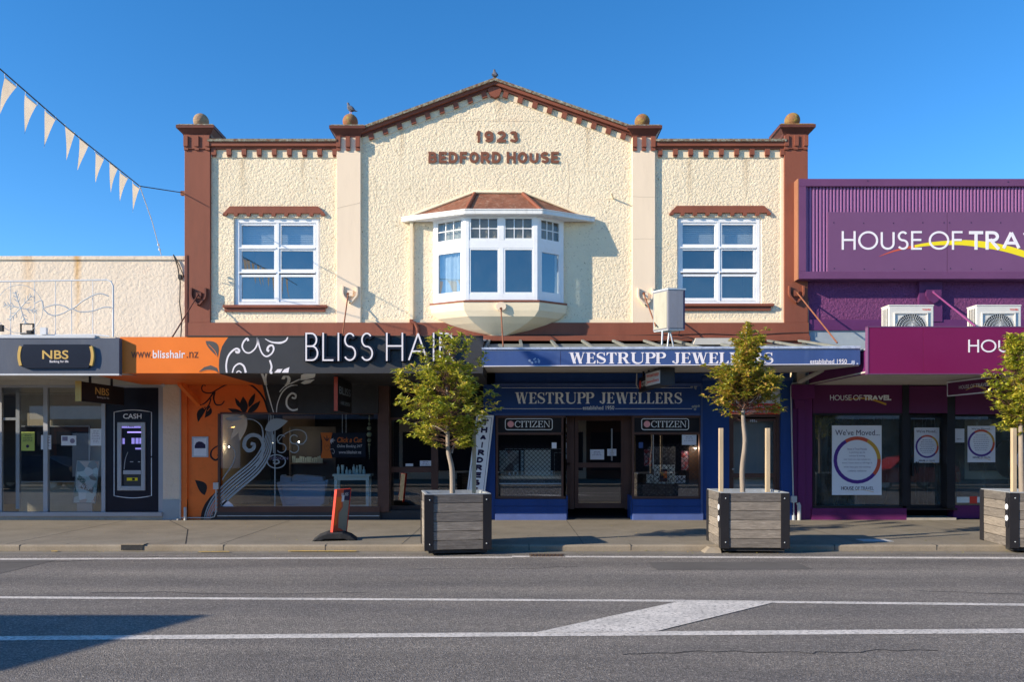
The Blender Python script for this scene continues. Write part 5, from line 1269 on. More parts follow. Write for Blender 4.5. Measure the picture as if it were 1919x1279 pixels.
pane(SHS, 413, 777, 515.3, 950, DF+.0); pane(SHS, 515.3, 777, 708, 950, DF+.0)
mb = MB(); mb.pbox(DF, 514.5, 800, 516.2, 950, -.01, .01); build('glass_joint', mb, 'silver_vinyl', SHS)
# entrance
DE = DF+.35
mb = MB(); mb.pbox(DE, 710, 720, 905, 783, -.1, .0); build('transom', mb, 'black_vinyl', SHS)
mb = MB(); mb.frame(DE, 728, 783, 813, 958, 5, -.06, 0, 9); mb.pbox(DE, 733, 876, 808, 886, -.05, .0); mb.pbox(DE, 813, 783, 821, 958, -.08, .02); mb.pbox(DE, 821, 783, 905, 787, -.06, 0); mb.pbox(DE, 896, 787, 905, 958, -.06, 0); mb.pbox(DE, 821, 948, 896, 958, -.06, 0); build('door_frame', mb, 'bronze_frame', SHS)
pane(SHS, 733, 788, 808, 876, DE+.03); pane(SHS, 733, 886, 808, 949, DE+.03); pane(SHS, 821, 787, 896, 948, DE+.03)
mb = MB(); mb.tube([(WX(731, DE), DE-.06, WZ(885, DE)), (WX(730, DE), DE-.07, WZ(912, DE))], .022, 8); build('door_handle', mb, 'orange_paint', SHS)
mb = MB(); mb.pbox(DF, 712, 958, 908, 976, -.45, -.04); build('threshold', mb, 'charcoal_wall', SHS)
t_ = poster('notice', 'small white sticker strip on the salon door', 'notice', DE+.02, 760, 869.5, 774, 874.5, 'paper'); t_ = poster('notice', 'larger white opening hours card on the salon door', 'notice', DE+.02, 787, 864, 809, 874, 'paper'); lines(t_, DE+.02, 789, 806, [866, 869, 872], h=1)
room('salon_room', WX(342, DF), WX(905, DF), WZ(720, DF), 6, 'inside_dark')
# painted flowers on the wall, black
mb = MB()
def S1(pts, a, b=None, m=None, z=z3, d=.004): swirl(mb, f1, px(f1, z(pts)), a*k4, None if b is None else b*k4, None if m is None else m*k4, d1=d)
S1([(262, 655), (245, 648), (232, 668), (240, 695), (270, 708), (310, 705), (350, 682), (420, 645), (500, 632), (590, 645), (650, 688), (700, 755), (725, 830), (742, 864)], 8, 16, 9)
S1([(330, 700), (322, 750), (340, 795), (380, 795), (402, 768)], 14, 6, 10, d=.0045); S1([(320, 705), (290, 750), (250, 788), (205, 800), (180, 785), (192, 770), (208, 780)], 12, 8, 7, d=.005); S1([(300, 750), (290, 790), (262, 830), (240, 870), (205, 925)], 10, 3, 6, d=.0055)
def LF(a, b, w, z=z3, bend=0, d=.004): leafshape(mb, f1, *px(f1, z([a, b])), w*k4, d1=d, bend=bend*k4)
LF((262, 812), (205, 925), 22, bend=-16, d=.006); LF((290, 800), (255, 895), 22, bend=14, d=.0065)
LF((550, 862), (428, 825), 18, bend=4, d=.006); LF((525, 822), (482, 745), 14, d=.0065); LF((552, 862), (542, 735), 30, d=.007); LF((585, 815), (632, 710), 18, d=.0075); LF((575, 860), (672, 768), 22, bend=-4, d=.008)
LF((255, 835), (182, 722), 34, z4, bend=-20, d=.004); S1([(352, 532), (362, 552), (335, 572), (302, 545), (308, 500), (345, 470), (380, 462)], 12, 6, 14, z4); S1([(240, 1035), (252, 960), (300, 870), (372, 800)], 36, 20, 40, z4)
mb.prism(f1, px(f1, z4([(320, 1030), (330, 975), (372, 985), (384, 1030)])), 0, .0055, False)
build('flower_mural', mb, 'black_vinyl', OW)
mb = MB()
for a, b in (((255, 830), (215, 760)), ((275, 845), (300, 815)), ((245, 880), (225, 900))): swirl(mb, f1, px(f1, [(320+a[0]/4, 560+a[1]/4), (320+b[0]/4, 560+b[1]/4), (320+b[0]/4+.5, 560+b[1]/4)]), 4*k4, d1=.009)
build('mural_vein', mb, 'orange_wall', OW)
# silver curls on the charcoal panel and on the glass
mb = MB()
S1([(684, 560), (714, 650), (745, 760), (772, 866)], 7, 5, d=.004); S1([(716, 560), (708, 600), (716, 655), (735, 740), (775, 866)], 6, d=.0045)
S1([(792, 866), (800, 790), (835, 705), (890, 658), (955, 650), (1005, 685), (1014, 750), (975, 815), (915, 838), (872, 805), (872, 750), (905, 712), (936, 722), (932, 748), (908, 742)], 6, 14, 14, d=.005)
S1([(842, 604), (858, 578), (882, 590), (884, 625), (862, 656)], 7, 12, d=.0055); S1([(815, 700), (860, 655), (925, 630), (975, 595)], 6, 10, d=.006); S1([(890, 640), (930, 635), (975, 637)], 4, d=.0065)
LF((972, 612), (1086, 562), 26, bend=10, d=.006); LF((975, 632), (1078, 606), 16, d=.0065)
build('curl_mural', mb, 'serif_silver', OW)
fz = soffit_frame(DSA, 700, 722); mb = MB()
for P, w in (([(684, 562), (698, 600), (712, 648)], .05), ([(716, 562), (710, 600), (716, 648)], .04), ([(842, 604), (852, 584), (872, 580), (886, 600), (880, 630), (864, 650)], .07), ([(862, 646), (895, 638), (930, 622), (968, 604)], .05)):
    mb.ribbon(fz, on_soffit(fz, z3(spline(P, 4))), w, .0, .004)
mb.prism(fz, on_soffit(fz, z3([(972, 610), (978, 572), (1000, 563), (1086, 563), (1078, 590), (1020, 606)])), 0, .005, False); mb.prism(fz, on_soffit(fz, z3([(974, 632), (1010, 612), (1078, 606), (1045, 632), (1000, 642)])), 0, .0055, False)
build('curl_mural', mb, 'serif_silver', CS)
fG = front(DF-.002); f1 = front(DF-.002)
mb = MB()
BASE = px(f1, z4([(275, 1040), (300, 965), (352, 880), (432, 795), (525, 715), (620, 635), (685, 555), (722, 465), (740, 380), (748, 300), (752, 235)]))
BS = spline(BASE, 5); nb_ = len(BS)
for k in range(6):
    P = []; ws = []
    for i, (a, b) in enumerate(BS):
        p0 = BS[max(0, i-1)]; p1 = BS[min(nb_-1, i+1)]; dx, dy = p1[0]-p0[0], p1[1]-p0[1]; l = math.hypot(dx, dy); t_ = i/(nb_-1)
        sp_ = (10+14*sin(pi*min(1, t_*1.15)))*k4*(1-.35*t_); o_ = (k-2.5)*sp_; P.append((a-dy/l*o_, b+dx/l*o_)); ws.append(sp_*(.62 if k else .8))
    if k in (1, 4): P = P[:int(nb_*.86)]; ws = ws[:int(nb_*.86)]
    mb.ribbon(f1, P, ws, 0, .004+.0004*k)
S1([(640, 620), (682, 540), (692, 450), (660, 395), (605, 385), (562, 415), (552, 465), (580, 500), (618, 488), (625, 455), (600, 448)], 20, 24, 30, z4, d=.008)
S1([(552, 265), (620, 270), (675, 310), (692, 370), (690, 440)], 5, 14, 8, z4, d=.0085); S1([(400, 458), (455, 470), (484, 520), (465, 600), (405, 690), (388, 720)], 4, 8, 6, z4, d=.0075)
S1([(800, 440), (850, 380), (930, 345), (1000, 360), (1018, 410), (985, 452), (940, 440)], 4, 10, 6, z4, d=.0082)
LF((705, 350), (880, 278), 44, z4, bend=14, d=.0088); LF((405, 262), (540, 262), 16, z4, d=.0066)
mb.ribbon(f1, px(f1, z4(arc(792, 582, 68, 50, 20, 380, 24))), 8*k4, 0, .0062); S1([(765, 575), (800, 570), (812, 590), (785, 600), (770, 588)], 8, 14, 10, z4)
build('curl_decal', mb, 'silver_vinyl', SHS)
mb = MB()
LF((552, 232), (425, 332), 24, z4, bend=6, d=.004); LF((560, 240), (448, 420), 26, z4, d=.0045); LF((568, 250), (518, 428), 28, z4, bend=-6, d=.005)
build('petal_decal', mb, 'curtain_tan', SHS)
mb = MB(); LF((395, 868), (505, 1010), 48, z4, bend=-18); build('leaf_decal', mb, 'white_vinyl', SHS)
mb = MB(); (a, b), (c, d) = px(fG, z4([(770, 520), (960, 380)])); sans(mb, fG, 'ISS', a, b, c, d-b, .022, gap=.18, d1=.006); build('lettering', mb, 'silver_vinyl', SHS)
mb = MB(); ptext(mb, DF-.002, 'DESIGN', 504, 857, 540, 862, d=.0095); build('lettering', mb, 'ink_grey', SHS)
# window sign, table, sofa, bottles, beads
DW = DF+.12
t_ = thing('window_sign', 'orange and navy online booking sign hanging in the salon window', 'sign', (WX(643, DW), DW, WZ(859, DW)))
fW = front(DW); mb = MB(); mb.pbox(DW, 601, 812, 685, 858, 0, .01); build('board', mb, 'nbs_black', t_)
mb = MB(); mb.prism(fW, px(fW, [(601, 811.5), (623, 811.5), (619, 830), (619, 845), (623, 859.5), (601, 859.5), (604, 845), (604, 828)]), .01, .014); build('orange_strip', mb, 'orange_paint', t_)
mb = MB(); ptext(mb, DW, 'Click a Cut', 632, 820, 679, 830, .022, .25, .014); build('lettering', mb, 'orange_paint', t_)
mb = MB(); ptext(mb, DW, 'Online Booking 24/7', 632, 834, 679, 841, .0, .25, .014); ptext(mb, DW, 'www.blisshair.nz', 635, 845, 677, 851, .008, 0, .014); build('lettering', mb, 'white_vinyl', t_)
mb = MB(); swirl(mb, fW, px(fW, [(619, 843), (624, 842), (627, 847), (625, 851), (623, 849)]), .01, .006, d0=.01, d1=.015)
for q in ((626, 822), (629, 826), (626, 830), (622, 833)): leafshape(mb, fW, *px(fW, [(619, 826), q]), .014, .01, .016)
build('curl', mb, 'white_vinyl', t_)
mb = MB(); swirl(mb, fW, px(fW, [(611, 838), (615, 835), (618, 840), (613, 845), (608, 840), (611, 832)]), .008, .004, d0=.014, d1=.016)
for q in ((606, 818), (613, 815), (618, 820)): leafshape(mb, fW, *px(fW, [(613, 828), q]), .014, .014, .017)
build('curl', mb, 'brown_dark', t_)
mb = MB()
for x in (641.5, 648.5): mb.tube([(WX(x, DW), DW, WZ(777, DW)), (WX(x, DW), DW, WZ(812, DW))], .006, 5)
build('cord', mb, 'paper', t_)
t_ = thing('bead_string', 'hanging string of pale green glass beads at the salon window edge', 'bead string', (WX(692, DF+.15), DF+.15, WZ(777, DF+.15)))
mb = MB(); x = WX(692, DF+.15); y = 777
for yy, r in [(780+3.2*k, .018) for k in range(5)]+[(795, .035), (803, .055), (815, .065), (826, .05), (834, .035)]+[(839+3*k, .02-.0015*k) for k in range(8)]: mb.sphere((x, DF+.15, WZ(yy, DF+.15)), r, 10)
build('beads', mb, 'bead', t_)
DTb = DF+.55
t_ = thing('console_table', 'pale teal console table in the salon window', 'table', (WX(663, DTb), DTb, PZ))
mb = MB(); tz = WZ(889, DTb); xa_, xb_ = WX(629, DTb), WX(694, DTb); mb.box(xa_-.04, xb_+.04, DTb-.2, DTb+.2, tz-.05, tz); build('tabletop', mb, 'table_teal', t_, bevel=.006)
mb = MB(); mb.box(xa_+.02, xb_-.02, DTb-.16, DTb+.16, tz-.15, tz-.05); build('apron', mb, 'table_teal', t_)
for x in (xa_, xb_-.08):
    for y in (DTb-.18, DTb+.10): mb = MB(); mb.box(x, x+.08, y, y+.08, PZ+.25, tz-.05); build('leg', mb, 'table_teal', t_, bevel=.005)
mb = MB(); mb.box(xa_, xb_, DTb-.15, DTb+.15, PZ+.28, PZ+.31); build('shelf', mb, 'table_teal', t_)
mb = MB(); mb.box(WX(400, DF), WX(706, DF), DF+.2, DF+2.2, PZ, PZ+.25); struct('window_floor', mb, 'carpet')
rnd = random.Random(9)
def bottle(x, y, z, h, r, m, kind):
    mb = MB()
    if kind == 0: mb.lathe((x, y, z), [(r, 0), (r, h*.7), (r*.4, h*.8), (r*.35, h)], 12)
    elif kind == 1: mb.lathe((x, y, z), [(r*.75, 0), (r*.75, h*.15), (r*.8, h*.16), (r*1.2, h)], 12)
    else: mb.lathe((x, y, z), [(r*1.1, 0), (r*1.1, h*.5), (r*.8, h*.62), (r*.5, h*.64), (r*.4, h)], 12)
    return mb
desc = ['tall slim', 'upright tube', 'short spray', 'low jar', 'tall round', 'narrow', 'wide tube', 'small pointed']
pos = [(634, 18, 0), (642, 17, 1), (650, 13, 2), (656, 9, 0), (663, 18, 0), (669, 16, 2), (675.5, 17, 1), (682, 14, 2)]
for i, ((x, hh_, kd), ds) in enumerate(zip(pos, desc)):
    mb = bottle(WX(x, DTb), DTb, tz, hh_/F*DTb, .035, None, kd); tag(build('hair_product', mb, 'product'), f'{ds} pale green product on the console table, number {i+1} along', 'bottle', 'hair products on the console table')
DSo = DF+1.0
t_ = thing('sofa', 'blue grey sofa seen from behind in the salon window', 'sofa', (WX(565, DSo), DSo, PZ+.25))
fS = front(DSo); mb = MB(); mb.prism(fS, px(fS, [(525, 904), (612, 902), (608, 945), (600, 950), (535, 950)]), -.12, .05); build('back', mb, 'sofa_blue', t_, bevel=.03)
mb = MB(); mb.prism(fS, px(fS, [(518, 905), (526, 903), (537, 950), (530, 950)]), -.7, .02); build('arm', mb, 'sofa_blue', t_, bevel=.02); mb = MB(); mb.prism(fS, px(fS, [(609, 900), (616, 900), (604, 950), (599, 950)]), -.7, .02); build('arm', mb, 'sofa_blue', t_, bevel=.02)
for a, b in ((524, 545), (546, 606)):
    mb = MB(); mb.prism(fS, px(fS, [(a, 905), (a+1, 892), (a+6, 890), (b-14, 893), (b, 895), (b, 905)]), -.3, .0); build('cushion', mb, 'sofa_blue', t_, bevel=.03)
mb = MB(); mb.prism(fS, px(fS, [(535, 948), (600, 948), (600, 952), (535, 952)]), -.6, -.05); build('seat', mb, 'sofa_blue', t_)
DR = DF+2.2
t_ = thing('product_shelf', 'dark salon wall shelf lined with pale tubes behind the sofa', 'shelf unit', (WX(575, DR), DR, PZ))
mb = MB(); mb.pbox(DR, 544, 800, 625, 905, -.3, -.25); mb.pbox(DR, 544, 868, 606, 870, -.25, 0); mb.pbox(DR, 542, 800, 544, 930, -.3, 0); build('cabinet', mb, 'inside_wall', t_)
mb = MB(); r_ = random.Random(2)
for k in range(17): x = 546+k*3.4; mb.pbox(DR, x, 868-r_.uniform(8, 13), x+2.3, 868, -.15, -.08)
build('tube_row', mb, 'product', t_)
t_ = thing('mirror_panel', 'grey mirror panel on the salon back wall', 'mirror', (WX(560, DF+3), DF+3, 1)); mb = MB(); mb.pbox(DF+3, 530, 780, 590, 845, -.02, .02); build('panel', mb, 'inside_warm', t_)
for i, (x, y) in enumerate(((429, 838), (511, 830), (560, 829))):
    t_ = thing('spot_lamp', ['lit spot lamp deep in the salon behind the orange wall edge', 'lit spot lamp between the silver stems and letters', 'lit spot lamp showing through the second S'][i], 'lamp', (WX(x, DF+2), DF+2, WZ(y, DF+2)), 'spot lamps inside the salon')
    mb = MB(); mb.sphere((WX(x, DF+2), DF+2, WZ(y, DF+2)), .022, 8); build('bulb', mb, 'spot_glow', t_)
t_ = thing('pendant_lamp', 'amber lit lamp glowing behind the painted petals', 'lamp', (WX(441, DF+1.5), DF+1.5, WZ(801, DF+1.5)))
mb = MB(); mb.lathe((WX(441, DF+1.5), DF+1.5, WZ(802, DF+1.5)), [(.12, 0), (.06, .06), (.01, .08)], 12); build('shade', mb, 'lamp_glow', t_)
def lamp(x, y, D, e, c=(1, .86, .68)):
    l = bpy.data.lights.new('lamp', 'POINT'); l.energy = e; l.color = c; l.shadow_soft_size = .04
    o = bpy.data.objects.new('lamp_light', l); COL.objects.link(o); o.location = (WX(x, D), D-.06, WZ(y, D)); return o
for x, y in ((429, 838), (511, 830), (560, 829)): lamp(x, y, DF+2, 1.6 if x > 450 else .8)
lamp(441, 806, DF+1.5, 1.5, (1, .6, .25))
# framed notice on the orange wall
t_ = thing('wall_notice', 'small grey framed notice screwed to the orange salon wall', 'notice', (WX(375, DF), DF-.02, WZ(857, DF)))
mb = MB(); mb.pbox(DF, 360.5, 819, 391, 857.5, .0, .03); build('frame', mb, 'galv', t_, bevel=.004); mb = MB(); mb.pbox(DF, 364, 822, 388, 855, .03, .034); build('sheet', mb, 'paper', t_)
mb = MB(); mb.prism(front(DF), px(front(DF), [(366, 836), (369, 830), (374, 828), (380, 829), (386, 834), (386, 841), (366, 841)]), .034, .037); build('print', mb, 'ink', t_)
t_ = thing('meter_box', 'small grey conduit box low on the orange salon wall', 'meter box', (WX(406, DF), DF-.05, WZ(917, DF)))
mb = MB(); mb.pbox(DF, 401.5, 905, 411, 917.5, .01, .08); build('box', mb, 'pipe_grey', t_, bevel=.005)
mb = MB(); Y = DF-.05; mb.tube([(WX(406.5, DF), Y, WZ(917, DF)), (WX(406.5, DF), Y, WZ(960, DF)), (WX(403, DF), Y, WZ(969, DF)), (WX(395, DF), Y, WZ(971, DF)), (WX(340, DF), Y, WZ(971, DF))], .016, 7); build('conduit', mb, 'pipe_grey', t_)
t_ = thing('downpipe', 'pale drain pipes at the foot of the bank pier beside the orange wall', 'pipe', (WX(346, DF), DF-.1, PZ))
mb = MB(); mb.tube([(WX(340, DF), DF-.06, WZ(710, DF)), (WX(340, DF), DF-.06, WZ(978, DF))], .02, 8); build('riser', mb, 'pipe_grey', t_)
mb = MB(); mb.tube([(WX(351, DF), DF-.12, WZ(980, DF)), (WX(351, DF), DF-.12, WZ(958, DF)), (WX(350, DF), DF-.10, WZ(951, DF))], .035, 10); mb.tube([(WX(337, DF), DF-.1, WZ(980, DF)), (WX(337, DF), DF-.1, WZ(972, DF))], .03, 10); build('shoe', mb, 'pipe_grey', t_)
# hairdresser board
DH = DF-.18; fH = front(DH)
t_ = thing('hairdresser_board', 'tall white board lettered HAIRDRESSER leaning by the blue pilaster', 'sign board', (WX(895, DH), DH, PZ))
q = [(868, 975), (903, 975), (925.5, 779), (893, 777)]
mb = MB(); mb.prism(fH, px(fH, q), -.03, 0); build('board', mb, 'board_white', t_, bevel=.004)
mb = MB(); q2 = [(871.5, 971), (900, 971), (921.5, 784), (896, 781.5)]
for a, b in zip(q2, q2[1:]+q2[:1]): mb.ribbon(fH, px(fH, [a, b]), .008, 0, .003)
build('border', mb, 'ink', t_)
mb = MB(); tl = .115
for k, ch in enumerate('THAIRDRESSERS'):
    t2 = (k-.2)/12.4; cx_ = 909+(884-909)*t2*.98; cy_ = 795+(970-795)*t2
    ln = 10.8; w_ = 10.6 if ch != 'I' else 3.0
    c_, s_ = cos(tl), sin(tl)
    (a, b) = px(fH, [(cx_, cy_)])[0]; frl = Fr(fH.pt(a, b), (c_, 0, -s_*.25), (s_, 0, c_), (0, -1, 0)); u_ = DH/F
    if ch == 'I': mb.rect(frl, -1.3*u_, -ln/2*u_, 1.3*u_, ln/2*u_, 0, .003)
    else: sans(mb, frl, ch, (-w_/2+1)*u_, -ln/2*u_, (w_/2-1)*u_, ln*u_, 3.3*u_, d0=0, d1=.003)
build('lettering', mb, 'ink', t_)

# ---- jeweller
SHJ = thing('shopfront', 'navy jeweller shopfront with two brown framed display windows and central door', 'shopfront', (WX(1120, DF), DF, PZ))
mb = MB(); mb.pbox(DF, 906, 700, 1480, 722, -.1, .03); mb.pbox(DF, 906, 700, 928, 975, -.1, .03); build('wall', mb, 'navy', SHJ)
mb = MB(); mb.pbox(DF, 925, 719.5, 1312, 724.5, .03, .12); mb.pbox(DF, 925, 775, 1312, 779.5, -.05, .09); build('cornice', mb, 'navy_fascia', SHJ)
mb = MB(); mb.pbox(DF, 925, 724.5, 1312, 775, -.1, .05); SGN = build('sign_board', mb, 'navy_sign', SHJ)
DN = DF-.05; fN = front(DN)
mb = MB(); (a, b), (c, d) = px(fN, [(965, 757), (1278, 736)]); serif(mb, fN, 'WESTRUPP JEWELLERS', a, b, c, d-b, .21, .06, .42, d1=.004); build('lettering', mb, 'serif_silver', SGN)
mb = MB(); ptext(mb, DN, 'established 1950', 1092, 761, 1151, 768.5, .01, 0, .004); mb.pbox(DN, 942, 766.2, 1090, 767, 0, .003); mb.pbox(DN, 1153, 766.2, 1297, 767, 0, .003); mb.pbox(DN, 940, 727, 1297, 727.8, 0, .003); build('lettering', mb, 'serif_silver', SGN)
mb = MB()
for ox, oy in ((1298, 760), (1296, 722)):
    rnd = random.Random(int(ox))
    for k in range(7): mb.disc(fN, *px(fN, [(ox+rnd.uniform(0, 12), oy+rnd.uniform(0, 8))])[0], rnd.uniform(.02, .035), 0, .003+.0004*k, n=7)
build('swan_emblem', mb, 'silver_vinyl', SGN)
mb = MB(); mb.tube([(WX(1192, DF), DF-.13, WZ(697, DF)), (WX(1191, DF), DF-.13, WZ(722, DF)), (WX(1194, DF), DF-.13, WZ(729, DF)), (WX(1199, DF), DF-.13, WZ(728, DF))], .014, 6); build('conduit', mb, 'pipe_grey', SHJ)
mb = MB()
mb.frame(DF, 929, 779, 1060, 936, 4.5, -.1, .02, 5); mb.pbox(DF, 933.5, 811, 1055.5, 815.5, -.1, .02); mb.pbox(DF, 1052, 783.5, 1060, 931, -.1, .02)
build('window_frame', mb, 'bronze_frame', SHJ, bevel=.004); mb = MB()
mb.frame(DF, 1184, 779, 1315, 936, 4.5, -.1, .02, 5); mb.pbox(DF, 1188.5, 810.5, 1310.5, 815, -.1, .02)
build('window_frame', mb, 'bronze_frame', SHJ, bevel=.004)
mb = MB()
for a, b in ((928, 1061), (1185, 1316)): mb.pbox(DF, a, 936, b, 949, -.1, .05); mb.pbox(DF, a, 949.6, b, 963, -.1, .05)
build_each('stall_riser', mb, 'navy', SHJ, 2); mb = MB()
for a, b in ((928, 1061.5), (1185, 1316.5)): mb.pbox(DF, a, 963.5, b, 976.5, -.1, .09)
build_each('step_plinth', mb, 'blue_step', SHJ, bevel=.006)
def citizen(x0, y0, x1, y1, ox):
    f = front(DF+.01); mb = MB(); mb.pbox(DF+.01, x0, y0, x1, y1, -.05, 0); P = build('brand_panel', mb, 'black_vinyl', SHJ)
    bx0, by0, bx1, by1 = ox, 785.5, ox+88, 806; r = 4
    loop = [(bx0+r, by0), (bx1-r, by0)]+[(bx1-r+r*sin(radians(g)), by0+r-r*cos(radians(g))) for g in (30, 60, 90)]+[(bx1, by1-r)]+[(bx1-r+r*cos(radians(g)), by1-r+r*sin(radians(g))) for g in (30, 60, 90)]+[(bx0+r, by1)]+[(bx0+r-r*sin(radians(g)), by1-r+r*cos(radians(g))) for g in (30, 60, 90)]+[(bx0, by0+r)]+[(bx0+r-r*cos(radians(g)), by0+r-r*sin(radians(g))) for g in (30, 60, 90)]
    mb = MB(); mb.ribbon(f, px(f, loop), .018, 0, .004)
    (a, b), (c, d) = px(f, [(ox+17, 801.5), (ox+84, 789.5)]); serif(mb, f, 'CITIZEN', a, b, c, d-b, .13, .04, .3, d1=.005); build('lettering', mb, 'serif_silver', P)
    mb = MB(); mb.disc(f, *px(f, [(ox+10, 795.5)])[0], .078, 0, .004); build('emblem', mb, 'pink', P)
citizen(933.5, 783.5, 1052, 811, 947); citizen(1188.5, 783.5, 1310.5, 810.5, 1202.5)
pane(SHJ, 933.5, 815.5, 1052, 931, DF+.04); pane(SHJ, 1188.5, 815, 1310.5, 931, DF+.04)
# folding lattice grilles behind the display glass
def lattice(x0, y0, x1, y1):
    f = front(DF+.12); mb = MB(); st = 8.4; a = x0-(y1-y0)
    while a < x1:
        for s_ in (1, -1):
            if s_ == 1: p, q = (a, y1), (a+(y1-y0), y0)
            else: p, q = (a, y0), (a+(y1-y0), y1)
            t0_, t1_ = max(0, (x0-p[0])/(q[0]-p[0])), min(1, (x1-p[0])/(q[0]-p[0]))
            if t1_ > t0_:
                P = [(p[0]+(q[0]-p[0])*k, p[1]+(q[1]-p[1])*k) for k in (t0_, t1_)]; mb.ribbon(f, px(f, P), .011, 0 if s_ == 1 else .006, .004 if s_ == 1 else .010)
        a += st
    build('lattice_grille', mb, 'grille_dark', SHJ)
lattice(934, 836, 1052, 931); lattice(1189, 832, 1310, 931)
# recessed door
DD = DF+.55
mb = MB(); mb.pbox(DD, 1062, 782, 1068, 955, -.05, 0); mb.pbox(DD, 1068, 782, 1076, 955, -.06, .02); mb.pbox(DD, 1062, 868, 1068, 873, -.05, .0); mb.frame(DD, 1077, 782, 1171, 953, 7, -.06, .0, 9); mb.pbox(DD, 1084, 868, 1164, 877, -.05, .0); mb.pbox(DD, 1062, 776, 1185, 782, -.1, .02); mb.pbox(DD, 1171, 782, 1182, 955, -.06, .01); build('door_frame', mb, 'bronze_frame', SHJ)
pane(SHJ, 1084, 789, 1164, 868, DD+.03); pane(SHJ, 1084, 877, 1164, 944, DD+.03); pane(SHJ, 1050, 782, 1068, 955, DD+.03)
mb = MB(); x = WX(1061, DF)+.0; mb.quad((x, DF+.02, WZ(949, DF)), (x, DD, WZ(949, DF)), (x, DD, WZ(782, DF)), (x, DF+.02, WZ(782, DF))); x = WX(1184, DF); mb.quad((x, DF+.02, WZ(930, DF)), (x, DD, WZ(930, DF)), (x, DD, WZ(782, DF)), (x, DF+.02, WZ(782, DF))); build_each('side_pane', mb, 'shop_glass', SHJ)
mb = MB(); x = WX(1185, DF); mb.hexa([(x-.04, DF, PZ), (x, DF, PZ), (x, DD, PZ), (x-.04, DD, PZ), (x-.04, DF, WZ(930, DF)), (x, DF, WZ(930, DF)), (x, DD, WZ(930, DF)), (x-.04, DD, WZ(930, DF))]); x = WX(1061, DF); mb.hexa([(x, DF, PZ), (x+.04, DF, PZ), (x+.04, DD, PZ), (x, DD, PZ), (x, DF, WZ(930, DF)), (x+.04, DF, WZ(930, DF)), (x+.04, DD, WZ(930, DF)), (x, DD, WZ(930, DF))]); build_each('side_riser', mb, 'navy', SHJ)
mb = MB(); mb.box(WX(1061, DF)+.05, WX(1184, DF)-.05, DF, DD+.3, PZ, PZ+.03); build('door_mat', mb, 'rubber', SHJ)
mb = MB(); mb.tube([(WX(1146, DD), DD-.08, WZ(804, DD)), (WX(1146, DD), DD-.08, WZ(864, DD))], .012, 8); build('door_handle', mb, 'galv', SHJ)
for i, (a, b, c, d, lb) in enumerate(((1106, 843, 1132, 862, 'larger white notice on the jeweller door glass'), (1138, 842, 1155, 855, 'smaller white notice on the jeweller door behind the pull bar'))):
    t_ = poster('notice', lb, 'notice', DD+.02, a, b, c, d, 'paper'); lines(t_, DD+.02, a+3, c-3, [b+4, b+7, b+10], h=.8)
for i, (a, b, c, d, m_, lb) in enumerate(((1058.5, 783, 1068, 795, 'paper', 'white badge sticker at the top of the jeweller side light'), (1060, 802, 1067, 811, 'curtain_tan', 'tan sticker under the white badge at the jeweller entrance'), (1059, 830, 1069, 841, 'paper', 'card payment sticker midway down the jeweller side light'), (1060, 842, 1069, 850, 'silver_vinyl', 'grey sticker low on the jeweller side light'), (1060, 852, 1068, 861, 'display_blue', 'pale green sticker lowest on the jeweller side light'))):
    poster('sticker', lb, 'sticker', DD+.02, a, b, c, d, m_)
t_ = thing('round_sticker', 'round blue ring sticker on the jeweller side light', 'sticker', (WX(1063, DD), DD, WZ(822, DD))); f = front(DD+.02); mb = MB(); mb.ribbon(f, px(f, [(1064+4.6*cos(g*pi/8), 821+5*sin(g*pi/8)) for g in range(17)]), .02, 0, .004); build('ring', mb, 'silver_vinyl', t_)
poster('sticker', 'blue and white square sticker at the top corner of the first jeweller window', 'sticker', DF+.03, 1034, 830, 1043, 841, 'poster_white'); poster('sticker', 'blue sticker on the edge of the second jeweller window', 'sticker', DF+.03, 1197, 829.5, 1205, 840.5, 'navy_fascia')
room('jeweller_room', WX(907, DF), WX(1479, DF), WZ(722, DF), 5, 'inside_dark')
# window displays
def shelf_prop(name, label, cat, D, parts):
    t = thing(name, label, cat, (WX(parts[0][1], D), D, WZ(parts[0][4], D)))
    for nm, a, b, c, d, m_, y0, y1 in parts: mb = MB(); mb.pbox(D, a, b, c, d, y0, y1); build(nm, mb, m_, t)
    return t
shelf_prop('display_plinth', 'patterned dark cloth plinth with trays in the first jeweller window', 'display', DF+.42, [('plinth', 933, 898, 1056, 934, 'shelf_mix', -.4, .3), ('cloth_edge', 935, 892, 1056, 897, 'curtain_tan', -.4, .31), ('shelf', 936, 905, 1056, 907, 'paper', .0, .36)])
shelf_prop('photo_panel', 'photo display panel of a dog at the side of the first jeweller window', 'display', DF+.3, [('panel', 936, 845, 972, 885, 'jewel_photo', -.03, 0)])
shelf_prop('window_display', 'tall pale blue display panel in the first jeweller window', 'display', DF+.32, [('panel', 983, 844, 1032, 892, 'display_white', -.03, 0), ('panel', 976, 845, 981, 892, 'display_blue', -.03, .0)])
t_ = thing('neon_border', 'thin pale outline frame in the first jeweller window', 'frame', (WX(990, DF+.2), DF+.2, WZ(900, DF+.2))); f = front(DF+.2); mb = MB()
for a, b in zip([(947, 842), (947, 900), (1039, 900), (1039, 849)], [(947, 900), (1039, 900), (1039, 849), (1056, 849)]): mb.ribbon(f, px(f, [a, b]), .012, 0, .012)
mb.ribbon(f, px(f, [(945, 842), (1056, 842)]), .014, 0, .012); build('tube', mb, 'silver_vinyl', t_)
rnd = random.Random(11)
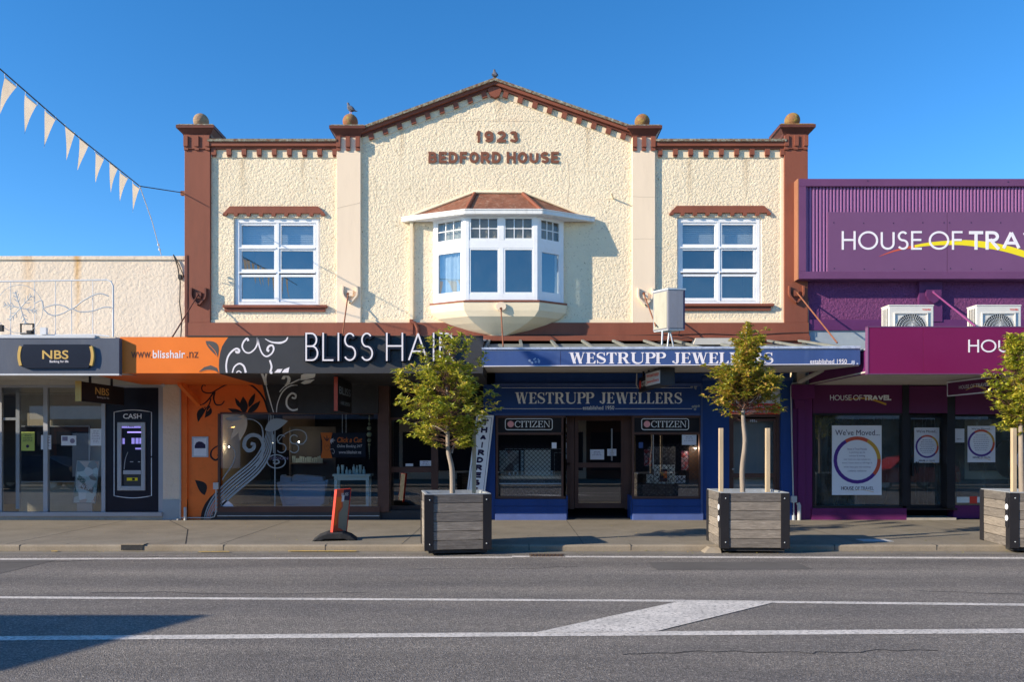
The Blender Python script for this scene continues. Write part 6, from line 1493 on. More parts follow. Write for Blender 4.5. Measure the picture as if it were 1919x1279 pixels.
for k in range(11):
    x = 955+k*8+rnd.uniform(-2, 2); z_ = WZ(892, DF+.35); mb = MB(); mb.lathe((WX(x, DF+.35), DF+.35, z_), [(.035, 0), (.03, .03), (.012, .05), (.02, .07), (.03, .085+rnd.uniform(0, .04))], 8)
    tag(build('ring_stand', mb, rnd.choice(['display_white', 'paper', 'display_blue'])), f'tiny pale jewellery stand on the cloth edge, number {k+1} of the row', 'jewellery stand', 'jewellery stands in the first window')
for k, (a, b, c, d, lb) in enumerate(((955, 914, 981, 927, 'pale framed tray card low in the first jeweller window'), (992, 915, 1020, 925, 'folded pale leaflet low in the first jeweller window'))): poster('tray_card', lb, 'card', DF+.15, a, b, c, d, 'display_white' if k == 0 else 'tray_mix')
shelf_prop('red_box', 'small red flower box in the middle of the first jeweller window', 'box', DF+.18, [('box', 1002, 902, 1014, 908, 'red_item', -.05, .03)])
shelf_prop('display_plinth', 'dark patterned plinth in the second jeweller window', 'display', DF+.5, [('plinth', 1193, 908, 1306, 934, 'shelf_mix', -.4, .3), ('back_panel', 1218, 838, 1270, 908, 'shelf_mix', -.3, -.27)])
for k, (a, b, c, d, m_, lb) in enumerate(((1226, 872, 1251, 907, 'display_white', 'white stepped watch stand in the middle of the second jeweller window'), (1253, 872, 1264, 907, 'display_white', 'narrow white watch stand next to the stepped one'), (1212, 890, 1224, 906, 'display_white', 'low white watch stand by the window edge'), (1265, 892, 1284, 906, 'paper', 'wide low white stand in the second jeweller window'))):
    t_ = thing('watch_stand', lb, 'display stand', (WX((a+c)/2, DF+.3), DF+.3, WZ(d, DF+.3))); mb = MB(); mb.pbox(DF+.3, a, b, c, d, -.05, .03); build('block', mb, m_, t_)
    mb = MB(); r_ = random.Random(k)
    for q in range(int((c-a)*(d-b)/22)): xx, yy = r_.uniform(a+1, c-2), r_.uniform(b+1, d-3); mb.pbox(DF+.3, xx, yy, xx+1.3, yy+2.6, .03, .04+.0004*q)
    build('watch_row', mb, 'ink', t_)
shelf_prop('picture_block', 'small dark picture with orange figure among the white watch stands', 'picture', DF+.28, [('picture', 1236, 880, 1250, 903, 'ink', -.01, .04), ('figure', 1243, 884, 1249, 897, 'orange_wall', .04, .045), ('figure', 1238, 886, 1243, 892, 'ring_amber', .04, .045)])
poster('red_card', 'red picture card at the side of the second jeweller window', 'card', DF+.25, 1207, 843, 1222, 874, 'bokeh_pic'); poster('purple_card', 'pink portrait card at the far side of the second jeweller window', 'card', DF+.25, 1277, 846, 1290, 882, 'bokeh_pic')
shelf_prop('wood_cabinet', 'brown wooden cabinet side in the second jeweller window', 'cabinet', DF+.4, [('panel', 1291, 838, 1310, 930, 'display_brown', -.3, 0)])
t_ = poster('notice', 'grey notice in the top corner of the second jeweller window', 'notice', DF+.03, 1278, 815.5, 1305, 834.5, 'paper'); lines(t_, DF+.03, 1281, 1302, [819, 822, 826], h=.8)
t_ = thing('spot_lamp', 'tiny lit spot lamp at the edge of the second jeweller window', 'lamp', (WX(1304, DF+.2), DF+.2, WZ(841, DF+.2)))
mb = MB(); mb.sphere((WX(1303, DF+.2), DF+.2, WZ(841, DF+.2)), .02, 8); build('bulb', mb, 'spot_glow', t_); lamp(1301, 841, DF+.16, 5)
t_ = thing('blind_pull', 'thin white cord hanging in the second jeweller window', 'cord', (WX(1224, DF+.1), DF+.1, WZ(815, DF+.1))); mb = MB(); mb.tube([(WX(1224, DF+.1), DF+.1, WZ(815, DF+.1)), (WX(1224, DF+.1), DF+.1, WZ(880, DF+.1))], .01, 6); build('cord', mb, 'paper', t_)
# pilasters and the side entrance
SE = thing('side_entrance', 'narrow dark glazed door numbered 191a between blue pilasters', 'entrance', (WX(1414, DF), DF, PZ))
mb = MB(); mb.pbox(DF, 1316, 713, 1366, 976, -.1, .035); mb.pbox(DF, 1462, 713, 1484, 976, -.1, .05); build_each('pilaster', mb, 'navy', SE, bevel=.006)
mb = MB(); mb.pbox(DF, 1316, 708, 1484, 714, .0, .07); mb.pbox(DF, 1312.5, 722, 1316, 976, .0, .06); build('pilaster_trim', mb, 'navy_fascia', SE)
mb = MB(); mb.pbox(DF, 1366, 722, 1462, 757, -.1, -.01); build('upper_sign', mb, 'paper', SE); mb = MB(); mb.pbox(DF, 1366, 757, 1462, 777, -.1, .0); RS = build('red_sign', mb, 'red_sign', SE)
mb = MB(); ptext(mb, DF, 'SURVEYING PLANNING', 1382, 761, 1446, 766, .012, 0, .004); ptext(mb, DF, 'AND ENGINEERING SERVICES', 1372, 769, 1455, 774, .012, 0, .004); build('lettering', mb, 'paper', RS)
mb = MB(); mb.frame(DF, 1366, 777, 1462, 972, 5, -.15, -.03, 2); mb.frame(DF, 1371, 785, 1457, 970, 5, -.13, -.06, 8); mb.pbox(DF, 1376, 888, 1452, 896, -.12, -.06); build('door_frame', mb, 'bronze_frame', SE)
pane(SE, 1376, 790, 1452, 888, DF+.1); pane(SE, 1376, 896, 1452, 962, DF+.1)
mb = MB(); ptext(mb, DF+.02, '191a', 1405.5, 787, 1418.5, 792.5, .01, 0, .012); build('house_number', mb, 'paper', SE)
mb = MB(); mb.pbox(DF+.3, 1371, 785, 1457, 965, -.02, 0); build('door_blind', mb, 'grey_wall', SE)
mb = MB(); mb.box(WX(1366, DF), WX(1462, DF), DF-.05, DF+.3, PZ, PZ+.04); build('step', mb, 'plinth', SE)
mb = MB(); mb.tube([(WX(1372, DF), DF-.0, WZ(880, DF)), (WX(1376, DF), DF-.0, WZ(880, DF))], .02, 7); build('door_handle', mb, 'galv', SE)
t_ = thing('downpipe', 'slim pale conduit and grey waste pipe between the blue and purple shopfronts', 'pipe', (WX(1482, DF), DF-.1, PZ))
mb = MB(); Y = DF-.09; mb.tube([(WX(1496, DF), Y, WZ(718, DF)), (WX(1482, DF), Y, WZ(720, DF)), (WX(1479.5, DF), Y, WZ(726, DF)), (WX(1484, DF), Y, WZ(930, DF))], .016, 7); build('conduit', mb, 'pipe_grey', t_)
mb = MB(); mb.pbox(DF, 1480, 930, 1490, 942, .06, .14); build('junction_box', mb, 'pipe_grey', t_, bevel=.005)
mb = MB(); mb.tube([(WX(1485, DF), Y, WZ(942, DF)), (WX(1485, DF), Y, WZ(966, DF))], .018, 7); mb.tube([(WX(1485, DF), Y, WZ(966, DF)), (WX(1485, DF), Y, WZ(976, DF))], .04, 9); build('riser', mb, 'galv', t_)
mb = MB(); mb.tube([(WX(1494.5, DF), Y-.02, WZ(977, DF)), (WX(1494.5, DF), Y-.02, WZ(948, DF)), (WX(1493, DF), Y, WZ(943, DF))], .045, 10); build('waste_pipe', mb, 'pipe_grey', t_)
mb = MB(); mb.tube([(WX(1494, DF), DF-.15, WZ(717, DF)), (WX(1512, DF), DF-.9, WZ(702, DF)), (WX(1530, DF), DF-1.0, WZ(693, DF))], .05, 10); build('waste_pipe', mb, 'soffit', t_)

# ---- travel agency
ST = thing('shopfront', 'plum and black travel agency shopfront with emptied poster windows', 'shopfront', (WX(1700, DF), DF, PZ))
mb = MB(); mb.pbox(DF, 1484, 748, 1522, 976, -.1, .02); mb.pbox(DF, 1494, 753, 1507, 976, .02, .06); mb.prism(front(DF), px(front(DF), [(1480, 722), (1523, 722), (1523, 748), (1484, 750), (1480, 745)]), -.05, .14); mb.prism(front(DF), px(front(DF), [(1486, 750), (1505, 750), (1502, 766), (1488, 766)]), .02, .1); build('pilaster', mb, 'purple_shop', ST, bevel=.008)
mb = MB(); mb.pbox(DF, 1520, 953, 1697, 976, -.1, .05); build('stall_riser', mb, 'purple_shop', ST)
DT2 = DF+.25
mb = MB(); mb.hexa([(WX(1787, DT2), DT2, PZ), (WX(2000, DF), DF, PZ), (WX(2000, DF), DF+.3, PZ), (WX(1787, DT2), DT2+.3, PZ), (WX(1787, DT2), DT2, WZ(948, DT2)), (WX(2000, DF), DF, WZ(951, DF)), (WX(2000, DF), DF+.3, WZ(951, DF)), (WX(1787, DT2), DT2+.3, WZ(948, DT2))]); build('stall_riser', mb, 'purple_shop', ST)
mb = MB(); mb.pbox(DF, 1523, 722, 1690, 775, -.1, .02); HB = build('header_board', mb, 'plum_board', ST); mb = MB(); mb.pbox(DF, 1702, 722, 1775, 775, -.1, .01); mb.pbox(DF, 1790, 722, 2400, 777, -.1, .01); build('header_board', mb, 'plum_board', ST)
(a, b), (c, d) = px(front(DF), [(1555.5, 751), (1668, 741)]); hot_text(HB, front(DF), a, b, c, d, 'serif_silver', .021, light=.12, bold=.26, swcols=('ring_amber', 'brown_paint'))
mb = MB(); mb.pbox(DF, 1523, 775, 1693, 779, -.1, .03); mb.pbox(DF, 1523, 779, 1527, 951, -.1, .02); mb.pbox(DF, 1523, 948.5, 1697, 953, -.1, .04); mb.pbox(DF, 1690, 722, 1702, 953, -.15, .04); mb.pbox(DF, 1775, 722, 1790, 953, -.3, .0); mb.pbox(DT2, 1787, 776, 2400, 781, -.1, 0)
mb.frame(DT2, 1701, 778, 1776, 953, 6, -.06, 0, 6); mb.pbox(DT2, 1695, 953, 1790, 956, -.1, .1); build('frame', mb, 'dark_frame', ST)
mb = MB(); mb.box(WX(1697, DF), WX(1790, DF), DF-.05, DF+.6, PZ, PZ+.05); build('threshold', mb, 'plinth', ST)
pane(ST, 1527, 779, 1690, 949, DF+.04, 'dusty_glass'); pane(ST, 1707, 784, 1770, 947, DT2+.03, 'dusty_glass'); pane(ST, 1787, 781, 2400, 950, DT2+.05, 'dusty_glass')
mb = MB(); mb.box(WX(1707, DT2), WX(1711, DT2), DT2-.06, DT2-.02, WZ(893, DT2), WZ(868, DT2)); mb.tube([(WX(1714, DT2), DT2-.09, WZ(888, DT2)), (WX(1714, DT2), DT2-.09, WZ(866, DT2))], .02, 8); mb.tube([(WX(1717.5, DT2), DT2-.09, WZ(888, DT2)), (WX(1717.5, DT2), DT2-.09, WZ(866, DT2))], .012, 8); build('door_handle', mb, 'dark_frame', ST)
room('travel_room', WX(1515, DF), WX(2300, DF), WZ(722, DF), 5, 'inside_wall')
def moved_poster(label, D, x0, y0, x1, y1, cx_, cy_, r, title=True, seed=1, head=None):
    t = poster('poster', label, 'poster', D, x0, y0, x1, y1, 'poster_white'); f = front(D)
    def A(g0, g1, m_, d):
        mb = MB(); P = [(cx_+r*cos(radians(g)), cy_-r*sin(radians(g))*1.0) for g in [g0+(g1-g0)*k/16 for k in range(17)]]; mb.ribbon(f, px(f, P), r*.16/F*D, 0, d); build('ring', mb, m_, t)
    A(118, 322, 'ring_violet', .010); A(60, 121, 'ring_red', .0105); A(0, 62, 'ring_amber', .011); A(-40, 3, 'ring_red', .0115)
    if title:
        mb = MB(); ptext(mb, D, "We've Moved...", head[0], head[1], head[2], head[3], 0, 0, .009); w_ = (x1-x0)
        sans(mb, f, 'HOUSE', *px(f, [(head[4], head[5])])[0], WX(head[4]+(head[6]-head[4])*.37, D), (head[5]-head[7])/F*D, .012 if r > 30 else .008, d0=0, d1=.009)
        ptext(mb, D, 'OF TRAVEL', head[4]+(head[6]-head[4])*.42, head[7], head[6], head[5], 0, 0, .009); build('lettering', mb, 'ink', t)
        mb = MB(); swirl(mb, f, px(f, [(head[4]+w_*.1, head[5]+3), (head[4]+w_*.4, head[5]), (head[6], head[5]+4)]), .003, .012, d1=.008); build('swoosh', mb, 'gold', t)
    mb = MB()
    if r > 30:
        for k, s in enumerate(['House of Travel Motueka', 'is picking up its', 'suitcase & moving', 'over here to a new temporary', 'home 3 doors down at 189 High St', 'while they give this building', 'a seismic makeover']):
            w_ = r*1.52*[.62, .5, .5, .85, .95, .85, .6][k]/1.05; yy = cy_-19+k*6.6+(1.2 if k > 4 else 0); ptext(mb, D, s, cx_-w_/2, yy-3.8, cx_+w_/2, yy, 0, 0, .009)
    else:
        rr = random.Random(seed)
        for k in range(8):
            yy = cy_-r*.62+k*r*.17; w_ = r*1.4*sqrt(max(.1, 1-((yy-cy_)/r)**2))*rr.uniform(.75, 1); x = cx_-w_/2
            while x < cx_+w_/2: l = rr.uniform(1.5, 4); mb.pbox(D, x, yy-.5, min(x+l, cx_+w_/2), yy+.4, 0, .008); x += l+1
    build('print', mb, 'ink_grey', t); return t
DPo = DF+.03
moved_poster('large white moving notice with colour ring in the first travel agency window', DPo, 1559, 798, 1652, 928.5, 1606, 863, 41, head=(1565, 806, 1648, 816.5, 1577, 919, 1637, 912.5))
moved_poster('small white moving notice with colour ring on the travel agency door', DT2+.02, 1713, 802, 1760, 868, 1737, 837.5, 20, head=(1717, 806.5, 1756, 811.5, 1722, 865.5, 1752, 862.5))
moved_poster('medium white moving notice with colour ring in the second travel agency window', DT2+.04, 1813, 799, 1865, 867, 1838.5, 831, 23.5, seed=4, head=(1820, 802.5, 1858, 806, 1823, 859.5, 1856, 856.5))
t_ = poster('notice', 'plain white sheet in the second travel agency window beside the ring poster', 'notice', DT2+.04, 1787.5, 804, 1807, 830, 'paper'); lines(t_, DT2+.04, 1790, 1804, [823], h=1.2)
poster('sticker', 'small red sticker low in the second travel agency window', 'sticker', DT2+.04, 1817, 931, 1831, 944.5, 'red_sign'); poster('sticker', 'blue white strip label low in the second travel agency window', 'sticker', DT2+.05, 1793, 932, 1841, 943, 'display_white')
# dust sheet hanging behind the glass
def dustsheet(x0, x1, D, seed, label):
    mb = MB(); nx, nz = 60, 30; r_ = random.Random(seed); ph = [r_.uniform(0, 6) for _ in range(6)]; P = []
    for j in range(nz+1):
        for i in range(nx+1):
            u = i/nx; v = j/nz; d = .03*sin(u*23+ph[0]+v*2)+.02*sin(u*57+ph[1]-v*5)+.012*sin(u*90+v*30+ph[2])+.015*sin(v*14+u*12+ph[3])
            P.append((WX(x0, D)+(WX(x1, D)-WX(x0, D))*u, D+d, WZ(948, D)+(WZ(782, D)-WZ(948, D))*v))
    mb.add(P, [(j*(nx+1)+i, j*(nx+1)+i+1, (j+1)*(nx+1)+i+1, (j+1)*(nx+1)+i) for j in range(nz) for i in range(nx)], True)
    t = thing('dust_sheet', label, 'plastic sheet', (WX(x0, D), D, WZ(782, D))); build('sheet', mb, 'plastic', t, recalc=False)
m, t, out = nt('plastic'); tr = N(t, 'ShaderNodeBsdfTransparent'); pb = N(t, 'ShaderNodeBsdfPrincipled'); pb.inputs['Base Color'].default_value = (.16, .18, .18, 1); pb.inputs['Roughness'].default_value = .32
mx = N(t, 'ShaderNodeMixShader'); mx.inputs[0].default_value = .6; L(t, tr.outputs[0], mx.inputs[1]); L(t, pb.outputs[0], mx.inputs[2]); L(t, mx.outputs[0], out.inputs['Surface']); MATS['plastic'] = m
dustsheet(1524, 1694, DF+.25, 1, 'crumpled clear plastic sheet behind the first travel agency window'); dustsheet(1790, 2000, DF+.6, 2, 'crumpled clear plastic sheet behind the second travel agency window'); dustsheet(1703, 1774, DF+.6, 3, 'crumpled clear plastic sheet behind the travel agency door')
# ================================================================ things on the canopies
def ac_unit(x, label):
    D = 17.3; t = thing('air_conditioner', label, 'air conditioner', (x, D, WZ(655, DT)+.03), 'outdoor air conditioner units on the canopy')
    w, d, z0, z1 = .97, .36, WZ(655, DT)+.05, WZ(571.5, D); f = Fr((x, D, 0))
    mb = MB(); mb.rect(f, 0, z0, w, z1, -d, 0); mb.rect(f, -.01, z1-.03, w+.01, z1, -d-.01, .012); build('casing', mb, 'ac_white', t, bevel=.012)
    fs_ = Fr((x, D+d, 0), (0, -1, 0), (0, 0, 1), (-1, 0, 0))
    mb = MB(); mb.rect(fs_, .06, z0+.1, d-.05, z1-.07, .002, .006); build('side_grille', mb, 'rubber', t)
    mb = MB()
    for k in range(4): mb.rect(fs_, .085+.065*k, z0+.1, .10+.065*k, z1-.07, .006, .022)
    for k in range(3): mb.rect(fs_, .06, z0+.2+.17*k, d-.05, z0+.215+.17*k, .006, .018)
    build('side_slat', mb, 'ac_white', t)
    cx_, cz_ = .47, z1-.53; mb = MB(); f2 = f
    P = [(cx_+.33*cos(radians(g)), cz_+.33*sin(radians(g))) for g in range(0, 360, 12)]; mb.prism(f, P, .001, .006); build('fan_opening', mb, 'rubber', t)
    mb = MB()
    for g in range(0, 360, 9): mb.tube([f.pt(cx_+.05*cos(radians(g)), cz_+.05*sin(radians(g)), .03), f.pt(cx_+.32*cos(radians(g+14)), cz_+.32*sin(radians(g+14)), .02)], .005, 4, cap=False)
    for r in (.1, .16, .22, .28, .33): mb.tube([f.pt(cx_+r*cos(radians(g)), cz_+r*sin(radians(g)), .026) for g in range(0, 372, 12)], .0045, 4, cap=False)
    build('fan_guard', mb, 'galv', t)
    mb = MB(); mb.rect(f, cx_-.37, cz_+.33, cx_+.37, cz_+.36, .0, .03); mb.rect(f, cx_-.37, z0, cx_-.345, cz_+.33, .0, .03); mb.rect(f, cx_+.345, z0, cx_+.37, cz_+.33, .0, .03); build('fan_surround', mb, 'ac_white', t, bevel=.005)
    mb = MB(); text(mb, f, 'TOSHIBA', (.72, z1-.125, .91, z1-.085), .015, d=.004); build('brand_lettering', mb, 'red_sign', t)
    mb = MB(); mb.rect(f, .74, z1-.20, .91, z1-.17, .001, .003); build('label', mb, 'silver_vinyl', t)
    mb = MB(); mb.rect(f, .1, z0-.03, .16, z0, -d, 0); mb.rect(f, w-.16, z0-.03, w-.1, z0, -d, 0); build('foot', mb, 'rubber', t); return t
ac_unit(WX(1666, 17.3), 'white air conditioner unit above the edge of the magenta canopy'); ac_unit(WX(1830, 17.3), 'white air conditioner unit just behind the purple tie rod')
# old light box on a post
D = 17.5; t_ = thing('light_box', 'weathered blank light box on a short post above the navy canopy', 'light box', (WX(1255, D), D, WZ(640, D)))
mb = MB(); a0 = radians(28); P0 = Vector((WX(1252, D), D, 0)); uf = Vector((cos(radians(8)), sin(radians(8)), 0)); ul = Vector((-cos(radians(55)), sin(radians(55)), 0))
wf, wl = .39, .46; z0, z1 = WZ(617, D), WZ(543, D)
def pbx(mb, i0, i1, z0, z1, e=0):
    q = [P0-uf*e-ul*e, P0+uf*(wf+e)-ul*e, P0+uf*(wf+e)+ul*(wl+e), P0+ul*(wl+e)-uf*e]
    mb.hexa([(p.x, p.y, z0) for p in q]+[(p.x, p.y, z1) for p in q])
pbx(mb, 0, 0, z0, z1); B = build('box', mb, 'worn_tin_shade', t_, bevel=.006)
mb = MB(); pbx(mb, 0, 0, z1, z1+.035, .012); pbx(mb, 0, 0, z0-.02, z0, -.01); build('lid', mb, 'galv', t_)
mb = MB(); fl_ = Fr((P0.x, P0.y, 0), ul, (0, 0, 1), (-ul.y if False else -sin(radians(55)), -cos(radians(55)), 0)); mb.rect(fl_, .03, z0+.03, wl-.03, z1-.03, .001, .01); build('face_panel', mb, 'worn_tin_lit', t_)  # left face carries the tin with sunlight put into its colour
mb = MB(); ff_ = Fr((P0.x, P0.y, 0), uf, (0, 0, 1), (uf.y, -uf.x, 0)); mb.rect(ff_, .02, z0+.03, wf-.05, z1-.03, .001, .008); build('front_panel', mb, 'worn_tin_shade', t_)
mb = MB(); mb.rect(ff_, wf-.035, z0, wf-.01, z1, .001, .01); build('gap_strip', mb, 'ink', t_)
c_ = P0+uf*wf*.3+ul*wl*.4; mb = MB(); mb.tube([(c_.x-.1, c_.y, z0), (c_.x-.12, c_.y-.0, WZ(655, D))], .022, 6); mb.tube([(c_.x+.06, c_.y, z0), (c_.x+.16, c_.y, WZ(655, D))], .018, 6); mb.tube([(c_.x+.05, c_.y, z0), (c_.x+.0, c_.y, WZ(655, D))], .02, 6); build('post', mb, 'galv', t_)
mb = MB(); mb.tube([(c_.x+.3, c_.y, z0+.02), (c_.x+.25, c_.y, z0-.12), (c_.x+.5, c_.y, z0-.16), (c_.x+.9, c_.y+.1, z0-.26)], .01, 5); mb.tube([(c_.x-.2, c_.y, z0-.28), (c_.x+.1, c_.y, z0-.18), (c_.x+.5, c_.y, z0-.19), (c_.x+1.1, c_.y+.1, z0-.3)], .01, 5); build('cable', mb, 'cable', t_)
t_ = thing('roof_tray', 'white tin cover lying on the navy canopy roof behind the tree top', 'roof cover', (WX(1335, 17.6), 17.6, WZ(645, 17.6))); mb = MB(); mb.prism(front(17.6), px(front(17.6), [(1300, 646), (1304, 634), (1370, 634), (1376, 638), (1376, 646)]), -.3, 0); build('cover', mb, 'soffit', t_)
# christmas light frame over the bank
D = 17.2; f = front(D); t_ = thing('christmas_light', 'thin white wire frame of a snowflake and leaf light display over the bank', 'light frame', (WX(60, D), D, WZ(636, D)))
mb = MB(); pa = [(-160, 528), (-5, 528), (200, 525), (208, 528), (212, 536), (212, 634)]; s_ = D/F
mb.tube([f.pt(a, b) for a, b in px(f, pa)], .018, 6); mb.tube([f.pt(a, b) for a, b in px(f, [(-160, 630), (180, 628), (205, 631)])], .018, 6)
for x in (-60, 20, 65, 104, 134, 174): mb.tube([f.pt(a, b) for a, b in px(f, [(x, 527), (x, 630)])], .009, 5)
build('frame', mb, 'white_pvc', t_)
mb = MB(); T = lambda pts, r=.008: mb.tube([f.pt(a, b, .03) for a, b in px(f, spline(pts, 5))], r, 4)
T([(38+44*cos(g*pi/12), 580+45*sin(g*pi/12)) for g in range(25)], .006); 
for g in range(6):
    c, s = cos(g*pi/3+.2), sin(g*pi/3+.2); T([(40, 578), (40+16*c, 578+16*s), (40+32*c, 578+32*s)], .011)
    for r_ in (12, 20, 27):
        for sg in (-1, 1): c2, s2 = cos(g*pi/3+.2+sg*.7), sin(g*pi/3+.2+sg*.7); l = 11-r_*.15; T([(40+r_*c, 578+r_*s), (40+r_*c+l*.5*c2, 578+r_*s+l*.5*s2), (40+r_*c+l*c2, 578+r_*s+l*s2)], .009)
build('snowflake', mb, 'galv', t_)
mb = MB()
T([(83, 578), (104, 572), (120, 574), (136, 580), (155, 566), (175, 555), (190, 551), (205, 556)], .013); T([(83, 580), (92, 589), (104, 592), (120, 588), (136, 580), (150, 585), (174, 584), (195, 577), (210, 577)], .013); T([(66, 570), (80, 564), (83, 578)], .011)
build('leaf_outline', mb, 'galv', t_)
mb = MB()
for a, b, c, d in ((39, 607, 64, 609), (39, 607, 41, 627), (62, 607, 64, 627), (39, 625, 64, 627)): mb.pbox(D, a, b, c, d, 0, .03)
mb.pbox(D, 52, 620, 61, 625, 0, .05); mb.pbox(D, -8, 610, 8, 622, 0, .08); build('bracket', mb, 'rubber', t_); mb = MB(); mb.pbox(D, 79, 615, 90, 628, 0, .08); build('control_box', mb, 'white_pvc', t_)
# ================================================================ bunting
A_ = Vector((WX(10, 12.2), 12.2, WZ(146, 12.2))); B_ = Vector((WX(262, 16.4), 16.4, WZ(349, 16.4)))
t_ = thing('pennant_bunting', 'string of pale triangular pennants strung across the street beside the brown pier', 'bunting', tuple(B_))
def raypt(x, y):
    """point of the bunting line's vertical plane seen at column x, then the given row"""
    k = (x-CX)/F; d = (B_-A_); tt = (k*A_.y-A_.x)/(d.x-k*d.y); Y = A_.y+d.y*tt; return Vector((k*Y, Y, WZ(y, Y)))
mb = MB(); mb.tube([raypt(-260, -75), raypt(-120, 35), raypt(0, 129), raypt(130, 243), raypt(262, 349), Vector((WX(344, DF), DF-.07, WZ(363, DF)))], .011, 5); build('rope', mb, 'cable', t_)
mb = MB(); mb.tube([raypt(262, 349), (WX(285, 17.5), 17.5, WZ(415, 17.5)), (WX(302, 18.7), 18.7, WZ(478, 18.7))], .010, 5); mb.sphere((WX(297, 18.6), 18.6, WZ(459, 18.6)), .03, 6); mb.sphere((WX(299, 18.6), 18.6, WZ(468, 18.6)), .03, 6); build('tie_cord', mb, 'cord_white', t_)
pn = [((9,145),(31,163),(0,214)), ((48,180),(70,198),(45,249)), ((85,209),(105,225),(81,275)), ((122,237),(140,251),(124,301)), ((148,259),(165,273),(146,320)), ((178,285),(194,298),(180,343)), ((205,305),(220,317),(208,361)), ((225,324),(240,335),(224,378)), ((249,345),(262,354),(248,397))]
pn += [((-45, 98), (-18, 120), (-55, 172)), ((-110, 45), (-80, 68), (-122, 125))]
def rope_y(x): return 129+(349-129)/262*x+ (3 if 0 < x < 262 else 0)
for k, (a, b, c) in enumerate(pn):
    a3, b3, c3 = raypt(*a), raypt(*b), raypt(*c); mb = MB(); n = 8; P = []; w = Vector((.03, -.10, 0))
    for i in range(n+1):
        v = i/n; l = a3.lerp(c3, v)+Vector((0, 0, 0)); r = b3.lerp(c3, v); bul = sin(pi*v)*.06
        off = w*sin(v*3.1+k)*.5
        l2 = l+off+Vector((-.0, 0, 0)); r2 = r+off*.6+Vector((-.012*sin(pi*v), 0, 0)); P += [l2, (l2+r2)/2+Vector((0, -.03*(1-v), 0)), r2]
    mb.add(P, [(3*i+j, 3*i+3+j, 3*i+4+j, 3*i+1+j) for i in range(n) for j in (0, 1)], True)
    o = build('pennant', mb, 'pennant_cloth', t_, recalc=False)
    mb = MB(); ra, rb = raypt(a[0], rope_y(a[0])-2), raypt(b[0], rope_y(b[0])-2); mb.tube([a3, b3], .008, 4); mb.tube([a3, ra], .006, 4); mb.tube([b3, rb], .006, 4); build('hem_cord', mb, 'cord_white', t_)
# ================================================================ pigeons
def pigeon(x, y, z, ang, s, label, turn=0):
    """z = height of the perch; ang = heading in plan, body tilted up"""
    t = thing('pigeon', label, 'bird', (x, y, z), 'pigeons perched on the parapet')
    M = Matrix.Translation((x, y, z)) @ Matrix.Rotation(ang, 4, 'Z') @ Matrix.Scale(s, 4)
    # spine from tail tip to beak in the x-z plane
    sp = [(-.20, .035, .012), (-.15, .055, .026), (-.10, .080, .042), (-.05, .105, .060), (0, .135, .070), (.04, .165, .066), (.065, .20, .050), (.075, .235, .034), (.082, .262, .031), (.092, .285, .030), (.104, .297, .022), (.116, .296, .009), (.134, .288, .003)]
    mb = MB(); P = []; n = 14
    for i, (a, h, r) in enumerate(sp):
        i0, i1 = max(0, i-1), min(len(sp)-1, i+1); dx, dz = sp[i1][0]-sp[i0][0], sp[i1][1]-sp[i0][1]; l = math.hypot(dx, dz); nx, nz = -dz/l, dx/l
        wy = r*(.95 if i > 2 else 1.5); wn = r if i > 2 else r*.45
        for k in range(n): g = 2*pi*k/n; P.append(M @ Vector((a+nx*wn*cos(g), wy*sin(g), h+nz*wn*cos(g))))
    mb.add(P, [(i*n+k, i*n+(k+1) % n, (i+1)*n+(k+1) % n, (i+1)*n+k) for i in range(len(sp)-1) for k in range(n)], True); mb.add(P[:n], [tuple(range(n))]); build('body', mb, 'feather_grey', t)
    for sg in (-1, 1):
        mb = MB(); q = [(.05, .175, .055), (.0, .165, .07), (-.08, .115, .06), (-.17, .055, .03), (-.12, .06, .052), (-.03, .09, .072), (.03, .125, .068)]
        P = [M @ Vector((a, sg*(w+.006), h)) for a, h, w in q]+[M @ Vector((a, sg*(w-.01), h)) for a, h, w in q]; m_ = len(q)
        mb.add(P, [tuple(range(m_)), tuple(range(2*m_-1, m_-1, -1))]+[(i, (i+1) % m_, m_+(i+1) % m_, m_+i) for i in range(m_)]); build('wing', mb, 'feather_dark', t)
        mb = MB(); mb.tube([M @ Vector((.0, sg*.025, .085)), M @ Vector((.01, sg*.025, .0))], .006*s, 6)
        for dg in (-.5, 0, .5): mb.tube([M @ Vector((.01, sg*.025, .006)), M @ Vector((.01+.035*cos(dg), sg*.025+.035*sin(dg), .003))], .004*s, 5)
        mb.tube([M @ Vector((.01, sg*.025, .006)), M @ Vector((-.015, sg*.025, .003))], .004*s, 5); build('leg', mb, 'pink', t)
        mb = MB(); mb.sphere(M @ Vector((.100, sg*.024, .29)), .005*s, 6); build('eye', mb, 'ring_amber', t)
    return t
pigeon(WX(655, DF), DF+.16, WZ(240, DF)+.03+.37, radians(150), .98, 'grey pigeon facing away on a red ball finial')
pigeon(WX(927.5, DF), DF-.05, WZ(152.3, DF), radians(100), 1.0, 'dark pigeon perched on the apex of the gable')
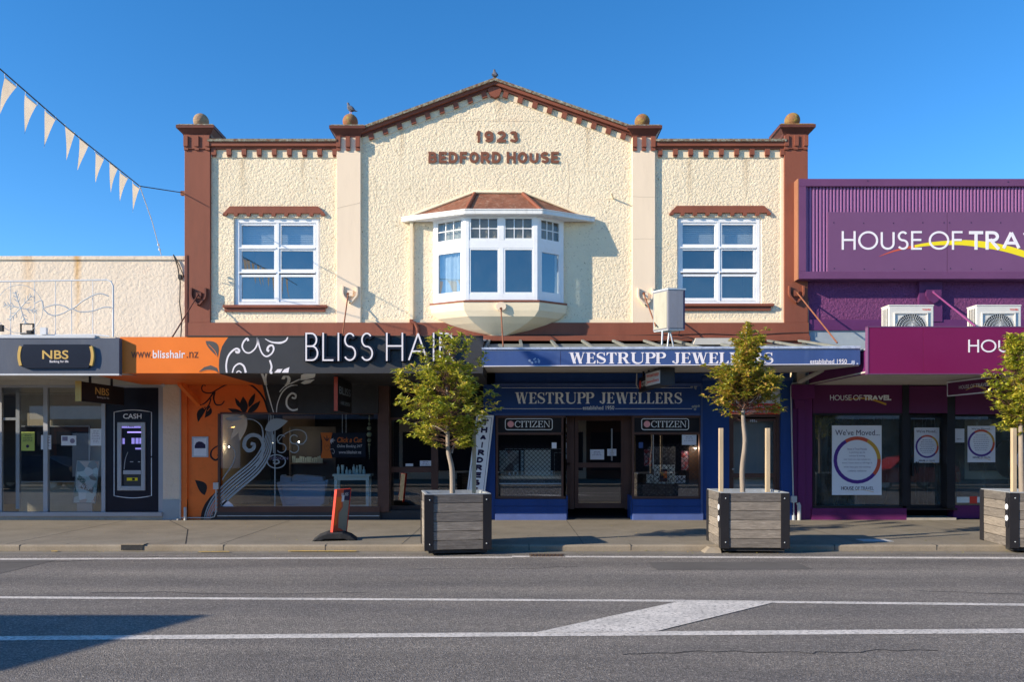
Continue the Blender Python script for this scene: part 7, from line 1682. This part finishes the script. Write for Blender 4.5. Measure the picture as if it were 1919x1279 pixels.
# ================================================================ planters and trees
def planter(x, y, w, d, h, rot, z, label, reflect=0, ref_side='corner'):
    t = thing('planter_box', label, 'planter', (x, y, z), 'timber street planters with black steel corners')
    M = Matrix.Translation((x, y, z)) @ Matrix.Rotation(radians(rot), 4, 'Z')
    nb = 6; hb = h/nb; rr = random.Random(int(x*10)); th = .04
    for side in range(4):
        R = Matrix.Rotation(pi/2*side, 4, 'Z'); ln = w if side % 2 == 0 else d; of = d/2 if side % 2 == 0 else w/2
        mb = MB()
        for k in range(nb):
            j = rr.uniform(-.003, .003); m2 = MB(); m2.box(-ln/2+.045, ln/2-.045, -of+j, -of+th+j, k*hb+.004, (k+1)*hb-.004); mb.merge(m2)
        mb.xform(M @ R); o = build('board_side', mb, 'grey_timber', t, bevel=.006)
    for sx in (-1, 1):
        for sy in (-1, 1):
            mb = MB(); cx_, cy_ = sx*w/2, sy*d/2; e = .014; L1 = .14
            mb.box(min(cx_+sx*e, cx_-sx*L1), max(cx_+sx*e, cx_-sx*L1), min(cy_, cy_+sy*e), max(cy_, cy_+sy*e), -.01, h-.012)
            mb.box(min(cx_, cx_+sx*e), max(cx_, cx_+sx*e), min(cy_+sy*e*.5, cy_-sy*L1), max(cy_+sy*e*.5, cy_-sy*L1), -.011, h-.011)
            mb.xform(M); build('corner_plate', mb, 'dark_frame', t, bevel=.003)
            mb = MB()
            for zz in (.1, h-.1):
                m2 = MB(); m2.lathe((cx_-sx*.075, cy_+sy*e, zz), [(.012, 0), (.012, .006), (.006, .009)], 8, Matrix.Rotation(radians(90)*(-sy), 3, 'X') if False else Matrix.Rotation(radians(-90*sy), 3, 'X')); mb.merge(m2)
            mb.xform(M); build('bolt', mb, 'galv', t)
    mb = MB(); o_ = .02
    for a, b, c, d_ in ((-w/2, w/2, -d/2, -d/2+.05), (-w/2, w/2, d/2-.05, d/2), (-w/2, -w/2+.05, -d/2+.05, d/2-.05), (w/2-.05, w/2, -d/2+.05, d/2-.05)): mb.box(a, b, c, d_, h-.008, h+.006)
    iw, idp = w/2-.05, d/2-.05; mb.box(-iw, iw, -idp, -idp+.005, h-.5, h-.009); mb.box(-iw, iw, idp-.005, idp, h-.5, h-.009); mb.box(-iw, -iw+.005, -idp, idp, h-.5, h-.009); mb.box(iw-.005, iw, -idp, idp, h-.5, h-.009)
    mb.xform(M); build('metal_liner', mb, 'galv', t)
    mb = MB(); mb.box(-iw+.006, iw-.006, -idp+.006, idp-.006, h-.5, h-.16); mb.xform(M); build('soil', mb, 'soil', t)
    mb = MB(); mb.box(-w/2+.06, w/2-.06, -d/2+.05, d/2-.05, -.06, 0); mb.xform(M); build('bearer', mb, 'rubber', t)
    if reflect:
        mb = MB(); a = -w/2-.016; mb.box(a-.012, a, -d/2+.01, -d/2+.13, h-.62, h-.1); mb.xform(M); P = build('reflector_plate', mb, 'dark_frame', t)
        for zz in (h-.26, h-.46):
            mb = MB(); mb.lathe((a-.012, -d/2+.07, zz), [(.052, 0), (.052, .006), (.045, .009)], 18, Matrix.Rotation(radians(-90), 3, 'Y')); mb.xform(M); build('reflector', mb, 'disc_white', P)
    return t
PH = .97
planter(WX(849, 14.05)+.02, 14.25, 1.13, 1.12, .96, 10, PZ+.0, 'weathered timber planter box standing on the kerb in front of the salon door')
planter((WX(1353, 13.9)+WX(1480, 13.9))/2+.01, 14.5, 1.17, 1.17, .97, -2, PZ+.0, 'weathered timber planter box standing before door 191a with two reflectors', 1)
planter(9.42, 14.5, 1.17, 1.17, .97, -8, PZ+.0, 'weathered timber planter box in front of the travel agency', 1)
for x, y in ((WX(1345, 13.6), 14.0),):
    t_ = thing('packing_block', 'grey packing wedge under the corner of the planter before door 191a', 'wedge', (WX(1320, 14.2), 14.2, 0)); mb = MB(); xx = WX(1315, 14.2); mb.hexa([(xx, 14.0, 0), (xx+.3, 14.0, 0), (xx+.3, 14.28, 0), (xx, 14.28, 0), (xx+.12, 14.1, .09), (xx+.3, 14.1, .09), (xx+.3, 14.28, .09), (xx+.12, 14.28, .09)]); build('wedge', mb, 'kerb_concrete', t_)
def stake(px_, D, ytop, label, w=.072):
    x = WX(px_, D); z1 = WZ(ytop, D); t = thing('tree_stake', label, 'stake', (x, D, .6), 'square timber tree stakes in the planters'); mb = MB(); mb.box(x-w/2, x+w/2, D-w/2, D+w/2, .72, z1); build('post', mb, 'stake_wood', t, bevel=.004)
stake(888.5, 14.5, 806, 'pale timber stake in the salon door planter, in front of the leaning white board')
stake(1351, 14.2, 803, 'timber stake rising behind the two reflectors of the planter before door 191a'); stake(1438.5, 14.2, 803, 'timber stake at the plain corner of the planter before door 191a')
stake(1899.5, 14.2, 803, 'timber stake in the planter before the travel agency')
def branch(mb, p, q, r0, r1, rnd, bend=.06, n=5):
    pts = [p.lerp(q, i/n) for i in range(n+1)]
    for i in range(1, n): pts[i] += Vector((rnd.uniform(-1, 1), rnd.uniform(-1, 1), rnd.uniform(-.3, 1)))*bend*(q-p).length
    mb.tube(pts, [r0+(r1-r0)*i/n for i in range(n+1)], 6, cap=False); return pts
def tree(label, D, trunk, outline, seed, leafm, ntip, extra=[], autumn=.0, lsz=.094, bare=(), dens=lambda x, y: 1, zlow=None):
    """trunk: picture points; outline: rows (y, xl, xr) of the crown silhouette at distance D"""
    rnd = random.Random(seed); s = D/F
    tp = [Vector((WX(x, D), D, WZ(y, D))) for x, y in trunk]
    t = thing('street_tree', label, 'tree', tuple(tp[0]), 'young trees in the street planters')
    mb = MB(); n = len(tp); sp = [Vector(q) for q in spline([tuple(p) for p in tp], 5)]; m = len(sp)
    r0 = .045; mb.tube(sp, [r0*(1-.80*(i/(m-1))**1.3)+.004 for i in range(m)], 10); 
    for b in bare:
        q = [Vector((WX(x, D), D+dy, WZ(y, D))) for x, y, dy in b]; qq = [Vector(c) for c in spline([tuple(p) for p in q], 4)]; mb.tube(qq, [.018-.011*i/(len(qq)-1) for i in range(len(qq))], 6)
    build('trunk', mb, 'bark', t)
    ys = [o[0] for o in outline]
    def bounds(y):
        for (y0, a0, b0), (y1, a1, b1) in zip(outline, outline[1:]):
            if y0 <= y <= y1: k = (y-y0)/(y1-y0); return a0+(a1-a0)*k, b0+(b1-b0)*k
        return None
    def axis_at(z):
        best = min(sp, key=lambda p: abs(p.z-z)); return best
    tips = []; tries = 0
    while len(tips) < ntip and tries < 20000:
        tries += 1; y = rnd.uniform(ys[0]+2, ys[-1]-2); b = bounds(y); w = (b[1]-b[0])/2; cx_ = (b[0]+b[1])/2
        g = rnd.uniform(0, 2*pi); rr = rnd.random()**.42; 
        if rnd.random() > .35+.65*w/90: continue
        p = Vector((WX(cx_+w*rr*cos(g), D), D+w*s*rr*sin(g)*.9, WZ(y, D)))
        if rnd.random() > dens(CX+p.x/D*F, y): continue
        k_ = .88+.26*sin(3*g+p.z*5+seed)*sin(2*g-p.z*7+2*seed)+.06*rnd.gauss(0, 1)
        ax_ = Vector((WX(cx_, D), D, p.z)); p = ax_+(p-ax_)*min(1.12, k_)
        if any((p-q).length < .066 for q in tips): continue
        lump = sin(p.x*7.3+seed)*sin(p.z*6.1+1.3*seed)+sin(p.y*6.7+p.z*4.1)*.7
        if lump < -.6 and rr > .2: continue
        tips.append(p)
    tips += [Vector((WX(x, D), D+dy, WZ(y, D))) for x, y, dy in extra]
    br = MB(); lv = MB()
    # limbs: eight leaders, each tip hangs on the nearest leader
    for p in tips:
        z = p.z-.35*math.hypot(p.x-tp[-1].x, p.y-tp[-1].y)-rnd.uniform(.12, .4); z = max(z, WZ(zlow, D)+rnd.uniform(0, .12)); a = axis_at(z)
        a = Vector(a); 
        if a.z > p.z-.03: a = Vector(axis_at(p.z-.1))
        br_pts = branch(br, a, p, .0065, .002, rnd, .07)
        d0 = (p-a).normalized()
        for node in range(3):
            c = p-d0*.075*node*rnd.uniform(.7, 1.2)+Vector((rnd.gauss(0, .018), rnd.gauss(0, .018), rnd.gauss(0, .015)))
            k = rnd.randint(6, 9)
            for i in range(k):
                g = 2*pi*i/k+rnd.uniform(-.4, .4); el = rnd.uniform(-.5, .75)
                dirv = (Vector((cos(g), sin(g), 0))*cos(el)+Vector((0, 0, sin(el))))+d0*.5; dirv.normalize()
                l = lsz*rnd.uniform(.5, 1.35)*(1.12-.12*node); wd = l*rnd.uniform(.19, .27); up = Vector((rnd.uniform(-.5, .5), rnd.uniform(-.5, .5), 1)); sd = dirv.cross(up); sd.normalize(); nn = sd.cross(dirv)
                b0 = c+dirv*.008; mid = b0+dirv*l*.5+nn*l*.07; tip_ = b0+dirv*l-nn*l*.10
                lv.add([b0, mid+sd*wd+nn*wd*.45, tip_, mid-sd*wd+nn*wd*.45, mid-nn*.0], [(0, 1, 4), (1, 2, 4), (0, 4, 3), (4, 2, 3)])
    build('branch', br, 'twig', t); build('crown', lv, leafm, t, recalc=False)
    return t
tree('bushy yellow green young tree with a bent trunk in front of the salon sign', 14.3, [(848, 925), (847, 880), (840, 845), (839, 800), (838, 740), (836, 690), (828, 640)],
     [(624, 815, 884), (640, 785, 890), (660, 770, 905), (685, 764, 908), (702, 744, 908), (735, 744, 915), (760, 744, 924), (785, 745, 920), (805, 755, 908), (822, 766, 900), (838, 800, 895)], 4, 'leaf', 290,
     extra=[(748, 712, 0), (745, 722, .1), (925, 730, 0), (929, 745, .1), (928, 760, .05), (936, 768, 0), (785, 812, .1), (770, 818, 0), (777, 800, .1), (876, 838, .05), (878, 828, 0), (905, 665, .1), (908, 680, 0), (845, 622, 0), (820, 624, .1), (882, 634, 0), (876, 648, .1)],
     bare=[[(839, 815, 0), (825, 804, 0), (811, 799, 0), (798, 806, 0), (785, 811, 0)], [(847, 850, 0), (851, 835, 0), (862, 822, 0), (876, 814, .02)]], dens=lambda x, y: 0 if (y > 798 and 803 < x < 862) else (.35 if y < 655 else (.55 if y < 680 else 1)), zlow=800)
tree('slender young tree with reddish leaves before the blue pilaster and door 191a', 14.5, [(1392, 925), (1391, 880), (1396, 830), (1393, 790), (1392, 740), (1394, 690), (1398, 640), (1400, 612)],
     [(610, 1396, 1404), (620, 1393, 1410), (632, 1386, 1432), (648, 1362, 1440), (668, 1352, 1450), (688, 1334, 1455), (705, 1328, 1462), (722, 1334, 1466), (740, 1330, 1468), (755, 1336, 1464), (768, 1352, 1462), (780, 1368, 1448)], 11, 'leaf_autumn', 280,
     extra=[(1326, 690, 0), (1324, 745, .05), (1350, 772, .1), (1356, 778, 0), (1462, 772, .05), (1434, 624, 0), (1430, 632, .1), (1399, 608, 0), (1404, 616, 0), (1466, 752, .1), (1332, 702, .1)], lsz=.088, dens=lambda x, y: 0 if (y > 742 and 1370 < x < 1446) else (.7 if y < 690 else 1), zlow=775)
tree('young tree with pale trunk in the planter before the travel agency', 14.5, [(1915, 925), (1914, 870), (1913, 800), (1912, 740), (1910, 690), (1906, 640)],
     [(628, 1892, 1915), (640, 1884, 1930), (655, 1880, 1950), (672, 1872, 1960), (690, 1862, 1975), (710, 1856, 1985), (730, 1856, 1985), (752, 1864, 1980), (775, 1874, 1970), (795, 1884, 1960), (808, 1895, 1940)], 23, 'leaf', 270,
     extra=[(1855, 700, 0), (1852, 712, .1), (1853, 735, .05), (1892, 632, 0), (1878, 800, .1), (1886, 806, 0), (1858, 725, 0), (1868, 765, 0)], zlow=800)
# ================================================================ swing sign
D = 15.2; x0 = WX(630, D); t_ = thing('swing_sign', 'narrow orange and grey sandwich sign on a black rubber base by the kerb', 'street sign', (WX(634, D), D, PZ))
f = front(D); u = Vector((.43, .9, 0)).normalized(); fs_ = Fr((WX(623, D), D-.12, PZ), u, (.10, .0, 1), (u.y, -u.x, 0)); H = .85; Wd = .42
mb = MB(); mb.rect(fs_, 0, .1, Wd, H+.1, -.02, .02); mb.rect(fs_, 0, .1, .0+Wd, .10, -.02, .02); B = build('panel', mb, 'lime_cut', t_, bevel=.004)
mb = MB(); mb.prism(fs_, [(0, .1), (Wd, .1), (Wd*.55, .2), (Wd*.35, .22), (Wd*.3, .5), (Wd*.55, .62), (Wd*.45, .8), (Wd*.5, H+.1), (0, H+.1)], .021, .024, False); build('orange_print', mb, 'ring_red', t_)
mb = MB(); mb.prism(fs_, [(0, .25), (Wd*.22, .3), (Wd*.22, .55), (Wd*.45, .62), (Wd*.4, .82), (0, .82)], .0245, .026, False); build('orange_print', mb, 'orange_wall', t_)
mb = MB(); mb.prism(fs_, [(Wd*.5, H+.1), (Wd, H+.1), (Wd, H-.12), (Wd*.6, H-.1), (Wd*.52, H-.02)], .021, .0242, False); mb.prism(fs_, [(0, .1), (Wd, .1), (Wd, .13), (0, .13)], .0265, .028, False); build('dark_print', mb, 'ink', t_)
mb = MB(); text(mb, fs_, 'BLISS', (Wd*.35, H-.02, Wd*.85, H+.035), 0, d=.028); mb.rect(fs_, Wd*.4, .72, Wd*.58, .84, .0242, .027); build('lettering', mb, 'paper', t_)
mb = MB(); fe = .0
for a, b, c, d in ((-.012, .09, 0, H+.11), (Wd, .09, Wd+.012, H+.11), (-.012, H+.1, Wd+.012, H+.115)): mb.rect(fs_, a, b, c, d, -.024, .03)
build('edge_frame', mb, 'red_sign', t_)
mb = MB(); cx_ = WX(633, D); P = [(-.42, 0), (-.30, .09), (-.14, .15), (.14, .15), (.30, .09), (.42, 0), (.26, 0), (.18, .03), (-.18, .03), (-.26, 0)]
fbz = Fr((cx_, D-.28, PZ), (1, .16, 0), (0, 0, 1), (.16, -1, 0)); mb.prism(fbz, P, -.52, .0); build('rubber_base', mb, 'rubber', t_, bevel=.02)
t_ = thing('round_sign', 'round blue and violet ring sign on the travel agency window behind the tree', 'sign', (WX(1935, DF-.2), DF-.2, PZ+1.2)); f = front(DF-.15)
mb = MB(); mb.disc(f, *px(f, [(1940, 862)])[0], .44, 0, .02, 40, .50); build('disc', mb, 'poster_white', t_); mb = MB(); mb.ribbon(f, px(f, [(1940+31*cos(g*pi/20), 862+36*sin(g*pi/20)) for g in range(41)]), .07, .02, .024); build('ring', mb, 'ring_violet', t_)
mb = MB(); mb.tube([f.pt(*px(f, [(1940, 895)])[0], -.02), (WX(1940, DF), DF-.15, PZ)], .02, 8); build('post', mb, 'galv', t_)

# ================================================================ the near side of the street (behind the camera, seen in the glass and in the shadows)
def near_shop(x0, x1, h, col, can, label):
    t = thing('opposite_shop', label, 'building', (x0, -3.2, 0)); mb = MB(); mb.box(x0, x1-.02, -11, -3.2, 0, h); build('wall', mb, col, t)
    mb = MB(); mb.box(x0+.2, x1-.2, -3.19, -3.12, .55, 2.6); build('window', mb, 'nbs_black', t)
    mb = MB(); mb.box(x0, x1-.02, -3.18, -1.2, 3.35, 3.5); mb.box(x0, x1-.02, -1.2, -1.12, 3.2, 3.85); build('canopy', mb, can, t)
for i, (x0, x1, h, col, can) in enumerate(((-44, -33, 5.2, 'charcoal_wall', 'soffit'), (-33, -24, 6.0, 'bronze_frame', 'charcoal'), (-24, -15, 5.4, 'brown_paint', 'white_pvc'), (-15, -6, 5.8, 'charcoal_wall', 'slate_fascia'), (-6, 4, 5.2, 'cream_paint', 'soffit'), (4, 13, 6.1, 'bronze_frame', 'navy'), (13, 24, 5.3, 'charcoal_wall', 'white_pvc'), (24, 40, 5.9, 'cream_trim', 'charcoal'))):
    near_shop(x0, x1, h, col, can, f'{["dark grey", "dark brown", "brown", "charcoal", "cream", "bronze brown", "grey black", "light cream"][i]} shop with canopy reflected from across the street')
def car(x, y, col, label, L_=4.2):
    """side profile lofted across the width, with wheels, windows and lights; nose towards -x"""
    t = thing('parked_car', label, 'car', (x, y, 0)); W = .86; prof = [(-2.1, .35), (-2.1, .62), (-1.95, .78), (-1.1, .93), (-.55, 1.38), (.1, 1.47), (1.0, 1.44), (1.65, 1.12), (2.0, 1.0), (2.1, .7), (2.08, .35)]
    mb = MB(); n = len(prof); P = []
    for w, sc_ in ((-W, 1), (-W*.97, 1), (W*.97, 1), (W, 1)):
        for a, h in prof: k = max(0, h-.95)*.35; P.append((x+a, y+(w-(k if w > 0 else -k)), h))
    mb.add(P, [(i*n+k, i*n+k+1, (i+1)*n+k+1, (i+1)*n+k) for i in range(3) for k in range(n-1)]+[tuple(range(n)), tuple(range(4*n-1, 3*n-1, -1))]+[(i*n, (i+1)*n, (i+1)*n+n-1, i*n+n-1) for i in range(3)]); build('body', mb, col, t)
    for sg in (-1, 1):
        mb = MB(); q = [(-.98, .98), (-.5, 1.32), (.1, 1.40), (.95, 1.37), (1.5, 1.08), (1.4, .98)]; mb.add([(x+a, y+sg*(W-max(0, h-.95)*.35+.006), h) for a, h in q], [tuple(range(6))]); build('side_window', mb, 'nbs_black', t)
        for a in (-1.32, 1.30):
            mb = MB(); mb.lathe((x+a, y+sg*.70, .32), [(.2, -.1), (.32, -.09), (.32, .09), (.2, .1)], 20, Matrix.Rotation(pi/2, 3, 'X')); w_ = build('wheel', mb, 'rubber', t); mb = MB(); mb.lathe((x+a, y+sg*.70, .32), [(.2, -.12), (.2, .12)], 16, Matrix.Rotation(pi/2, 3, 'X')); build('rim', mb, 'galv', w_)
    for sg in (-1, 1): mb = MB(); mb.box(x-2.12, x-2.0, y+sg*.6-.15, y+sg*.6+.15, .62, .75); build('headlight', mb, 'paper', t)
paint('car_red', (.35, .02, .015), .25, .03, 1, 0); paint('car_dark', (.012, .015, .022), .25, .03, 1, 0)
car(16.8, 4.6, 'car_red', 'red hatchback parked across the street, seen reflected in the travel agency window'); car(-20.4, 4.6, 'car_dark', 'dark hatchback parked across the street, seen reflected in the bank window')
# box truck that throws the foreground shadow
t_ = thing('box_truck', 'white box truck parked at the near kerb outside the picture', 'truck', (-14, 4.7, 0))
R_ = Matrix.Translation((-11.15, 5.72, 0)) @ Matrix.Rotation(radians(0), 4, 'Z')
def tb(nm, x0, x1, y0, y1, z0, z1, m, skew=0):
    mb = MB(); mb.hexa([(x0, y0, z0), (x1-skew, y0, z0), (x1, y1, z0), (x0, y1, z0), (x0, y0, z1), (x1-skew, y0, z1), (x1, y1, z1), (x0, y1, z1)]); mb.xform(R_); return build(nm, mb, m, t_)
tb('cargo_box', -5.2, 0, -2.2, 0, .95, 3.5, 'white_pvc', .9); tb('chassis', -6.8, -.2, -1.7, -.5, .6, .94, 'rubber'); tb('cab', -7.0, -5.4, -2.1, -.1, .6, 2.4, 'white_pvc'); tb('windscreen', -7.02, -6.9, -1.9, -.3, 1.5, 2.2, 'nbs_black')
for a in (-6.2, -1.4):
    for b in (-1.95, -.25):
        mb = MB(); mb.lathe((a, b, .45), [(.25, -.14), (.45, -.12), (.45, .12), (.25, .14)], 20, Matrix.Rotation(pi/2, 3, 'X')); mb.xform(R_); build('wheel', mb, 'rubber', t_)

# ================================================================ light, sky, camera
KX, KZ = 2.45, 1.10
sun = bpy.data.lights.new('sun', 'SUN'); sun.energy = 4.4; sun.angle = radians(.55); sun.color = (1.0, .86, .67)
so = bpy.data.objects.new('sun', sun); COL.objects.link(so); so.rotation_euler = Vector((KX, 1, -KZ)).to_track_quat('-Z', 'Y').to_euler(); so.location = (-30, -12, 20)
w = bpy.data.worlds.new('World'); scene.world = w; w.use_nodes = True; t = w.node_tree; t.nodes.clear()
out = t.nodes.new('ShaderNodeOutputWorld'); bg = t.nodes.new('ShaderNodeBackground'); sk = t.nodes.new('ShaderNodeTexSky')
sk.sky_type = 'NISHITA'; sk.sun_disc = False; sk.sun_elevation = math.atan2(KZ, math.hypot(KX, 1)); sk.sun_rotation = math.atan2(-KX, -1); sk.altitude = 2000
sk.air_density = 1.0; sk.dust_density = 0; sk.ozone_density = 3.0
bg.inputs['Strength'].default_value = .15; hs = t.nodes.new('ShaderNodeHueSaturation'); hs.inputs['Saturation'].default_value = 1.27; t.links.new(sk.outputs[0], hs.inputs['Color']); t.links.new(hs.outputs[0], bg.inputs[0]); t.links.new(bg.outputs[0], out.inputs['Surface'])
cam = bpy.data.cameras.new('camera'); co = bpy.data.objects.new('camera', cam); COL.objects.link(co)
cam.sensor_width = 36; cam.lens = 36*F/1919; cam.shift_x = 0; cam.shift_y = (HY-639.5)/1919; cam.clip_end = 2000; cam.clip_start = .1
co.location = (0, 0, HC); co.rotation_euler = (radians(90), 0, 0); scene.camera = co
vs_ = scene.view_settings; vs_.view_transform = 'Standard'; vs_.look = 'None'; vs_.exposure = .75; vs_.gamma = 1; vs_.use_curve_mapping = False
scene.cycles.max_bounces = 8; scene.cycles.transparent_max_bounces = 16; scene.cycles.use_denoising = True
